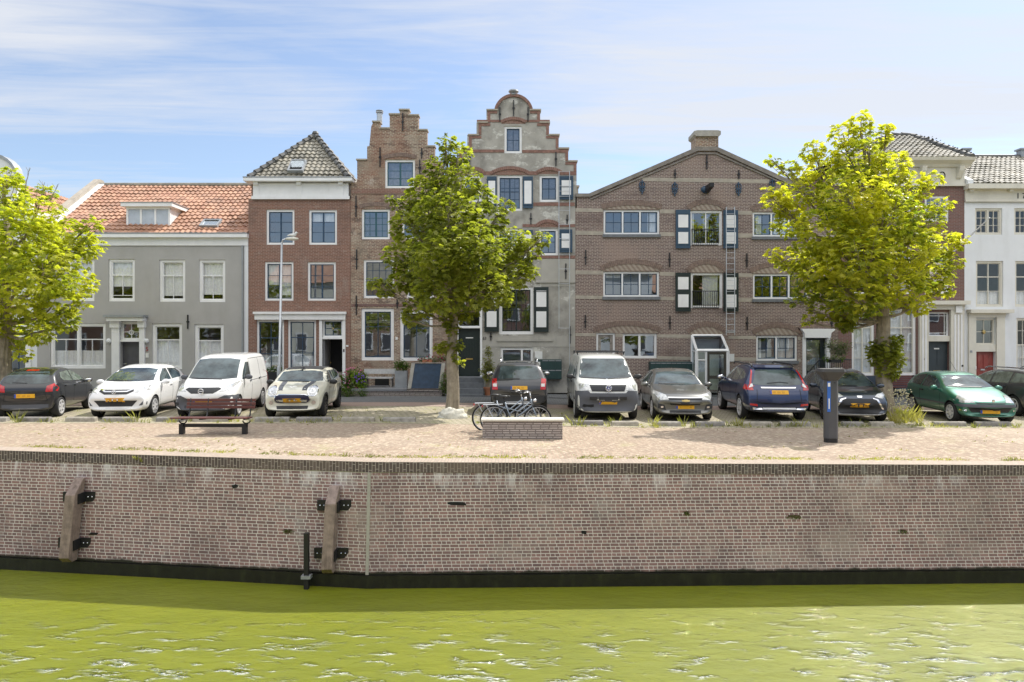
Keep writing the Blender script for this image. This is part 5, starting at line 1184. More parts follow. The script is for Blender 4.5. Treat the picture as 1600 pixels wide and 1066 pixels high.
# white supermini
def yaris_extra(root, D, patch, c):
    emblem_ring(root, D, -.02, .79, .055, t=.008, inner=((-.6, .3, .6, .3), (0, .9, 0, -.4)))
cars = []
c_yaris = PAR(L=3.88, W=1.70, r=.305, fa=.78, ra=3.27, paint=p_white, rim=alloy, spokes=7, spokew=.035,
  prof=hatch_prof(3.88, .84, 1.05, 1.85, 2.4, 3.35, 1.51, 1.04, .98), belt=[(0, .6), (.5, .80), (1.1, .93), (2.5, .99), (3.88, 1.03)],
  ws=[(-.68, 1.05), (-.3, 1.03), (.3, 1.03), (.68, 1.05), (.57, 1.36), (.3, 1.40), (-.3, 1.40), (-.57, 1.36)], rw=trap(.58, 1.05, .50, 1.34),
  side=[[(1.28, 1.0), (2.22, 1.03), (2.22, 1.37), (1.98, 1.37), (1.5, 1.16)], [(2.3, 1.03), (3.1, 1.06), (3.22, 1.2), (3.0, 1.34), (2.3, 1.375)]],
  seams=[(1.22, .28, 1.2, .98), (2.26, .3, 2.26, 1.02), (3.1, .75, 3.2, 1.05), (2.9, .35, 3.0, .62), (1.22, .28, 2.9, .3)], handles=[(2.05, .86), (2.86, .9)], mirror=(1.35, 1.0),
  bits=[('headlight', [(.50, .74), (.80, .80), (.83, .93), (.74, .95), (.52, .83)], 'f', lamp_clear, 1), ('grille', [(-.47, .79), (-.3, .71), (.3, .71), (.47, .79), (.44, .84), (-.44, .84)], 'f', trimblack, 0),
        ('grille_bar', [(-.46, .84), (-.3, .77), (.3, .77), (.46, .84), (.43, .86), (.28, .80), (-.28, .80), (-.43, .86)], 'f', chrome, 0, .014), ('air_intake', [(-.44, .36), (.44, .36), (.58, .53), (-.58, .53)], 'f', trimblack, 0), ('fog_lamp', [(.62, .38), (.78, .40), (.79, .48), (.72, .5)], 'f', trimgrey, 1),
        ('tail_light', [(.60, .85), (.78, .85), (.74, 1.2), (.62, 1.1)], 'r', tail_red, 1), ('wiper', [(-.6, 1.045), (.1, 1.03), (.1, 1.045), (-.6, 1.06)], 'f', trimblack, 0, .015)],
  plates=[('f', .50), ('r', .8)], extra=yaris_extra)
c_c1 = PAR(L=3.46, W=1.62, r=.29, fa=.68, ra=3.0, paint=p_black, rim=alloy, spokes=6, spokew=.05, bulge=(.16, .07),
  prof=hatch_prof(3.46, .82, .95, 1.7, 2.2, 3.0, 1.46, 1.0, 1.0), belt=[(0, .6), (.5, .80), (1.1, .92), (2.5, .98), (3.46, 1.02)],
  ws=trap(.62, 1.03, .5, 1.35), rw=[(-.60, 1.03), (-.4, 1.0), (.4, 1.0), (.60, 1.03), (.50, 1.30), (.46, 1.34), (-.46, 1.34), (-.50, 1.30)],
  side=[[(1.2, 1.0), (2.05, 1.02), (2.05, 1.33), (1.82, 1.33), (1.35, 1.12)], [(2.12, 1.02), (2.75, 1.06), (2.85, 1.15), (2.72, 1.30), (2.12, 1.335)]], sideglass=plain('bright_car_glass', (.16, .2, .17), .04, var=.6, vs=3, coat=1, spec=.8),
  seams=[(1.12, .28, 1.1, .95), (2.1, .3, 2.1, 1.0), (2.7, .4, 2.85, 1.0)], handles=[(1.9, .84), (2.6, .87)], mirror=(1.22, .98),
  bits=[('tail_light', [(.52, .76), (.77, .77), (.79, .97), (.70, 1.0), (.54, .93)], 'r', tail_red, 1), ('brake_lamp', [(-.16, 1.36), (.16, 1.36), (.16, 1.39), (-.16, 1.39)], 'r', tail_red, 0), ('headlight', [(.45, .74), (.74, .78), (.7, .9), (.5, .85)], 'f', lamp_clear, 1),
        ('rear_bumper_trim', [(-.6, .30), (.6, .30), (.6, .40), (-.6, .40)], 'r', trimgrey, 0), ('boot_gap', [(-.56, .50), (.56, .50), (.56, .515), (-.56, .515)], 'r', seam, 0, .003), ('boot_gap', [(.50, .74), (.56, .51), (.575, .51), (.515, .74)], 'r', seam, 1, .003), ('rear_wiper', [(-.02, 1.005), (.36, 1.03), (.36, 1.045), (-.02, 1.025)], 'r', trimblack, 0, .012)],
  plates=[('r', .60)])
def nv_extra(root, D, patch, c): emblem_ring(root, D, -.02, .81, .07, t=.014, inner=((-1, 0, 1, 0),))
c_nv = PAR(L=4.40, W=1.70, r=.31, fa=.80, ra=3.52, paint=p_van, rim=alloy, spokes=8, spokew=.03, tum=.10, taper=(.12, .05), bulge=(.2, .04), zb=.22,
  prof=[(0, .56, .30), (.03, .72, .25), (.14, .90, .22), (.5, .99), (.85, 1.06), (.98, 1.12), (1.35, 1.45), (1.75, 1.72), (2.1, 1.80), (2.6, 1.84), (3.8, 1.85), (4.15, 1.82), (4.32, 1.70), (4.37, 1.0, .24), (4.40, .56, .28)],
  belt=[(0, .6), (.5, .86), (1.1, 1.02), (4.4, 1.08)],
  ws=[(-.70, 1.13), (-.35, 1.10), (.35, 1.10), (.70, 1.13), (.61, 1.66), (.3, 1.70), (-.3, 1.70), (-.61, 1.66)], rw=trap(.6, 1.15, .56, 1.6),
  side=[[(1.22, 1.08), (2.1, 1.08), (2.1, 1.58), (1.82, 1.58), (1.45, 1.3)]],
  seams=[(1.15, .32, 1.12, 1.05), (2.16, .32, 2.16, 1.66), (3.25, .34, 3.2, 1.68), (2.16, 1.68, 4.3, 1.70), (2.3, 1.0, 4.2, 1.02), (1.15, .3, 2.9, .3)], handles=[(1.95, .98), (3.0, 1.0)], mirror=(1.4, 1.14), mirmat=trimgrey, handlemat=trimgrey,
  bits=[('headlight', [(.46, .80), (.70, .80), (.82, 1.02), (.78, 1.05), (.62, .95)], 'f', lamp_clear, 1), ('grille', [(-.50, .86), (-.30, .74), (.30, .74), (.50, .86), (.42, .90), (-.42, .90)], 'f', trimblack, 0),
        ('bumper', [(-.83, .27), (-.5, .25), (.5, .25), (.83, .27), (.84, .68), (.6, .68), (.42, .60), (-.42, .60), (-.6, .68), (-.84, .68)], 'f', trimgrey, 0, .012), ('air_intake', [(-.5, .28), (.5, .28), (.5, .40), (-.5, .40)], 'f', trimblack, 0, .016), ('fog_lamp', [(.66, .40), (.75, .41), (.75, .49), (.66, .49)], 'f', trimblack, 1, .018),
        ('tail_light', [(.68, .8), (.80, .8), (.79, 1.25), (.70, 1.25)], 'r', tail_red, 1), ('side_tail_light', [(4.24, .9), (4.36, .9), (4.33, 1.25), (4.24, 1.2)], 's', tail_red, 1), ('wiper', [(-.6, 1.12), (.3, 1.09), (.3, 1.11), (-.6, 1.14)], 'f', trimblack, 0, .015)],
  plates=[('f', .46)], extra=nv_extra)
def mini_extra(root, D, patch, c):
    for sg in (-1, 1):
        q = [(sg * .57 + .125 * math.cos(k * PI / 10), .79 + .125 * math.sin(k * PI / 10)) for k in range(20)]; hl = patch('headlight', q, 'f', lamp_clear, off=.022)
        q = [(sg * .57 + .145 * math.cos(k * PI / 10), .79 + .145 * math.sin(k * PI / 10)) for k in range(20)]; patch('lamp_ring', q, 'f', chrome, off=.012, par=hl)
        q = [(sg * .57 + .07 * math.cos(k * PI / 8), .79 + .07 * math.sin(k * PI / 8)) for k in range(16)]; patch('lamp_bowl', q, 'f', chrome, off=.026, par=hl)
        q = [(sg * .60 + .06 * math.cos(k * PI / 8), .47 + .06 * math.sin(k * PI / 8)) for k in range(16)]; patch('fog_lamp', q, 'f', chrome, off=.014)
        patch('bonnet_stripe', [(sg * .27, .13), (sg * .41, .15), (sg * .50, 1.10), (sg * .35, 1.10)][::sg], 't', trimgrey, off=.004, skirt=.003)
        for sx in (c['fa'], c['ra']):
            r0, r1 = .36, .42; arc = [(sx + r1 * math.cos(k * PI / 12), .30 + r1 * math.sin(k * PI / 12)) for k in range(13)] + [(sx + r0 * math.cos(k * PI / 12), .30 + r0 * math.sin(k * PI / 12)) for k in range(12, -1, -1)]
            patch('wheel_arch', arc, 's', trimblack, off=.012, side=sg)
    m = MB()
    for sg in (-1, 1): m.tube([D(0, .12, .905), D(sg * .05, .13, .925), D(sg * .12, .15, .92)], [.014, .012, .005], 6)
    m.build('winged_emblem', chrome, root, local=True)
c_mini = PAR(L=3.98, W=1.73, r=.31, fa=.72, ra=3.25, paint=p_cream, rim=darkalloy, spokes=8, spokew=.03, tum=.14, zb=.19, mirmat=trimblack, bulge=(.18, .08),
  prof=[(0, .50, .28), (.03, .70, .22), (.12, .86, .19), (.3, .92), (.8, .97), (1.05, 1.0), (1.18, 1.03), (1.45, 1.23), (1.72, 1.37), (2.2, 1.42), (3.0, 1.40), (3.45, 1.34), (3.7, 1.12), (3.88, .92), (3.95, .80, .22), (3.98, .56, .28)],
  belt=[(0, .6), (.5, .86), (1.1, .94), (3.98, .97)],
  ws=[(-.69, 1.03), (-.3, 1.01), (.3, 1.01), (.69, 1.03), (.60, 1.28), (.3, 1.315), (-.3, 1.315), (-.60, 1.28)], rw=trap(.55, 1.0, .48, 1.26),
  side=[[(1.4, .98), (2.3, .98), (2.3, 1.30), (1.82, 1.30), (1.5, 1.12)], [(2.35, .98), (3.2, .98), (3.3, 1.1), (3.2, 1.27), (2.35, 1.30)], [(3.28, .99), (3.55, 1.0), (3.42, 1.22), (3.33, 1.25)]],
  seams=[(1.3, .3, 1.25, .95), (2.32, .3, 2.32, .96), (3.0, .5, 3.2, .96)], handles=[(2.1, .84), (3.0, .84)], mirror=(1.42, .98), handlemat=chrome,
  bits=[('roof_panel', [(-.56, 1.74), (.56, 1.74), (.58, 3.45), (-.58, 3.45)], 't', trimblack, 0, .004),
        ('grille_rim', [(-.53, .56), (-.47, .46), (-.36, .44), (.36, .44), (.47, .46), (.53, .56), (.48, .67), (.36, .71), (-.36, .71), (-.48, .67)], 'f', chrome, 0, .006), ('grille', [(-.50, .56), (-.45, .48), (-.35, .46), (.35, .46), (.45, .48), (.50, .56), (.46, .66), (.35, .69), (-.35, .69), (-.46, .66)], 'f', plain('grille_navy', (.02, .02, .05), .4), 0, .012),
        ('lower_intake', [(-.43, .28), (.43, .28), (.45, .37), (-.45, .37)], 'f', trimblack, 0, .01), ('lower_lip', [(-.72, .19), (.72, .19), (.72, .24), (-.72, .24)], 'f', trimblack, 0, .012), ('sill', [(1.1, .20), (2.9, .20), (2.9, .30), (1.1, .30)], 's', trimblack, 1, .008),
        ('a_pillar', [(1.16, 1.0), (1.38, .98), (1.80, 1.33), (1.62, 1.33)], 's', trimblack, 1, .0035), ('roof_rim', [(1.62, 1.31), (3.5, 1.28), (3.42, 1.36), (1.75, 1.38)], 's', trimblack, 1, .003), ('tail_light', [(.6, .75), (.76, .75), (.74, .98), (.62, .98)], 'r', tail_red, 1), ('wiper', [(-.6, 1.02), (.3, 1.0), (.3, 1.015), (-.6, 1.035)], 'f', trimblack, 0, .015)],
  plates=[('f', .48)], extra=mini_extra)
def duster_extra(root, D, patch, c):
    for sg in (-1, 1):
        m = MB(); m.tube([D(sg * .60, 1.9, 1.64), D(sg * .60, 2.0, 1.70), D(sg * .58, 3.5, 1.69), D(sg * .58, 3.65, 1.62)], .025, 8); m.build('roof_rail', chrome, root, smooth='all', local=True)
        for sx in (c['fa'], c['ra']):
            r0, r1 = .40, .46; arc = [(sx + r1 * math.cos(k * PI / 12), .34 + r1 * math.sin(k * PI / 12)) for k in range(13)] + [(sx + r0 * math.cos(k * PI / 12), .34 + r0 * math.sin(k * PI / 12)) for k in range(12, -1, -1)]
            patch('wheel_arch', arc, 's', trimblack, off=.02, side=sg)
    for k in range(5): pass
c_dus = PAR(L=4.31, W=1.82, r=.345, fa=.82, ra=3.5, paint=p_dirty, rim=alloy, spokes=5, tum=.18, zb=.30, bulge=(.16, .10), taper=(.12, .08), mirmat=trimgrey,
  prof=[(0, .62, .36), (.03, .80, .32), (.15, 1.0, .30), (.5, 1.06), (1.1, 1.12), (1.22, 1.15), (1.6, 1.42), (1.95, 1.58), (2.5, 1.64), (3.4, 1.62), (3.85, 1.55), (4.05, 1.22), (4.18, 1.08), (4.26, .92, .30), (4.31, .66, .36)],
  belt=[(0, .7), (.5, .98), (1.1, 1.04), (4.31, 1.10)],
  ws=trap(.66, 1.16, .56, 1.52), rw=[(-.66, 1.12), (-.4, 1.09), (.4, 1.09), (.66, 1.12), (.58, 1.46), (.5, 1.49), (-.5, 1.49), (-.58, 1.46)],
  side=[[(1.4, 1.1), (2.3, 1.1), (2.3, 1.5), (1.95, 1.5), (1.5, 1.25)], [(2.36, 1.1), (3.2, 1.12), (3.2, 1.48), (2.36, 1.5)], [(3.26, 1.13), (3.75, 1.2), (3.6, 1.42), (3.26, 1.47)]],
  seams=[(1.35, .4, 1.3, 1.05), (2.33, .4, 2.33, 1.08), (3.1, .6, 3.25, 1.08)], handles=[(2.1, .95), (3.0, .97)], mirror=(1.5, 1.14),
  bits=[('tail_light', [(.66, .78), (.83, .78), (.84, 1.10), (.70, 1.12)], 'r', tail_red, 1, .012), ('reverse_lamp', [(.69, .87), (.80, .87), (.80, .96), (.69, .96)], 'r', plastic_white, 1, .018), ('rear_bumper', [(-.83, .36), (.83, .36), (.85, .60), (-.85, .60)], 'r', trimblack, 0, .014), ('boot_gap', [(-.64, .62), (.64, .62), (.64, .635), (-.64, .635)], 'r', seam, 0, .004), ('rear_wiper', [(-.02, 1.095), (.42, 1.10), (.42, 1.12), (-.02, 1.12)], 'r', trimblack, 0, .015), ('skid_plate', [(-.4, .34), (.4, .34), (.4, .40), (-.4, .40)], 'r', alloy, 0, .016),
        ('headlight', [(.5, .8), (.8, .8), (.8, .98), (.5, .95)], 'f', lamp_clear, 1)], plates=[('r', .78)], extra=duster_extra)
def t5_extra(root, D, patch, c):
    e = emblem_ring(root, D, -.025, .985, .085, mat=chrome, t=.011, inner=((-.32, .82, 0, .05), (.32, .82, 0, .05), (-.82, .45, -.38, -.8), (.82, .45, .38, -.8), (-.38, -.8, 0, .0), (.38, -.8, 0, .0)))
    m = MB(); cc = D(0, -.012, .985); m.lathe([(0, 0), (.08, 0), (.08, .03), (0, .03)], 20, Matrix.Translation(cc) @ Matrix.Rotation(R(-90), 4, 'X')); m.build('emblem_disc', plate_b, e, local=True)
    for s in (2.1, 3.6):
        m = MB(); m.tube([D(-.78, s, 1.99), D(.78, s, 1.99)], .02, 6)
        for sg in (-1, 1): m.tube([D(sg * .74, s, 1.9), D(sg * .74, s, 2.0)], .025, 6)
        m.build('roof_bar', trimblack, root, local=True)
c_t5 = PAR(L=4.89, W=1.90, r=.335, fa=.92, ra=3.92, paint=p_t5, rim=plain('steel_wheel', (.5, .5, .48), .5, metal=.2), spokes=14, spokew=.03, tum=.15, taper=(.10, .04), bulge=(.16, .03), zb=.24, mirmat=trimblack, handlemat=trimblack,
  prof=[(0, .60, .32), (.025, .82, .26), (.09, 1.08, .24), (.3, 1.14), (.6, 1.20), (.78, 1.25), (1.1, 1.52), (1.45, 1.80), (1.75, 1.90), (2.3, 1.94), (4.2, 1.95), (4.7, 1.92), (4.83, 1.78), (4.86, 1.0, .28), (4.89, .6, .32)],
  belt=[(0, .7), (.3, 1.05), (.9, 1.14), (4.89, 1.16)],
  ws=[(-.80, 1.25), (-.4, 1.22), (.4, 1.22), (.80, 1.25), (.69, 1.76), (.62, 1.80), (-.62, 1.80), (-.69, 1.76)], rw=trap(.68, 1.2, .6, 1.7),
  side=[[(1.05, 1.2), (1.95, 1.2), (1.95, 1.68), (1.68, 1.68), (1.3, 1.42)]], seams=[(1.0, .36, .95, 1.15), (2.02, .36, 2.02, 1.78), (3.2, .36, 3.2, 1.8), (2.02, 1.12, 4.7, 1.14)], handles=[(1.75, 1.06), (2.1, 1.06)], mirror=(1.15, 1.26),
  bits=[('headlight', [(.50, .91), (.82, .91), (.84, 1.06), (.82, 1.09), (.56, 1.09)], 'f', lamp_clear, 1), ('grille', [(-.47, .88), (.47, .88), (.54, 1.06), (-.54, 1.06)], 'f', trimblack, 0, .01),
        ('grille_bar', [(-.47, .94), (.47, .94), (.48, .955), (-.48, .955)], 'f', trimgrey, 0, .016), ('grille_bar', [(-.5, .995), (.5, .995), (.51, 1.01), (-.51, 1.01)], 'f', trimgrey, 0, .016),
        ('bumper', [(-.92, .36), (-.7, .30), (.7, .30), (.92, .36), (.93, .88), (.58, .90), (.52, .83), (-.52, .83), (-.58, .90), (-.93, .88)], 'f', trimgrey, 0, .014), ('air_intake', [(-.28, .64), (.28, .64), (.28, .73), (-.28, .73)], 'f', trimblack, 0, .02), ('air_intake', [(.32, .645), (.54, .645), (.54, .725), (.32, .725)], 'f', trimblack, 1, .02), ('bumper_scuff', [(-.76, .44), (-.70, .41), (-.62, .43), (-.5, .41), (-.42, .42), (-.42, .50), (-.6, .49), (-.72, .51)], 'f', seam, 0, .02),
        ('tail_light', [(.74, .8), (.88, .8), (.87, 1.3), (.76, 1.3)], 'r', tail_red, 1), ('rear_side_window', [(2.25, 1.22), (3.05, 1.22), (3.02, 1.68), (2.28, 1.68)], 's', p_t5, 1, .003), ('wiper', [(-.75, 1.24), (.0, 1.21), (.0, 1.225), (-.75, 1.26)], 'f', trimblack, 0, .015), ('wiper', [(.05, 1.21), (.7, 1.23), (.7, 1.245), (.05, 1.225)], 'f', trimblack, 0, .015)],
  plates=[('f', .50)], extra=t5_extra)
c_cruze = PAR(L=4.60, W=1.79, r=.325, fa=.90, ra=3.58, paint=p_grey, rim=alloy, spokes=5, spokew=.06, tum=.2, bulge=(.2, .1),
  prof=[(0, .52, .28), (.03, .68, .22), (.15, .80, .19), (.5, .88), (1.0, .96), (1.25, 1.0), (1.4, 1.03), (1.75, 1.26), (2.1, 1.42), (2.6, 1.475), (3.2, 1.44), (3.7, 1.24), (4.1, 1.10), (4.45, 1.06), (4.55, .9, .22), (4.6, .6, .28)],
  belt=[(0, .6), (.5, .80), (1.1, .90), (2.5, .96), (4.6, 1.0)],
  ws=[(-.71, 1.03), (-.3, 1.01), (.3, 1.01), (.71, 1.03), (.58, 1.35), (.3, 1.385), (-.3, 1.385), (-.58, 1.35)], rw=trap(.58, 1.15, .5, 1.38),
  side=[[(1.6, .97), (2.55, 1.0), (2.55, 1.37), (2.2, 1.34), (1.75, 1.12)], [(2.62, 1.0), (3.4, 1.02), (3.55, 1.1), (3.1, 1.33), (2.62, 1.37)]],
  seams=[(1.5, .3, 1.45, .94), (2.58, .3, 2.58, .98), (3.3, .5, 3.45, 1.0), (1.5, .3, 3.1, .3)], handles=[(2.35, .87), (3.2, .9)], mirror=(1.65, 1.0),
  bits=[('headlight', [(.47, .66), (.72, .64), (.86, .80), (.83, .88), (.55, .78)], 'f', lamp_clear, 1, .012), ('grille', [(-.42, .50), (.42, .50), (.50, .68), (.46, .72), (-.46, .72), (-.50, .68)], 'f', trimblack, 0, .01), ('grille_surround', [(-.50, .70), (.50, .70), (.50, .73), (-.50, .73)], 'f', chrome, 0, .014), ('grille_bar', [(-.46, .59), (.46, .59), (.48, .645), (-.48, .645)], 'f', p_grey, 0, .016),
        ('emblem', [(-.10, .60), (-.04, .60), (-.04, .59), (.04, .59), (.04, .60), (.10, .60), (.12, .645), (.05, .645), (.05, .655), (-.05, .655), (-.05, .645), (-.12, .645)], 'f', brass, 0, .022), ('fog_pocket', [(.55, .34), (.78, .40), (.78, .54), (.6, .50)], 'f', trimblack, 1, .01), ('fog_lamp', [(.63, .41), (.70, .41), (.70, .46), (.63, .46)], 'f', chrome, 1, .016), ('lower_intake', [(-.45, .25), (.45, .25), (.45, .34), (-.45, .34)], 'f', trimblack, 0, .01), ('wiper', [(-.6, 1.035), (.2, 1.02), (.2, 1.03), (-.6, 1.05)], 'f', trimblack, 0, .015),
        ('tail_light', [(.55, .85), (.8, .85), (.78, 1.0), (.6, 1.0)], 'r', tail_red, 1)], plates=[('f', .38)])
def xc_extra(root, D, patch, c):
    for sg in (-1, 1):
        m = MB(); m.tube([D(sg * .62, 1.7, 1.62), D(sg * .62, 1.8, 1.68), D(sg * .60, 3.7, 1.67), D(sg * .60, 3.85, 1.60)], .022, 8); m.build('roof_rail', trimblack, root, smooth='all', local=True)
        patch('exhaust_trim', [(sg * .48, .36), (sg * .74, .37), (sg * .76, .43), (sg * .50, .42)][::sg], 'r', chrome, off=.03)
c_xc = PAR(L=4.63, W=1.89, r=.365, fa=.88, ra=3.65, paint=p_blue, rim=alloy, spokes=5, spokew=.06, tum=.2, zb=.27, bulge=(.18, .14), taper=(.12, .12),
  prof=[(0, .6, .34), (.03, .78, .30), (.15, .94, .27), (.5, 1.02), (1.15, 1.10), (1.3, 1.14), (1.65, 1.38), (2.0, 1.58), (2.6, 1.67), (3.4, 1.66), (4.05, 1.58), (4.25, 1.32), (4.42, 1.10), (4.55, .90, .28), (4.60, .72, .30), (4.63, .55, .36)],
  belt=[(0, .7), (.5, .92), (1.1, 1.02), (2.5, 1.10), (4.63, 1.16)],
  ws=trap(.66, 1.16, .56, 1.54), rw=[(-.70, 1.10), (-.4, 1.07), (.4, 1.07), (.70, 1.10), (.58, 1.46), (.5, 1.52), (-.5, 1.52), (-.58, 1.46)],
  side=[[(1.5, 1.12), (2.45, 1.14), (2.45, 1.53), (2.05, 1.52), (1.6, 1.26)], [(2.52, 1.14), (3.35, 1.17), (3.35, 1.50), (2.52, 1.53)], [(3.42, 1.18), (3.95, 1.26), (3.85, 1.38), (3.42, 1.49)]], sideglass=plain('bright_car_glass_b', (.1, .13, .12), .04, var=.6, vs=3, coat=1, spec=.8),
  seams=[(1.4, .4, 1.35, 1.08), (2.48, .4, 2.48, 1.12), (3.2, .6, 3.38, 1.12), (1.4, .38, 3.1, .38)], handles=[(2.22, 1.0), (3.12, 1.03)], mirror=(1.55, 1.16),
  bits=[('tail_light', [(.70, .93), (.88, .93), (.90, 1.02), (.80, 1.08), (.74, 1.3), (.665, 1.5), (.635, 1.5), (.70, 1.28), (.745, 1.08)], 'r', tail_red, 1, .012), ('side_tail_light', [(4.12, .96), (4.42, .94), (4.38, 1.06), (4.22, 1.10)], 's', tail_red, 1, .008), ('reverse_lamp', [(.70, 1.03), (.82, 1.0), (.76, 1.10), (.71, 1.12)], 'r', lamp_clear, 1, .018),
        ('boot_bar', [(-.48, .985), (.48, .985), (.50, 1.02), (-.50, 1.02)], 'r', chrome, 0, .02), ('bumper_gap', [(-.62, .60), (-.5, .55), (.5, .55), (.62, .60), (.62, .615), (.5, .565), (-.5, .565), (-.62, .615)], 'r', seam, 0, .004), ('boot_gap', [(.60, .96), (.62, .6), (.635, .6), (.615, .96)], 'r', seam, 1, .004), ('reflector', [(.60, .47), (.82, .50), (.82, .55), (.62, .54)], 'r', tail_red, 1, .014), ('bumper_trim', [(-.80, .33), (.80, .33), (.84, .45), (-.84, .45)], 'r', trimblack, 0, .012), ('skid_plate', [(-.5, .37), (.5, .37), (.46, .43), (-.46, .43)], 'r', alloy, 0, .022), ('rear_wiper', [(-.3, 1.13), (-.05, 1.155), (.3, 1.12), (.3, 1.135), (-.05, 1.175), (-.3, 1.145)], 'r', trimblack, 0, .015),
        ('roof_spoiler', [(-.56, 1.53), (.56, 1.53), (.54, 1.59), (-.54, 1.59)], 'r', p_blue, 0, .06)], plates=[('r', .82)], extra=xc_extra)
c_ny = PAR(L=3.94, W=1.75, r=.32, fa=.80, ra=3.36, paint=p_navyg, rim=darkalloy, spokes=8, spokew=.035, tum=.2, bulge=(.22, .1),
  prof=hatch_prof(3.94, .84, 1.15, 1.95, 2.4, 3.3, 1.49, 1.01, 1.0, .62), belt=[(0, .6), (.5, .82), (1.1, .92), (2.5, .98), (3.94, 1.03)],
  ws=[(-.70, 1.02), (-.3, 1.0), (.3, 1.0), (.70, 1.02), (.57, 1.34), (.3, 1.38), (-.3, 1.38), (-.57, 1.34)], rw=trap(.58, 1.05, .50, 1.34),
  side=[[(1.35, .98), (2.22, 1.0), (2.22, 1.35), (2.0, 1.34), (1.5, 1.12)], [(2.3, 1.0), (3.0, 1.04), (3.1, 1.15), (2.85, 1.32), (2.3, 1.355)]], seams=[(1.28, .3, 1.25, .95), (2.26, .3, 2.26, 1.0)], handles=[(2.05, .87)], mirror=(1.42, 1.0),
  bits=[('headlight', [(.42, .76), (.62, .70), (.84, .84), (.80, .88), (.52, .83)], 'f', lamp_clear, 1, .012), ('grille', [(-.50, .28), (.50, .28), (.62, .38), (.44, .66), (.34, .70), (-.34, .70), (-.44, .66), (-.62, .38)], 'f', trimblack, 0, .012), ('grille_rim', [(.62, .40), (.46, .66), (.36, .70), (.36, .725), (.50, .685), (.67, .40)], 'f', chrome, 1, .016), ('lower_lip', [(-.78, .22), (.78, .22), (.78, .26), (-.78, .26)], 'f', alloy, 0, .016), ('corner_intake', [(.68, .36), (.82, .42), (.82, .58), (.70, .60)], 'f', trimblack, 1, .01), ('emblem', [(-.06, .73), (.06, .73), (.07, .78), (-.07, .78)], 'f', chrome, 0, .016),
        ('tail_light', [(.55, .85), (.8, .85), (.78, 1.0), (.6, 1.0)], 'r', tail_red, 1), ('wiper', [(-.6, 1.02), (.2, 1.0), (.2, 1.015), (-.6, 1.035)], 'f', trimblack, 0, .015)], plates=[('f', .46)])
def pug_extra(root, D, patch, c):
    m = MB(); m.ball(D(0, -.005, .70), (.05, .02, .062), 10); m.build('emblem', chrome, root, smooth='all', local=True)
    m = MB(); m.tube([D(0, 1.95, 1.40), D(0, 2.35, 1.72)], .006, 5); m.build('aerial', trimblack, root, local=True)
c_pug = PAR(L=3.83, W=1.65, r=.295, fa=.72, ra=3.16, paint=p_green, rim=alloy, spokes=7, spokew=.045, tum=.2, bulge=(.24, .1), taper=(.16, .1), handlemat=trimblack,
  prof=[(0, .46, .26), (.03, .58, .20), (.14, .68, .18), (.5, .80), (.9, .92), (1.1, .97), (1.25, 1.0), (1.6, 1.22), (1.9, 1.36), (2.4, 1.43), (3.1, 1.38), (3.45, 1.25), (3.65, 1.0), (3.75, .85), (3.80, .72, .2), (3.83, .5, .26)],
  belt=[(0, .55), (.5, .74), (1.1, .86), (2.2, .91), (3.83, .96)],
  ws=[(-.67, 1.0), (-.3, .98), (.3, .98), (.67, 1.0), (.55, 1.29), (.3, 1.325), (-.3, 1.325), (-.55, 1.29)], rw=trap(.55, .98, .45, 1.24),
  side=[[(1.4, .93), (2.5, .95), (2.42, 1.30), (1.98, 1.27), (1.55, 1.08)], [(2.58, .96), (3.2, 1.0), (3.25, 1.1), (3.05, 1.26), (2.5, 1.31)]], seams=[(1.32, .28, 1.28, .9), (2.55, .28, 2.6, .93), (1.32, .27, 2.55, .27)], handles=[(2.35, .80)], mirror=(1.45, .95),
  bits=[('headlight', [(.40, .62), (.70, .60), (.79, .66), (.66, .80), (.56, .80)], 'f', lamp_clear, 1, .01), ('bumper_strip', [(-.82, .50), (.82, .50), (.82, .565), (-.82, .565)], 'f', trimgrey, 0, .03), ('side_strip', [(1.0, .50), (3.0, .50), (3.0, .54), (1.0, .54)], 's', trimgrey, 1, .014), ('grille', [(-.36, .585), (.36, .585), (.40, .61), (-.40, .61)], 'f', trimblack, 0, .01), ('air_intake', [(-.48, .34), (.48, .34), (.58, .47), (-.58, .47)], 'f', trimblack, 0, .008), ('fog_lamp', [(.62, .36), (.74, .38), (.74, .43), (.62, .42)], 'f', chrome, 1, .01),
        ('tail_light', [(.55, .8), (.76, .8), (.72, .98), (.58, .96)], 'r', tail_red, 1), ('side_tail_light', [(3.52, .82), (3.72, .80), (3.68, .93), (3.56, .96)], 's', tail_red, 1), ('wiper', [(-.6, 1.0), (.3, .98), (.3, .995), (-.6, 1.015)], 'f', trimblack, 0, .015)], plates=[('f', .30)], extra=pug_extra)
def wag_extra(root, D, patch, c):
    for sg in (-1, 1):
        m = MB(); m.tube([D(sg * .60, 1.9, 1.44), D(sg * .60, 2.05, 1.50), D(sg * .60, 4.0, 1.50), D(sg * .60, 4.15, 1.44)], .022, 8); m.build('roof_rail', chrome, root, smooth='all', local=True)
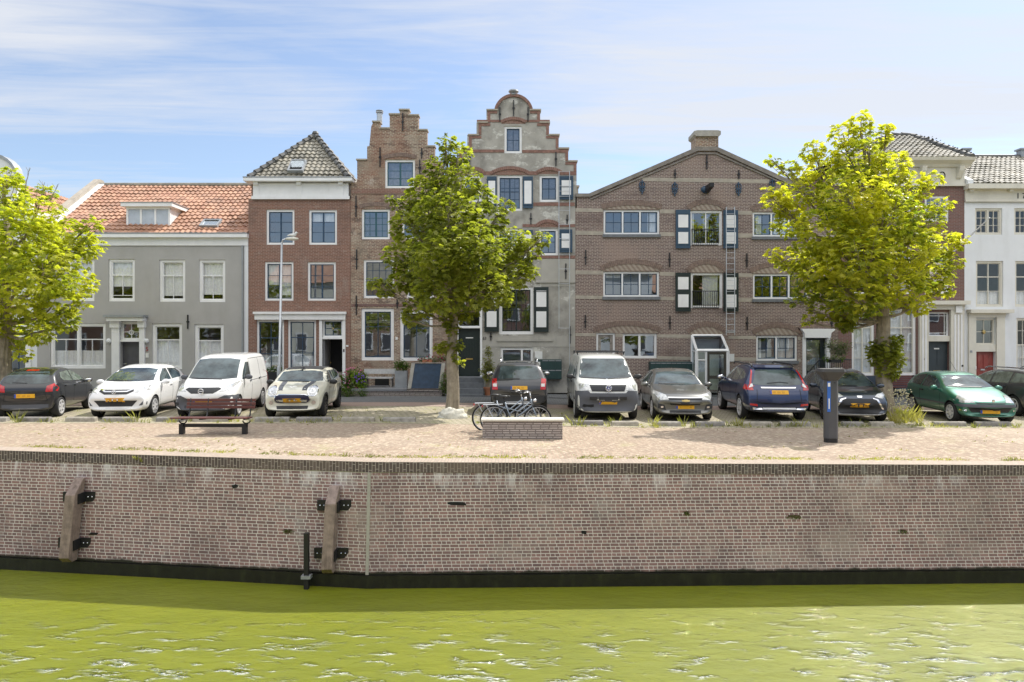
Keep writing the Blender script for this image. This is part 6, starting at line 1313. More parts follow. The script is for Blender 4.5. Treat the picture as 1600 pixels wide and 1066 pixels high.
c_wag = PAR(L=4.6, W=1.8, r=.32, fa=.88, ra=3.55, paint=p_anth, rim=alloy, spokes=6, tum=.2,
  prof=[(0, .52, .28), (.03, .68, .22), (.15, .80, .19), (.5, .90), (1.1, .97), (1.25, 1.0), (1.4, 1.03), (1.75, 1.26), (2.1, 1.40), (2.6, 1.46), (3.6, 1.45), (4.1, 1.40), (4.35, 1.15), (4.5, .95), (4.57, .8, .22), (4.6, .56, .28)],
  belt=[(0, .6), (.5, .82), (1.1, .92), (4.6, 1.0)], ws=trap(.68, 1.03, .56, 1.36), rw=trap(.6, 1.02, .5, 1.32),
  side=[[(1.6, .99), (2.45, 1.0), (2.45, 1.36), (2.15, 1.34), (1.75, 1.14)], [(2.52, 1.0), (3.3, 1.02), (3.3, 1.36), (2.52, 1.37)], [(3.37, 1.03), (4.1, 1.08), (3.98, 1.3), (3.37, 1.35)]], sideglass=MATS['bright_car_glass'], seams=[(1.5, .3, 1.45, .95), (2.48, .3, 2.48, .98), (3.25, .5, 3.34, 1.0)], handles=[(2.25, .88), (3.1, .9)], mirror=(1.62, 1.02),
  bits=[('tail_light', [(.6, .8), (.8, .8), (.78, 1.1), (.64, 1.1)], 'r', tail_red, 1), ('headlight', [(.5, .66), (.8, .68), (.8, .82), (.55, .8)], 'f', lamp_clear, 1)], plates=[('r', .7), ('f', .42)], extra=wag_extra)
def park(name, label, cfg, px, d_near, yaw_deg, rear=False, cat='car'):
    """px, d_near: where the near end's middle stands"""
    X = (px - 800) / F * d_near; a = R(yaw_deg); Lc = cfg['L']
    # centre lies half a length behind the near end along the car's axis, rotated by yaw
    ax = Vector((-math.sin(a), math.cos(a))); cx, cy = X + ax.x * Lc / 2, d_near + ax.y * Lc / 2
    z = zg(cx, cy) + .004
    return make_car(name, label, cat, (cx, cy, z), a + (PI if rear else 0), cfg)
park('parked_car', 'black small hatchback parked tail out at the left edge, behind the leftmost kerb blocks', c_c1, 38, 19.75, 13, True)
park('parked_car', 'white five-door hatchback parked nose out between the black hatchback and the white van', c_yaris, 178, 19.55, 8)
park('parked_van', 'clean white panel van with a dark grey bumper behind the maroon bench', c_nv, 314, 19.5, 6, cat='van')
park('parked_car', 'cream small car with black roof and two dark bonnet stripes', c_mini, 455, 19.65, 5)
park('parked_car', 'dark dusty off-road car seen from behind, behind the bicycles', c_dus, 811, 21.2, 0, True)
park('parked_van', 'dirty white van with a grey scuffed bumper and roof bars', c_t5, 951, 19.9, -1, cat='van')
park('parked_car', 'graphite grey saloon with the sun glinting on its windscreen', c_cruze, 1072, 19.9, -4)
park('parked_car', 'royal blue estate seen from behind with tall red tail lights', c_xc, 1219, 19.8, -5, True)
park('parked_car', 'dark slate hatchback parked nose out behind the parking meter', c_ny, 1345, 19.7, -11)
park('parked_car', 'metallic green three-door hatchback parked at the right', c_pug, 1552, 19.3, -7)
park('parked_car', 'anthracite estate with roof rails cut off by the right edge', c_wag, 1668, 20.6, 0, True)
# ------------------------------------------------------------------ trees
def leafmat(name, green, yellow, yv):
    m, nt, b = _new(name); nt.nodes.remove(b); o = nt.nodes['Material Output']
    at = nt.nodes.new('ShaderNodeAttribute'); at.attribute_name = 'leafvar'
    c = ramp_(nt, at.outputs['Fac'], .0, 1.0, green, yellow)
    n = noise_(nt, .9, 3, .5, pos_(nt))
    c = mix_(nt, math_(nt, 'MULTIPLY', ramp_(nt, n, .42, .62), yv), c, yellow)
    d = nt.nodes.new('ShaderNodeBsdfPrincipled'); d.inputs['Roughness'].default_value = .42; d.inputs['Specular IOR Level'].default_value = .45; L(nt, c, d.inputs['Base Color'])
    t = nt.nodes.new('ShaderNodeBsdfTranslucent'); L(nt, mix_(nt, 1.0, c, (2.4, 2.7, .9), 'MULTIPLY'), t.inputs['Color'])
    mx = nt.nodes.new('ShaderNodeMixShader'); mx.inputs[0].default_value = .5; L(nt, d.outputs[0], mx.inputs[1]); L(nt, t.outputs[0], mx.inputs[2]); L(nt, mx.outputs[0], o.inputs[0]); return m
bark = plain('bark', (.33, .28, .21), .9, var=.3, vs=5, dirt=((.085, .07, .05), 11, .9, .08))
_nt = bark.node_tree; _b = _nt.nodes['Principled BSDF']
bump_(_nt, _b, math_(_nt, 'ADD', noise_(_nt, 9, 5, .7, mapv(_nt, pos_(_nt), (1, 1, .13))), math_(_nt, 'MULTIPLY', noise_(_nt, 40, 4, .6, mapv(_nt, pos_(_nt), (1, 1, .4))), .4)), 1.0, .05)
leaf_g = leafmat('chestnut_leaves', (.085, .105, .03), (.35, .34, .07), .4)
leaf_y = leafmat('yellowing_leaves', (.155, .185, .03), (.50, .46, .07), .55)
leaf_l = leafmat('lime_leaves', (.13, .165, .03), (.52, .46, .07), .6)
def leaves_mesh(name, clumps, n, mat, parent, size=.17, seed=1, compound=True, shell=.55):
    rnd = random.Random(seed); v = []; f = []; var = []
    tot = sum(c[3] ** 2 for c in clumps)
    for c in clumps:
        cx, cy, cz, r = c[:4]; k = int(n * r * r / tot); fl = c[4] if len(c) > 4 else .8
        cv = rnd.uniform(-.15, .15)
        for _ in range(k):
            d = Vector((rnd.gauss(0, 1), rnd.gauss(0, 1), rnd.gauss(0, 1))).normalized()
            q = rnd.uniform(shell, 1.0) ** .8 * (1 + .22 * noise.noise(Vector((cx + d.x * 1.7, cy + d.y * 1.7, cz + d.z * 1.7)) * 1.3))
            p = Vector((cx + d.x * r * q, cy + d.y * r * q, cz + d.z * r * fl * q))
            out = Vector((d.x, d.y, d.z * .4)); out = (out + Vector((rnd.gauss(0, .5), rnd.gauss(0, .5), rnd.gauss(0, .25) - .15))).normalized()
            upv = (Vector((0, 0, 1)) + Vector((rnd.gauss(0, .35), rnd.gauss(0, .35), 0))).normalized()
            sidev = out.cross(upv)
            if sidev.length < .1: continue
            sidev.normalize(); nrm = sidev.cross(out).normalized()
            s_ = size * rnd.uniform(.65, 1.25); a = min(1, max(0, rnd.gauss(.38, .22) + cv))
            fan = (-1.15, -.55, 0, .55, 1.15) if compound else (0,)
            for ang in fan:
                dd = (out * math.cos(ang) + sidev * math.sin(ang)); ss = sidev * math.cos(ang) - out * math.sin(ang)
                ln = s_ * (1 - .28 * abs(ang)); wd = ln * .26
                dr = -nrm * ln * rnd.uniform(.15, .5)
                b0 = len(v)
                v += [p, p + dd * ln * .62 + ss * wd + dr * .3, p + dd * ln + dr, p + dd * ln * .62 - ss * wd + dr * .3]
                f.append((b0, b0 + 1, b0 + 2, b0 + 3)); var.append(a)
    off = wloc(parent); me = bpy.data.meshes.new(name); me.from_pydata([tuple(q - off) for q in v], [], f)
    at = me.attributes.new('leafvar', 'FLOAT', 'FACE'); at.data.foreach_set('value', var); me.materials.append(mat)
    o = bpy.data.objects.new(name, me); COL.objects.link(o); o.parent = parent; return o
def limb(m, a, b, r0, r1, rnd, bend=.15, n=6, up=.2):
    a, b = Vector(a), Vector(b); ln = (b - a).length; pts = []; rr = []
    for i in range(n + 1):
        t = i / n; q = a.lerp(b, t) + Vector((noise.noise(a * 3 + Vector((t * 2, 0, 0))), noise.noise(b * 3 + Vector((0, t * 2, 0))), 0)) * bend * math.sin(PI * t) * ln + Vector((0, 0, -up * math.sin(PI * t) * ln * .35))
        pts.append(q); rr.append(r0 + (r1 - r0) * t)
    m.tube(pts, rr, 7 if r0 < .08 else 12); return pts
def tree(name, label, px, Y, base_z, trunk_r, fork_py, clumps, nleaf, mat, seed, lean=0, size=.17, sprouts=(), twigs=()):
    X = PX(px, Y); t = thing(name, label, 'tree', (X, Y, base_z)); rnd = random.Random(seed)
    fz = HC + (YH - fork_py) * Y / F
    cl = []
    for (cx, cy, r, dy, *fl) in clumps:
        yy = Y + dy; k = Y / F   # clump sizes and places as seen at the trunk's distance
        cl.append((PX(cx, yy), yy, HC + (YH - cy) * yy / F, r * yy / F, fl[0] if fl else .8))
    m = MB(); prof = []; N = 26
    top = Vector((X + lean, Y, fz)); pts = []; rr = []
    # trunk with root flare and uneven section
    nb = 44; vv = []
    for i in range(N + 1):
        u = i / N; z = base_z - .15 + (fz - base_z + .25) * u
        r = trunk_r * (1 - .28 * u + .55 * math.exp(-u * 11)); cxx = X + lean * u + .03 * math.sin(u * 7); cyy = Y + .02 * math.cos(u * 5)
        for k in range(nb):
            a = 2 * PI * k / nb; q = 1 + .10 * noise.noise(Vector((math.cos(a) * 1.6, math.sin(a) * 1.6, z * .7 + seed))) + .17 * noise.noise(Vector((math.cos(a) * 4, math.sin(a) * 4, z * .45 + seed))) + .07 * noise.noise(Vector((math.cos(a) * 9, math.sin(a) * 9, z * 1.5 + seed))) + .16 * math.exp(-u * 9) * math.cos(a * 4 + seed)
            vv.append((cxx + r * q * math.cos(a), cyy + r * q * math.sin(a), z))
    m.add(vv, [(i * nb + k, i * nb + (k + 1) % nb, (i + 1) * nb + (k + 1) % nb, (i + 1) * nb + k) for i in range(N) for k in range(nb)] + [tuple(range(nb)), tuple(range(N * nb, N * nb + nb))])
    m.build('trunk', bark, t, smooth='all')
    b = MB(); hi = max(c[2] for c in cl); mid = Vector((X + lean, Y, fz + (hi - fz) * .45)); tip = Vector((cl[0][0], cl[0][1], hi - .3))
    limb(b, top - Vector((0, 0, .2)), mid, trunk_r * .66, trunk_r * .4, rnd, .04, up=0); limb(b, mid, tip, trunk_r * .4, .03, rnd, .06, up=0)
    for c in cl:
        e = Vector(c[:3]); tt = max(0, min(1, (e.z - fz - .4) / (hi - fz) * .8)); st = top.lerp(tip, tt * .8) if tt > 0 else top
        pp = limb(b, st, e, .035 + .05 * min(1, c[3]), .018, rnd, .14, 6, .35)
        for _ in range(5):
            d = Vector((rnd.gauss(0, 1), rnd.gauss(0, 1), rnd.gauss(.2, .8))).normalized() * c[3] * .9; limb(b, pp[rnd.choice((3, 4, 5))], e + d, .016, .005, rnd, .1, 4, .1)
    b.build('limbs', bark, t, smooth='all')
    leaves_mesh('crown', cl, nleaf, mat, t, size, seed)
    if twigs:
        q = MB()
        for (x0, y0, x1, y1) in twigs:
            a, e = Vector((PX(x0, Y), Y, HC + (YH - y0) * Y / F)), Vector((PX(x1, Y), Y, HC + (YH - y1) * Y / F)); pp = limb(q, a, e, .02, .006, rnd, .06, 5, -.1)
            for k in (2, 3, 4):
                for _ in range(2): limb(q, pp[k], pp[k] + Vector((rnd.gauss(0, .12), rnd.gauss(0, .1), rnd.uniform(.05, .22))), .007, .004, rnd, .05, 3, 0)
        q.build('bare_twigs', bark, t)
    if sprouts:
        sc_ = [(PX(cx, Y), Y - .1, HC + (YH - cy) * Y / F, r * Y / F, 1.0) for (cx, cy, r) in sprouts]
        leaves_mesh('trunk_sprouts', sc_, int(sum(90 * (s[3] / .25) ** 2 for s in sc_)), leaf_g, t, size * .8, seed + 9, shell=.3)
    return t
# clumps: photo column, photo row, radius (px at that distance), depth offset in m, flattening
tree('street_tree', 'tree with a yellow-green crown at the left edge above the black hatchback', 6, 22.6, zg(-16.8, 22.6), .24, 520,
     [(5, 300, 36, 0), (-40, 330, 50, .3), (55, 335, 40, -.4), (20, 370, 60, -1.0), (100, 372, 40, 0), (-40, 400, 60, 0), (70, 420, 55, -1.2), (128, 385, 30, .5), (-90, 420, 50, 0), (115, 440, 34, .6), (20, 450, 60, -1.2), (-50, 470, 60, -.5), (85, 475, 36, -.4), (25, 510, 42, .3), (60, 520, 24, -.8), (-20, 520, 44, 1), (100, 500, 22, .2), (50, 385, 60, 1.6), (-20, 430, 60, 1.8), (-80, 350, 40, 0), (12, 275, 20, .2), (145, 350, 14, .1), (70, 300, 16, .1), (130, 470, 12, 0), (35, 552, 14, -.2)],
     8200, leaf_y, 4, .1, .17, twigs=((40, 300, 46, 262), (62, 318, 70, 285), (75, 330, 90, 288)))
tree('street_tree', 'tree with a dark green pointed crown in front of the two stepped gables', 705, 21.6, zg(-1.9, 21.6), .195, 505,
     [(697, 222, 15, 0), (716, 242, 22, 0), (690, 262, 26, .2), (722, 282, 30, -.5), (748, 312, 28, .2), (662, 300, 30, .2), (700, 335, 50, -1.0), (632, 322, 20, .3), (760, 345, 34, -.3), (650, 360, 40, -.2), (790, 322, 14, 0), (735, 390, 55, -1.4), (690, 400, 55, -1.4), (795, 380, 34, .2), (622, 400, 26, .3), (825, 392, 22, 0), (848, 372, 14, 0), (650, 430, 34, .2), (800, 425, 32, -.1), (755, 450, 44, -1.0), (690, 455, 46, -1.0), (628, 440, 22, .5), (600, 450, 17, 0), (582, 440, 10, 0), (655, 480, 26, 0), (720, 480, 30, .4), (775, 462, 26, .3), (825, 425, 17, 0), (700, 360, 55, 1.4), (740, 430, 55, 1.6), (680, 420, 50, 1.7), (636, 340, 14, 0), (610, 310, 8, 0), (690, 300, 36, .8), (640, 498, 12, 0), (770, 405, 40, 1.0)],
     10500, leaf_g, 8, .08, .155, sprouts=((707, 515, 12), (716, 540, 9), (697, 540, 11), (686, 545, 8), (712, 560, 8), (700, 500, 12), (720, 568, 5)))
tree('street_tree', 'tree with a broad yellow-green crown at the right, behind the slate hatchback', 1381, 21.6, zg(11.7, 21.6), .255, 500,
     [(1345, 190, 18, 0), (1318, 212, 24, .1), (1370, 215, 20, .1), (1340, 250, 40, -.4), (1270, 235, 18, 0), (1385, 200, 10, 0), (1285, 262, 34, .1), (1232, 262, 15, 0), (1206, 250, 9, 0), (1390, 262, 34, -.3), (1330, 310, 55, -1.2), (1250, 300, 34, 0), (1415, 300, 36, .1), (1215, 315, 20, .1), (1198, 300, 10, 0), (1455, 280, 16, 0), (1380, 340, 55, -1.2), (1290, 360, 50, -1.0), (1235, 350, 26, .2), (1440, 345, 34, 0), (1470, 320, 16, 0), (1420, 385, 45, -.8), (1340, 400, 60, -1.5), (1475, 380, 24, .1), (1500, 375, 12, 0), (1240, 405, 26, .1), (1210, 398, 12, 0), (1280, 420, 40, -.6), (1450, 425, 36, 0), (1400, 445, 46, -.8), (1340, 460, 46, -1.0), (1475, 450, 16, 0), (1265, 455, 22, .1), (1290, 480, 26, 0), (1240, 470, 10, 0), (1432, 472, 24, .1), (1320, 490, 22, .2), (1350, 330, 60, 1.6), (1310, 420, 60, 1.7), (1400, 400, 60, 1.7), (1360, 270, 40, 1.2), (1370, 480, 26, 1.0), (1490, 410, 14, 0), (1318, 500, 14, 0), (1228, 330, 12, 0), (1262, 500, 9, 0)],
     10800, leaf_l, 15, -.03, .16, sprouts=((1382, 545, 22), (1392, 560, 18), (1372, 555, 17), (1384, 575, 17), (1360, 545, 10), (1398, 530, 9), (1320, 505, 14), (1388, 585, 10)))

# ------------------------------------------------------------------ street furniture and small things
def G(px, Y): X = PX(px, Y); return (X, Y, zg(X, Y))
def Yof(py, z=0): return F * (HC - z) / (py - YH)
# kerb blocks
kerbmat = [plain('kerb_concrete_%s' % q_, c_, .95, var=.3, vs=7, bump=.5, dirt=((.14, .13, .10), 5, .6, 1)) for q_, c_ in (('a', (.30, .28, .25)), ('b', (.23, .215, .20)), ('c', (.34, .31, .26)))]
kg = 'concrete kerb blocks at the parking bays'
for i, (a, b, st) in enumerate(((-20, 15, 'leftmost kerb block, cut off by the left edge'), (27, 82, 'kerb block under the rear of the black hatchback'), (102, 153, 'kerb block left under the nose of the white hatchback'), (159, 213, 'kerb block right under the nose of the white hatchback'), (243, 292, 'kerb block below the left of the white van, left of the bench'), (300, 360, 'kerb block below the white van, seen through the bench'),
        (397, 455, 'kerb block left under the nose of the cream car'), (461, 522, 'kerb block right under the nose of the cream car'), (532, 588, 'kerb block of the empty bay beside the cream car'), (596, 652, 'kerb block of the empty bay nearest the middle tree'), (893, 945, 'kerb block left under the nose of the dirty van'), (953, 1000, 'kerb block right under the nose of the dirty van'), (1018, 1066, 'kerb block left under the nose of the graphite saloon'), (1084, 1134, 'kerb block right under the nose of the graphite saloon'),
        (1156, 1208, 'kerb block left under the tail of the blue estate'), (1216, 1268, 'kerb block right under the tail of the blue estate'), (1313, 1350, 'kerb block left under the nose of the slate hatchback'), (1356, 1398, 'kerb block right under the nose of the slate hatchback'), (1455, 1510, 'kerb block left under the nose of the green hatchback'), (1520, 1580, 'kerb block right under the nose of the green hatchback'))):
    Y = 19.15; c = G((a + b) / 2, Y); hw = (b - a - 5) / 2 * Y / F; rnd = random.Random(i)
    m = MB(); m.prism([(-.10, -.02), (.10, -.02), (.085, .10), (.05, .13), (-.05, .13), (-.085, .10)], -hw, hw, 'x', Matrix.Rotation(R(rnd.uniform(-1.5, 1.5)), 4, 'Z'))
    o = m.build('kerb_block', kerbmat[i % 3], bevel=.02); o.location = c; setp(o, 'weathered concrete ' + st, 'kerb block', kg)
# maroon bench
Yb = 16.75; t = thing('park_bench', 'maroon slatted bench with a dark frame on the brick promenade', 'bench', G(335, Yb))
bx, by, bz = t.location; S_ = Yb / F
x0, x1 = (282 - 335) * S_, (389 - 335) * S_
def Bm(nm, boxes, mat, bev=.006):
    m = MB()
    for b_ in boxes: m.box(*b_)
    return m.build(nm, mat, t, local=True, bevel=bev)
Bm('frame', [(x0 + .0, x1 - .03, -.03, .03, .17, .25)], iron, .004)
for x in (x0 + .04, x1 - .10): Bm('leg', [(x - .055, x + .055, -.06, .06, -.01, .25)], iron, .004)
for k in range(4): Bm('seat_slat', [(x0 - .24 + .1, x1 - .02 + .04, -.26 + .115 * k, -.26 + .115 * k + .095, .40 - .008 * k, .435 - .008 * k)], maroon)
for k in range(3): Bm('back_slat', [(x0 + .03, x1 + .06, .235 + .02 * k, .265 + .02 * k, .60 + .085 * k, .67 + .085 * k)], maroon)
for x in (x0 + .12, (x0 + x1) / 2 - .28, x1 - .42, x1 - .05):
    m = MB(); m.tube([(x, -.2, .385), (x, .12, .36), (x, .2, .44), (x, .25, .6), (x, .29, .85)], .018, 8)
    m.build('bracket', iron, t, local=True, smooth='all')
for x in (x0 + .06, x1 - .06):
    m = MB(); m.tube([(x + .09 * math.cos(a), 0, .33 + .07 * math.sin(a)) for a in [PI + PI * k / 8 for k in range(9)]], .016, 6); m.build('scroll', iron, t, local=True)
# low brick wall with pale cap
stackbrick = brick('rough_grey_brick', (.52, .47, .43), (.22, .19, .18), (.15, .13, .12), jit=.12, bw=.20, bh=.055, ms=.012, rowvar=.55, bump=1.0)
Yw = Yof(686, zg(.2, 15.9)); t = thing('low_wall', 'low rough brick wall with a pale flat cap in front of the bicycles', 'low wall', G(817, Yw))
k = Yw / F; m = MB(); m.box(-63 * k, 62 * k, 0, .34, -.02, 27.5 * k); m.build('brickwork', stackbrick, t, local=True, bevel=.012)
m = MB(); m.box(-65.5 * k, 65 * k, -.04, .38, 27.6 * k, 31 * k); m.build('cap', plain('pale_cap_stone', (.62, .60, .52), .7), t, local=True, bevel=.01)
# bicycles
def make_bike(label, loc, rz):
    t = thing('bicycle', label, 'bicycle', loc, rz, 'bicycles parked at the low wall')
    r = .34; wb = 1.10
    for cx in (0, wb):
        m = MB(); m.tube([(cx + r * math.cos(a), 0, r + r * math.sin(a)) for a in [2 * PI * k / 32 for k in range(33)]], .021, 7, False); w_ = m.build('wheel', rubber, t, local=True, smooth='all')
        m = MB(); m.tube([(cx + (r - .025) * math.cos(a), 0, r + (r - .025) * math.sin(a)) for a in [2 * PI * k / 32 for k in range(33)]], .011, 6, False); m.tube([(cx, -.05, r), (cx, .05, r)], .025, 8)
        for k in range(18):
            a = 2 * PI * k / 18; m.tube([(cx + .02 * math.cos(a + 1), .02 * (-1) ** k, r + .02 * math.sin(a + 1)), (cx + (r - .03) * math.cos(a), 0, r + (r - .03) * math.sin(a))], .0028, 4)
        m.build('rim_and_spokes', steel, w_, local=True)
        m = MB(); a0, a1 = (R(10), R(190)) if cx == 0 else (R(-5), R(150))
        arc = [a0 + (a1 - a0) * k / 16 for k in range(17)]; m.add([(cx + (r + .04) * math.cos(a), s, r + (r + .04) * math.sin(a) - abs(s) * .1) for a in arc for s in (-.03, .03)], [(2 * i, 2 * i + 2, 2 * i + 3, 2 * i + 1) for i in range(16)]); m.build('mudguard', iron, t, local=True)
    bb = (.44, 0, .29); st = (.28, 0, .78); hd = (.93, 0, .86); hb = (.97, 0, .70)
    m = MB()
    m.tube([bb, st], .018, 8); m.tube([bb, (hb[0] - .01, 0, hb[2])], .020, 8); m.tube([(.33, 0, .64), (.62, 0, .55), (hd[0], 0, .80)], .017, 8); m.tube([hb, hd], .022, 8)
    for s in (-.045, .045): m.tube([bb, (0, s, r)], .012, 6); m.tube([(.31, 0, .70), (0, s, r)], .010, 6); m.tube([(.98, s * .9, .66), (wb, s, r)], .013, 6)
    m.build('frame', plain('pale_blue_frame', (.24, .28, .33), .35, metal=.3) if 'pale_blue_frame' not in MATS else MATS['pale_blue_frame'], t, local=True, smooth='all')
    m = MB(); m.tube([(.26, 0, .78), (.245, 0, .9)], .013, 6); m.ball((.23, 0, .93), (.13, .09, .035), 12); m.ball((.33, 0, .93), (.09, .03, .025), 8); m.build('saddle', iron, t, local=True, smooth='all')
    m = MB(); m.tube([hd, (.91, 0, 1.02)], .014, 6); m.tube([(.74, -.26, 1.03), (.84, -.22, 1.06), (.93, -.08, 1.04), (.93, .08, 1.04), (.84, .22, 1.06), (.74, .26, 1.03)], .012, 8); hbr = m.build('handlebar', chrome, t, local=True, smooth='all')
    for s in (-.26, .26):
        m = MB(); m.tube([(.76, s, 1.035), (.65, s * 1.02, 1.02)], .018, 8); m.build('grip', rubber, hbr, local=True)
    m = MB(); m.ball((1.03, 0, .83), (.05, .05, .05), 10); m.build('headlamp', chrome, t, local=True, smooth='all')
    m = MB()
    for s in (-.06, 0, .06): m.tube([(-.28, s, .72), (.22, s, .73)], .008, 5)
    for s in (-.06, .06): m.tube([(-.2, s, .72), (0, s, r)], .007, 5)
    m.build('rack', steel, t, local=True); m = MB(); m.ball((-.30, 0, .68), (.02, .035, .03), 8); m.build('rear_lamp', tail_red, t, local=True)
    m = MB(); m.prism([(-.06, .29), (-.02, .38), (.40, .38), (.54, .33), (.54, .25), (.42, .20), (-.02, .28)], -.075, -.055); m.build('chain_case', iron, t, local=True)
    m = MB(); m.tube([(.44, -.1, .29), (.50, -.1, .14)], .011, 6); m.tube([(.44, .1, .29), (.38, .1, .44)], .011, 6); m.box(.46, .55, -.17, -.1, .12, .145); m.box(.33, .42, .1, .17, .43, .455); m.build('cranks_and_pedals', chrome, t, local=True)
    return t
def copy_tree(o, parent=None):
    c = o.copy(); COL.objects.link(c)
    if parent: c.parent = parent
    for ch in o.children: copy_tree(ch, c)
    return c
Yk = Yw + .95
b1 = make_bike('nearer silver-blue city bicycle standing right behind the low brick wall', (PX(772, Yk) , Yk, zg(0, Yk)), R(-3))
b2 = copy_tree(b1); b2.location = (PX(766, Yk + .35) + .0, Yk + .38, zg(0, Yk)); b2.rotation_euler = (0, 0, R(3)); b2['label'] = 'farther city bicycle, its rear wheel showing past the left end of the low wall'
b2.location.x -= .12
# parking meter
Ym = Yof(691, -.13); t = thing('parking_meter', 'dark grey parking meter column with a flared top and a blue strip', 'parking meter', G(1298, Ym)); k = Ym / F; H_ = (691 - 576) * k
meterm = plain('meter_grey', (.075, .077, .085), .45, var=.08)
def oct_(w, d, c): return [(-w, -d + c), (-w + c, -d), (w - c, -d), (w, -d + c), (w, d - c), (w - c, d), (-w + c, d), (-w, d - c)]
m = MB(); m.prism(oct_(.155, .11, .06), .10, H_ - .28, 'z'); m.build('column', meterm, t, local=True, bevel=.006)
m = MB(); m.prism(oct_(.145, .10, .05), -.02, .099, 'z'); m.build('foot', iron, t, local=True)
def loft(m, a, za, b, zb_, xo=0):
    n = len(a); m.add([(p[0], p[1], za) for p in a] + [(p[0] + xo, p[1], zb_) for p in b], [(i, (i + 1) % n, (i + 1) % n + n, i + n) for i in range(n)] + [tuple(range(n))[::-1], tuple(range(n, 2 * n))])
m = MB(); loft(m, oct_(.16, .115, .06), H_ - .279, oct_(.29, .22, .06), H_ - .07); loft(m, oct_(.29, .22, .06), H_ - .07, oct_(.27, .21, .06), H_); m.build('head', plain('meter_head', (.06, .058, .06), .6, bump=.3), t, local=True)
m = MB(); m.box(-.135, -.06, -.126, -.110, H_ * .42, H_ - .30, Matrix.Rotation(0, 4, 'Z')); bs_ = m.build('blue_strip', plain('sign_blue', (.04, .14, .5), .4), t, local=True)
m = MB(); m.box(-.125, -.07, -.1285, -.126, H_ - .42, H_ - .33); m.box(-.11, -.085, -.1285, -.126, H_ * .46, H_ * .6); m.build('white_marks', plastic_white, bs_, local=True)
m = MB(); m.box(.02, .06, -.114, -.1095, H_ - .34, H_ - .32); m.build('lock', iron, t, local=True)
# lamp post
Yl = 26.6; t = thing('street_lamp', 'slim pale grey lamp post with a short arm before the red brick house', 'street lamp', G(436, Yl)); k = Yl / F; zt = HC + (YH - 379) * k - t.location.z
m = MB(); m.tube([(0, 0, 0), (.0, 0, 1.2), (.02, 0, 1.25), (.11, 0, zt)], [.085, .08, .055, .04], 12); m.build('post', steel, t, local=True, smooth='all')
m = MB(); m.tube([(.11, 0, zt - .02), (.15, 0, zt + .10), (.30, 0, zt + .14)], .035, 10); m.build('arm', steel, t, local=True, smooth='all')
m = MB(); m.ball((.5, 0, zt + .14), (.27, .11, .07), 14); m.build('lamp_head', cream, t, local=True, smooth='all')
t = thing('gull', 'small grey and white gull standing on the lamp head', 'bird', (PX(458, Yl), Yl, HC + (YH - 373.5) * k))
m = MB(); m.ball((0, 0, .15), (.13, .065, .065), 12); m.ball((.12, 0, .24), (.05, .045, .045), 10); m.tube([(-.08, 0, .16), (-.24, 0, .13)], [.05, .01], 8); m.tube([(.09, 0, .18), (.12, 0, .24)], [.05, .04], 8); m.tube([(.16, 0, .24), (.21, 0, .225)], [.014, .004], 6)
for s in (-.03, .03): m.tube([(0, s, .1), (0.01, s, 0)], .008, 5)
m.build('body', plain('gull_white', (.7, .7, .68), .8), t, local=True, smooth='all')
# heap of pale stone by the middle tree
rnd = random.Random(5); m = MB(); c = G(707, 20.2); nb, ns = 22, 12; vv = []
for i in range(ns + 1):
    a = PI * .52 * i / ns
    for k2 in range(nb):
        b_ = 2 * PI * k2 / nb; d = Vector((math.sin(a) * math.cos(b_), math.sin(a) * math.sin(b_), math.cos(a))); q = 1 + .28 * noise.noise(d * 2.3 + Vector((3, 1, 0))) + .12 * noise.noise(d * 7)
        vv.append((d.x * .42 * q, d.y * .30 * q, d.z * .30 * q - .02))
m.add(vv, [(i * nb + k2, (i + 1) * nb + k2, (i + 1) * nb + (k2 + 1) % nb, i * nb + (k2 + 1) % nb) for i in range(ns) for k2 in range(nb)])
o = m.build('pale_stone', plain('pale_stone_mat', (.60, .58, .50), .9, var=.25, vs=9, bump=.8), at=None, smooth='all'); o.location = c; setp(o, 'pale lumpy stone at the foot of the middle tree', 'stone')
fenderwood = plain('fender_timber', (.27, .205, .18), .85, var=.3, vs=7, bump=.5, dirt=((.07, .05, .035), 9, .85, .08))
# timber fenders on the quay wall
for (px0, py0, px1, py1, lab) in ((126, 745, 113, 873, 'weathered square timber fender on the left part of the quay wall'), (522, 757, 514, 890, 'weathered square timber fender on the quay wall beside the black pole')):
    a = wall_pt((px0 + 3), py0); b_ = wall_pt(px1 + 3, py1); t = thing('timber_fender', lab, 'fender post', (b_.x, b_.y - .2, b_.z - .02), 0, 'timber fenders bolted to the quay wall')
    m = MB(); w_ = .10; ax_ = a - b_
    def sec(c, y_f): return [(c.x - w_, c.y - y_f, c.z), (c.x + w_, c.y - y_f, c.z), (c.x + w_, c.y - .06, c.z), (c.x - w_, c.y - .06, c.z)]
    tp = a.lerp(b_, .18); low = a.lerp(b_, .93)
    S4 = [sec(a, .12), sec(tp, .36), sec(low, .36), sec(b_, .22)]
    vv = [p for s in S4 for p in s]; m.add(vv, [(0, 1, 2, 3), (15, 14, 13, 12)] + [(4 * i + q, 4 * i + (q + 1) % 4, 4 * i + 4 + (q + 1) % 4, 4 * i + 4 + q) for i in range(3) for q in range(4)]); m.build('post', fenderwood, t, bevel=.012)
    for f_ in (.24, .80):
        c = a.lerp(b_, f_)
        for sg in (-1, 1):
            m = MB(); m.box(c.x + sg * (w_ + .002), c.x + sg * (w_ + .23), c.y - .05, c.y - .015, c.z - .10, c.z + .10); m.box(c.x + sg * (w_ + .002), c.x + sg * (w_ + .025), c.y - .26, c.y - .051, c.z - .10, c.z + .10); br = m.build('bracket', iron, t)
            m = MB()
            for dx_ in (.09, .17): m.ball((c.x + sg * (w_ + dx_), c.y - .055, c.z), .017, 8)
            m.build('bolt', chrome, br)
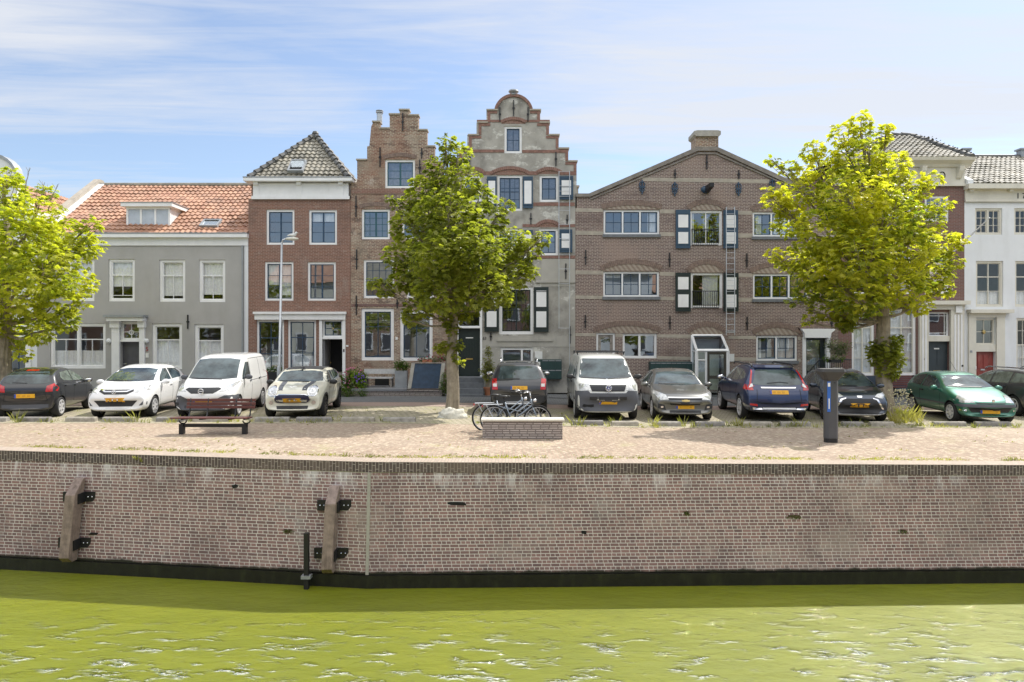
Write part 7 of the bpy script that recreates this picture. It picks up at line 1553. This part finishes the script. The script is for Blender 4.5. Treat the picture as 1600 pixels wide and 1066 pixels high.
a = wall_pt(488, 826); b_ = wall_pt(484, 899); t = thing('mooring_pole', 'slim black steel pole rising from the water beside the right timber fender', 'pole', (b_.x, b_.y - .2, -2.5))
m = MB(); m.box(-.045, .045, -.045, .045, 0, a.z + 2.5); m.build('pole', iron, t, local=True, bevel=.005); m = MB(); m.box(-.09, .09, -.07, .07, .30, .36); m.build('collar', zinc, t, local=True)

# ---- things in front of the houses
def plant(name, label, loc, clumps, n, mat, size=.1, pot=None, compound=False, seed=3, cat='plant', stems=0, flowers=None):
    t = thing(name, label, cat, loc)
    cl = [(loc[0] + a, loc[1] + b, loc[2] + c, r, 1.0) for (a, b, c, r) in clumps]
    leaves_mesh('foliage', cl, n, mat, t, size, seed, compound, .1)
    m = MB(); rnd = random.Random(seed)
    for c in cl:
        for _ in range(4): m.tube([(loc[0] + rnd.gauss(0, .04), loc[1], loc[2] + .05), (c[0] + rnd.gauss(0, c[3] * .4), c[1], c[2] + rnd.uniform(-.2, .8) * c[3])], [.012, .005], 5)
    m.build('stems', bark, t)
    if flowers:
        m = MB()
        for _ in range(flowers[1]):
            c = rnd.choice(cl[:flowers[2]]); d = Vector((rnd.gauss(0, 1), -abs(rnd.gauss(0, 1)), rnd.gauss(.3, .8))).normalized() * c[3]; m.ball((c[0] + d.x, c[1] + d.y, c[2] + d.z), .03, 6)
        m.build('flowers', flowers[0], t)
    if pot:
        w_, h_, pm, kind = pot; m = MB()
        if kind == 'round': m.lathe([(0, 0), (w_ * .7, 0), (w_, h_), (w_ * 1.08, h_), (w_ * 1.08, h_ - .05), (w_ * .98, h_ - .04), (0, h_ - .06)], 18, Matrix.Translation(loc))
        else: m.box(loc[0] - w_, loc[0] + w_, loc[1] - w_ * .8, loc[1] + w_ * .8, loc[2], loc[2] + h_)
        m.build('pot', pm, t, smooth=True)
    return t
pg_ = leafmat('shrub_leaves', (.03, .075, .012), (.12, .16, .02), .2); olive = leafmat('olive_leaves', (.07, .09, .06), (.14, .16, .10), .3); pinkf = plain('pink_flowers', (.6, .16, .3), .7, var=.3); redf = plain('crimson_flowers', (.3, .02, .06), .7); violet = plain('violet_flowers', (.2, .09, .5), .7)
# raised stoop before the stepped gable house
Ys = 26.9; t = thing('stone_stoop', 'low blue stone stoop with a mossy brick edge before the stepped gable house', 'stoop', (PX(610, Ys), Ys, zg(-5, 27)))
zs = HC + (YH - 608) * Ys / F
m = MB(); m.box(PX(548, Ys), PX(635, Ys), Ys, YF - .005, zs - .08, zs); m.build('slab', plain('slab_stone', (.22, .225, .24), .6), t)
m = MB(); m.box(PX(549, Ys), PX(690, Ys), Ys + .04, YF - .005, -.15, zs - .081); m.box(PX(635.5, Ys), PX(692, Ys), Ys + .0, YF - .005, zs - .0805, zs - .04); m.build('brick_base', stackbrick, t)
silverwood = plain('silver_wood', (.50, .50, .50), .8, var=.15, vs=8)
def SX(px): return PX(px, 27.6)
Yq = 27.9
t = thing('garden_bench', 'weathered grey wooden bench against the stepped gable house', 'bench', (PX(592, Yq), Yq, zs)); k = Yq / F
xl, xr = -25 * k, 25 * k; yt = HC + (YH - 577) * k - zs
m = MB(); m.box(xl, xr, .22, .26, yt - .2, yt); m.build('backrest', silverwood, t, local=True); m = MB(); m.box(xl + .06, xr - .06, -.2, .22, .36, .41); m.build('seat', silverwood, t, local=True)
for x in (xl + .12, xr - .16):
    for y in (-.16, .2): m = MB(); m.box(x, x + .06, y, y + .06, 0, .36 if y < 0 else yt - .2); m.build('leg', woodgrey, t, local=True)
plant('potted_shrub', 'tall zinc planter with a leafy shrub at the end of the grey bench', (PX(628, Yq), Yq - .1, zs), [(0, 0, .85, .26), (-.1, 0, .95, .2), (.18, 0, .9, .2)], 500, pg_, .09, (.24, .68, zinc, 'box'), seed=4)
Yc = 27.0; t = thing('cellar_hatch', 'navy sheeted hatch board with a pale worn frame leaning beside the steps', 'hatch', (PX(663, Yc), Yc, zs)); k = Yc / F
Mh = Matrix.Rotation(R(12), 4, 'X'); hh_ = 1.02
m = MB(); m.prism([(-.56, .02), (.60, .02), (.68, hh_), (-.44, hh_)], 0, .04, 'y', Matrix.Rotation(R(-14), 4, 'X')); m.build('sheet', blueplastic, t, local=True)
for pa, pb in (((-.66, .0), (-.54, hh_ + .03)), ((.56, .0), (.66, hh_ + .0))):
    m = MB(); m.prism([(pa[0], pa[1]), (pa[0] + .14, pa[1]), (pb[0] + .14, pb[1]), (pb[0], pb[1])], -.03, .06, 'y', Matrix.Rotation(R(-14), 4, 'X')); m.build('side_rail', concrete, t, local=True)
m = MB(); m.prism([(-.52, hh_), (.8, hh_), (.8, hh_ + .04), (-.52, hh_ + .04)], -.03, .08, 'y', Matrix.Rotation(R(-14), 4, 'X')); m.build('top_rail', woodgrey, t, local=True)
t = plant('window_box', 'terracotta window boxes with trailing plants above the navy hatch', (PX(668, 28.5), 28.52, HC + (YH - 566) * 28.5 / F - .02), [(-.3, 0, .14, .16), (0, 0, .16, .18), (.3, 0, .15, .17), (.6, 0, .2, .16), (.75, 0, .2, .12)], 420, olive, .08, (.2, .13, terracotta, 'box'), seed=8, flowers=(redf, 18, 5))
plant('flower_bed', 'lush pots of pink and crimson flowers beside the open front door', (PX(545, 27.6), 27.6, .02), [(.0, 0, .62, .34), (-.45, 0, .6, .3), (.35, -.1, .35, .28), (.42, 0, .85, .22), (-.2, -.1, .3, .35), (.1, 0, .9, .22)], 1500, pg_, .10, (.22, .25, iron, 'round'), seed=12, flowers=(pinkf, 60, 6))
plant('potted_flowers', 'bright green pot plant with violet flowers at the stoop end', (PX(560, 27.3), 27.3, .1), [(0, 0, .55, .26), (.1, 0, .3, .2), (-.1, -.05, .75, .16)], 500, leafmat('lime_pot_leaves', (.10, .18, .03), (.24, .28, .04), .3), .12, (.16, .22, iron, 'round'), seed=14, flowers=(violet, 26, 1))
plant('potted_plant', 'small plant in a square stone pot left of the grey bench', (PX(563.5, 27.4), 27.45, zs), [(0, 0, .42, .22), (.1, 0, .52, .14)], 280, pg_, .08, (.13, .26, concrete, 'box'), seed=15)
plant('low_shrub', 'low green shrub behind the cream car at the foot of the stoop', (PX(545, 26.7), 26.7, .02), [(0, 0, .18, .28), (.5, .05, .14, .22), (-.4, 0, .3, .3)], 700, pg_, .08, seed=16)
plant('potted_bamboo', 'tall feathery potted plant in a terracotta pot right of the black front door', (PX(762, 27.5), 27.5, .0 + zg(-.9, 27)), [(0, 0, 1.35, .24), (.03, 0, 1.75, .17), (-.08, 0, 1.0, .26), (.1, 0, 1.1, .2), (0, 0, .75, .2), (.02, 0, 1.98, .09)], 1100, leafmat('bamboo_leaves', (.07, .09, .02), (.26, .24, .07), .4), .09, (.16, .36, terracotta, 'round'), seed=17)
plant('wall_creeper', 'small clump of green weeds at the foot of the cement house by the steps', (PX(695, 27.0), 27.0, .2), [(0, 0, .35, .22), (.05, 0, .65, .15), (0, 0, .12, .2)], 420, pg_, .09, seed=18)
plant('shop_planter', 'long dark planter with green plants below the left shop window', (PX(425, 28.3), 28.3, .05), [(-.1, 0, .95, .14), (.12, 0, 1.0, .16), (.28, 0, .95, .14)], 300, pg_, .08, (.36, .85, iron, 'box'), seed=19)
# warehouse side steps with railing and olive tree
Yr = 27.5; zt = HC + (YH - 592) * YF / F
t = thing('stair_railing', 'black iron stair and landing railing at the warehouse side door', 'railing', (PX(1295, Yr), Yr, zg(13, 27)))
m = MB()
za, zb2 = HC + (YH - 562) * Yr / F, HC + (YH - 587) * Yr / F
xa, xb, xc = PX(1262, Yr), PX(1280, Yr), PX(1330, Yr)
m.tube([(xa, Yr, za - .55), (xb, Yr, za)], .022, 6); m.tube([(xb, Yr, za), (xc, Yr, za)], .022, 6); m.tube([(xb, Yr, zb2), (xc, Yr, zb2)], .016, 6); m.tube([(xc, Yr, za), (xc, YF, za)], .022, 6)
x = xa
while x <= xc + .01:
    tt = min(1, (x - xa) / (xb - xa)); m.tube([(x, Yr, za - .55 * (1 - tt)), (x, Yr, zb2 - .5 * (1 - tt) - .05)], .011, 5); x += .088
m.build('railing', iron, t)
m = MB(); m.box(xb, xc, Yr, YF - .05, -.2, zb2 - .08)
for i_ in range(3): m.box(xa - .0 + .16 * i_, xb - .001, Yr + .05, YF - .05, -.2, .05 + (zb2 - .1) * (i_ + 1) / 4)
m.build('landing', bluestone, t)
plant('railing_planter', 'green planter hanging along the iron railing', (PX(1304, 27.4), 27.42, za - .12), [(-.35, 0, .17, .13), (0, 0, .18, .15), (.3, 0, .17, .13)], 300, pg_, .07, (.2, .12, iron, 'box'), seed=21)
plant('olive_tree', 'small grey-green potted olive tree right of the warehouse side door', (PX(1310, 28.0), 28.05, zb2), [(-.1, 0, 1.15, .34), (.25, 0, 1.2, .3), (.1, 0, .95, .3), (-.35, 0, 1.25, .2)], 1300, olive, .07, (.17, .3, plastic_white, 'round'), seed=22, cat='tree')
# red bench by the cornice house
Yq = 27.9; z0 = zg(16, Yq); t = thing('garden_bench', 'dark red slatted bench against the cornice house, right of the right tree trunk', 'bench', (PX(1414, Yq), Yq, z0)); k = Yq / F
for i_ in range(5): m = MB(); m.box(-25 * k, 25 * k, .2 + .02 * i_, .235 + .02 * i_, .48 + .085 * i_, .55 + .085 * i_); m.build('back_slat', maroon, t, local=True)
for i_ in range(3): m = MB(); m.box(-25 * k, 25 * k, -.24 + .14 * i_, -.13 + .14 * i_, .42, .45); m.build('seat_slat', maroon, t, local=True)
for x in (-20 * k, 18 * k): m = MB(); m.box(x, x + .06, -.2, .22, -.02, .419); m.box(x, x + .05, .236, .27, .0, .9); m.build('leg', iron, t, local=True)
# tall dry weeds by the right tree
strawm = leafmat('straw_leaves', (.24, .22, .10), (.48, .40, .20), .5)
def tuft(m, c, n, h, w_, rnd):
    for _ in range(n):
        a = rnd.uniform(0, 2 * PI); r0 = rnd.uniform(0, w_); b0 = Vector((c[0] + r0 * math.cos(a), c[1] + r0 * math.sin(a) * .6, c[2])); hh = h * rnd.uniform(.4, 1.1); ln = Vector((math.cos(a) * rnd.uniform(.1, .6), math.sin(a) * rnd.uniform(.1, .5), 1)).normalized() * hh; e = Vector((-math.sin(a), math.cos(a), 0)) * rnd.uniform(.004, .011)
        m.add([b0 - e, b0 + e, b0 + ln * .6 + e * .7, b0 + ln + Vector((math.cos(a), math.sin(a), 0)) * hh * .15], [(0, 1, 2, 3)])
weedm = leafmat('weed_leaves', (.14, .14, .06), (.42, .37, .17), .5)
rnd = random.Random(31)
t = thing('dry_weeds', 'tall pale dry weeds on the ground right of the right tree trunk', 'weeds', G(1412, 20.4)); m = MB()
for _ in range(30): c = G(rnd.gauss(1412, 13), rnd.uniform(19.7, 21.0)); tuft(m, c, 12, rnd.uniform(.15, .5), .12, rnd)
m.build('stalks', strawm, t)
m = MB()
for _ in range(150): c = G(rnd.gauss(1408, 11), rnd.uniform(20, 20.8)); m.ball((c[0], c[1], c[2] + rnd.uniform(.3, .95)), rnd.uniform(.015, .03), 5)
m.build('seed_heads', plain('seed_heads', (.5, .47, .3), .9), t)
# ground cover: weeds between kerb blocks, grass in the joints along the coping
m = MB()
for _ in range(200):
    px = rnd.uniform(-40, 1640)
    if 655 < px < 880: continue
    c = G(px, rnd.uniform(18.75, 19.35)); tuft(m, c, rnd.randint(6, 16), rnd.uniform(.05, .17) if rnd.random() < .9 else rnd.uniform(.2, .42), .12, rnd)
for px, hh in ((205, .34), (275, .3), (360, .36), (478, .25), (500, .22), (420, .22), (1087, .30), (1150, .34), (1212, .26), (1230, .3), (1245, .24), (1180, .2), (168, .25), (600, .12), (1440, .3), (1465, .2), (745, .2), (1360, .2), (1320, .22)):
    for _ in range(3): tuft(m, G(px + rnd.gauss(0, 6), rnd.uniform(18.85, 19.2)), 8, hh * .65, .12, rnd)
for _ in range(900):
    px = rnd.uniform(-40, 1640)
    if noise.noise(Vector((px * .012, 0, 0))) < -.2: continue
    X = PX(px, 14.0); Y = quay_y(X) + .47 + abs(rnd.gauss(0, .16)); tuft(m, (X, Y, zg(X, Y)), rnd.randint(4, 9), rnd.uniform(.02, .055), .09, rnd)
for _ in range(420):
    px = rnd.uniform(-40, 1640); Y = rnd.uniform(14.5, 18.6)
    if noise.noise(Vector((px * .01, Y * .5, 4))) < .12: continue
    X = PX(px, Y)
    if Y < quay_y(X) + .5: continue
    tuft(m, (X, Y, zg(X, Y)), rnd.randint(3, 7), rnd.uniform(.02, .05), .06, rnd)
for _ in range(200):
    px = rnd.uniform(-40, 1640); Y = rnd.uniform(19.4, 23); tuft(m, G(px, Y), rnd.randint(4, 8), rnd.uniform(.03, .08), .08, rnd)
setp(m.build('weeds', weedm), 'sparse yellow-green weeds between the kerb blocks and paving joints', 'weeds', kind='stuff')
m = MB()
for px, py in ((215, 716), (222, 719)): c = wall_pt(px, py); tuft(m, (c.x, c.y - .01, c.z - .03), 30, .10, .06, rnd)
setp(m.build('coping_weed', weedm), 'small yellow weed growing from the quay coping at the left', 'weeds')
# ------------------------------------------------------------------ the other side of the canal (mirrored in the panes and the car glass)
m = MB(); m.box(-90, 90, -60, -1.2, -4, -.4); setp(m.build('opposite_bank', greysett), kind='structure')
rnd = random.Random(77); x = -48; i = 0
mats = [redbrick, whiteren, brownbrick, cream, oldbrick, greyren, darkbrick]; nm_ = ['red brick', 'white plaster', 'brown brick', 'cream painted', 'patchy old brick', 'grey rendered', 'dark purple brick']
rank = ['far left', 'near left', 'middle', 'near right', 'far right']
while x < 48:
    w_ = rnd.uniform(6, 9); hgt = rnd.uniform(6, 9.5); t = thing('canal_house', '%s house across the canal behind the viewer, %s along the row' % (nm_[i % 7], rank[min(4, int((x + 48) / 19.3))]), 'house', (x + w_ / 2, -16, -.4))
    m = MB(); m.box(x + .01, x + w_, -26, -16, -.4, hgt); m.build('facade', mats[i % 7], t)
    m = MB(); m.prism([(-15.6, hgt + .001), (-26, hgt + .001), (-21, hgt + 3)], x + .01, x + w_, 'x'); m.build('roof', orange_tile if i % 2 else grey_tile, t)
    n = 3
    for k_ in range(n):
        for z in (.8, 4.0):
            q = MB(); cx = x + w_ * (k_ + .5) / n; q.box(cx - .6, cx + .6, -15.98, -15.9, z, z + 1.9); wf = q.build('window', white, t); q = MB(); q.box(cx - .48, cx + .48, -15.89, -15.88, z + .12, z + 1.78); q.build('pane', trimgrey, wf)
    x += w_; i += 1
t = thing('opposite_trees', 'round green trees across the canal, seen mirrored in the window panes', 'trees', (0, -7, -.4)); t['kind'] = 'stuff'
cl = []; m = MB()
for X in (-30, -23, -16, -9.5, -3, 4, 10, 16.5, 23, 30):
    for _ in range(7): cl.append((X + rnd.gauss(0, 1.3), -7 + rnd.gauss(0, 1.1), 4.2 + rnd.gauss(0, 1.2), 1.3))
    m.tube([(X, -7, -.4), (X, -7, 4.5)], [.25, .15], 10)
leaves_mesh('crown', cl, 12000, leaf_g, t, .32, 5, True, .2); m.build('trunk', bark, t)
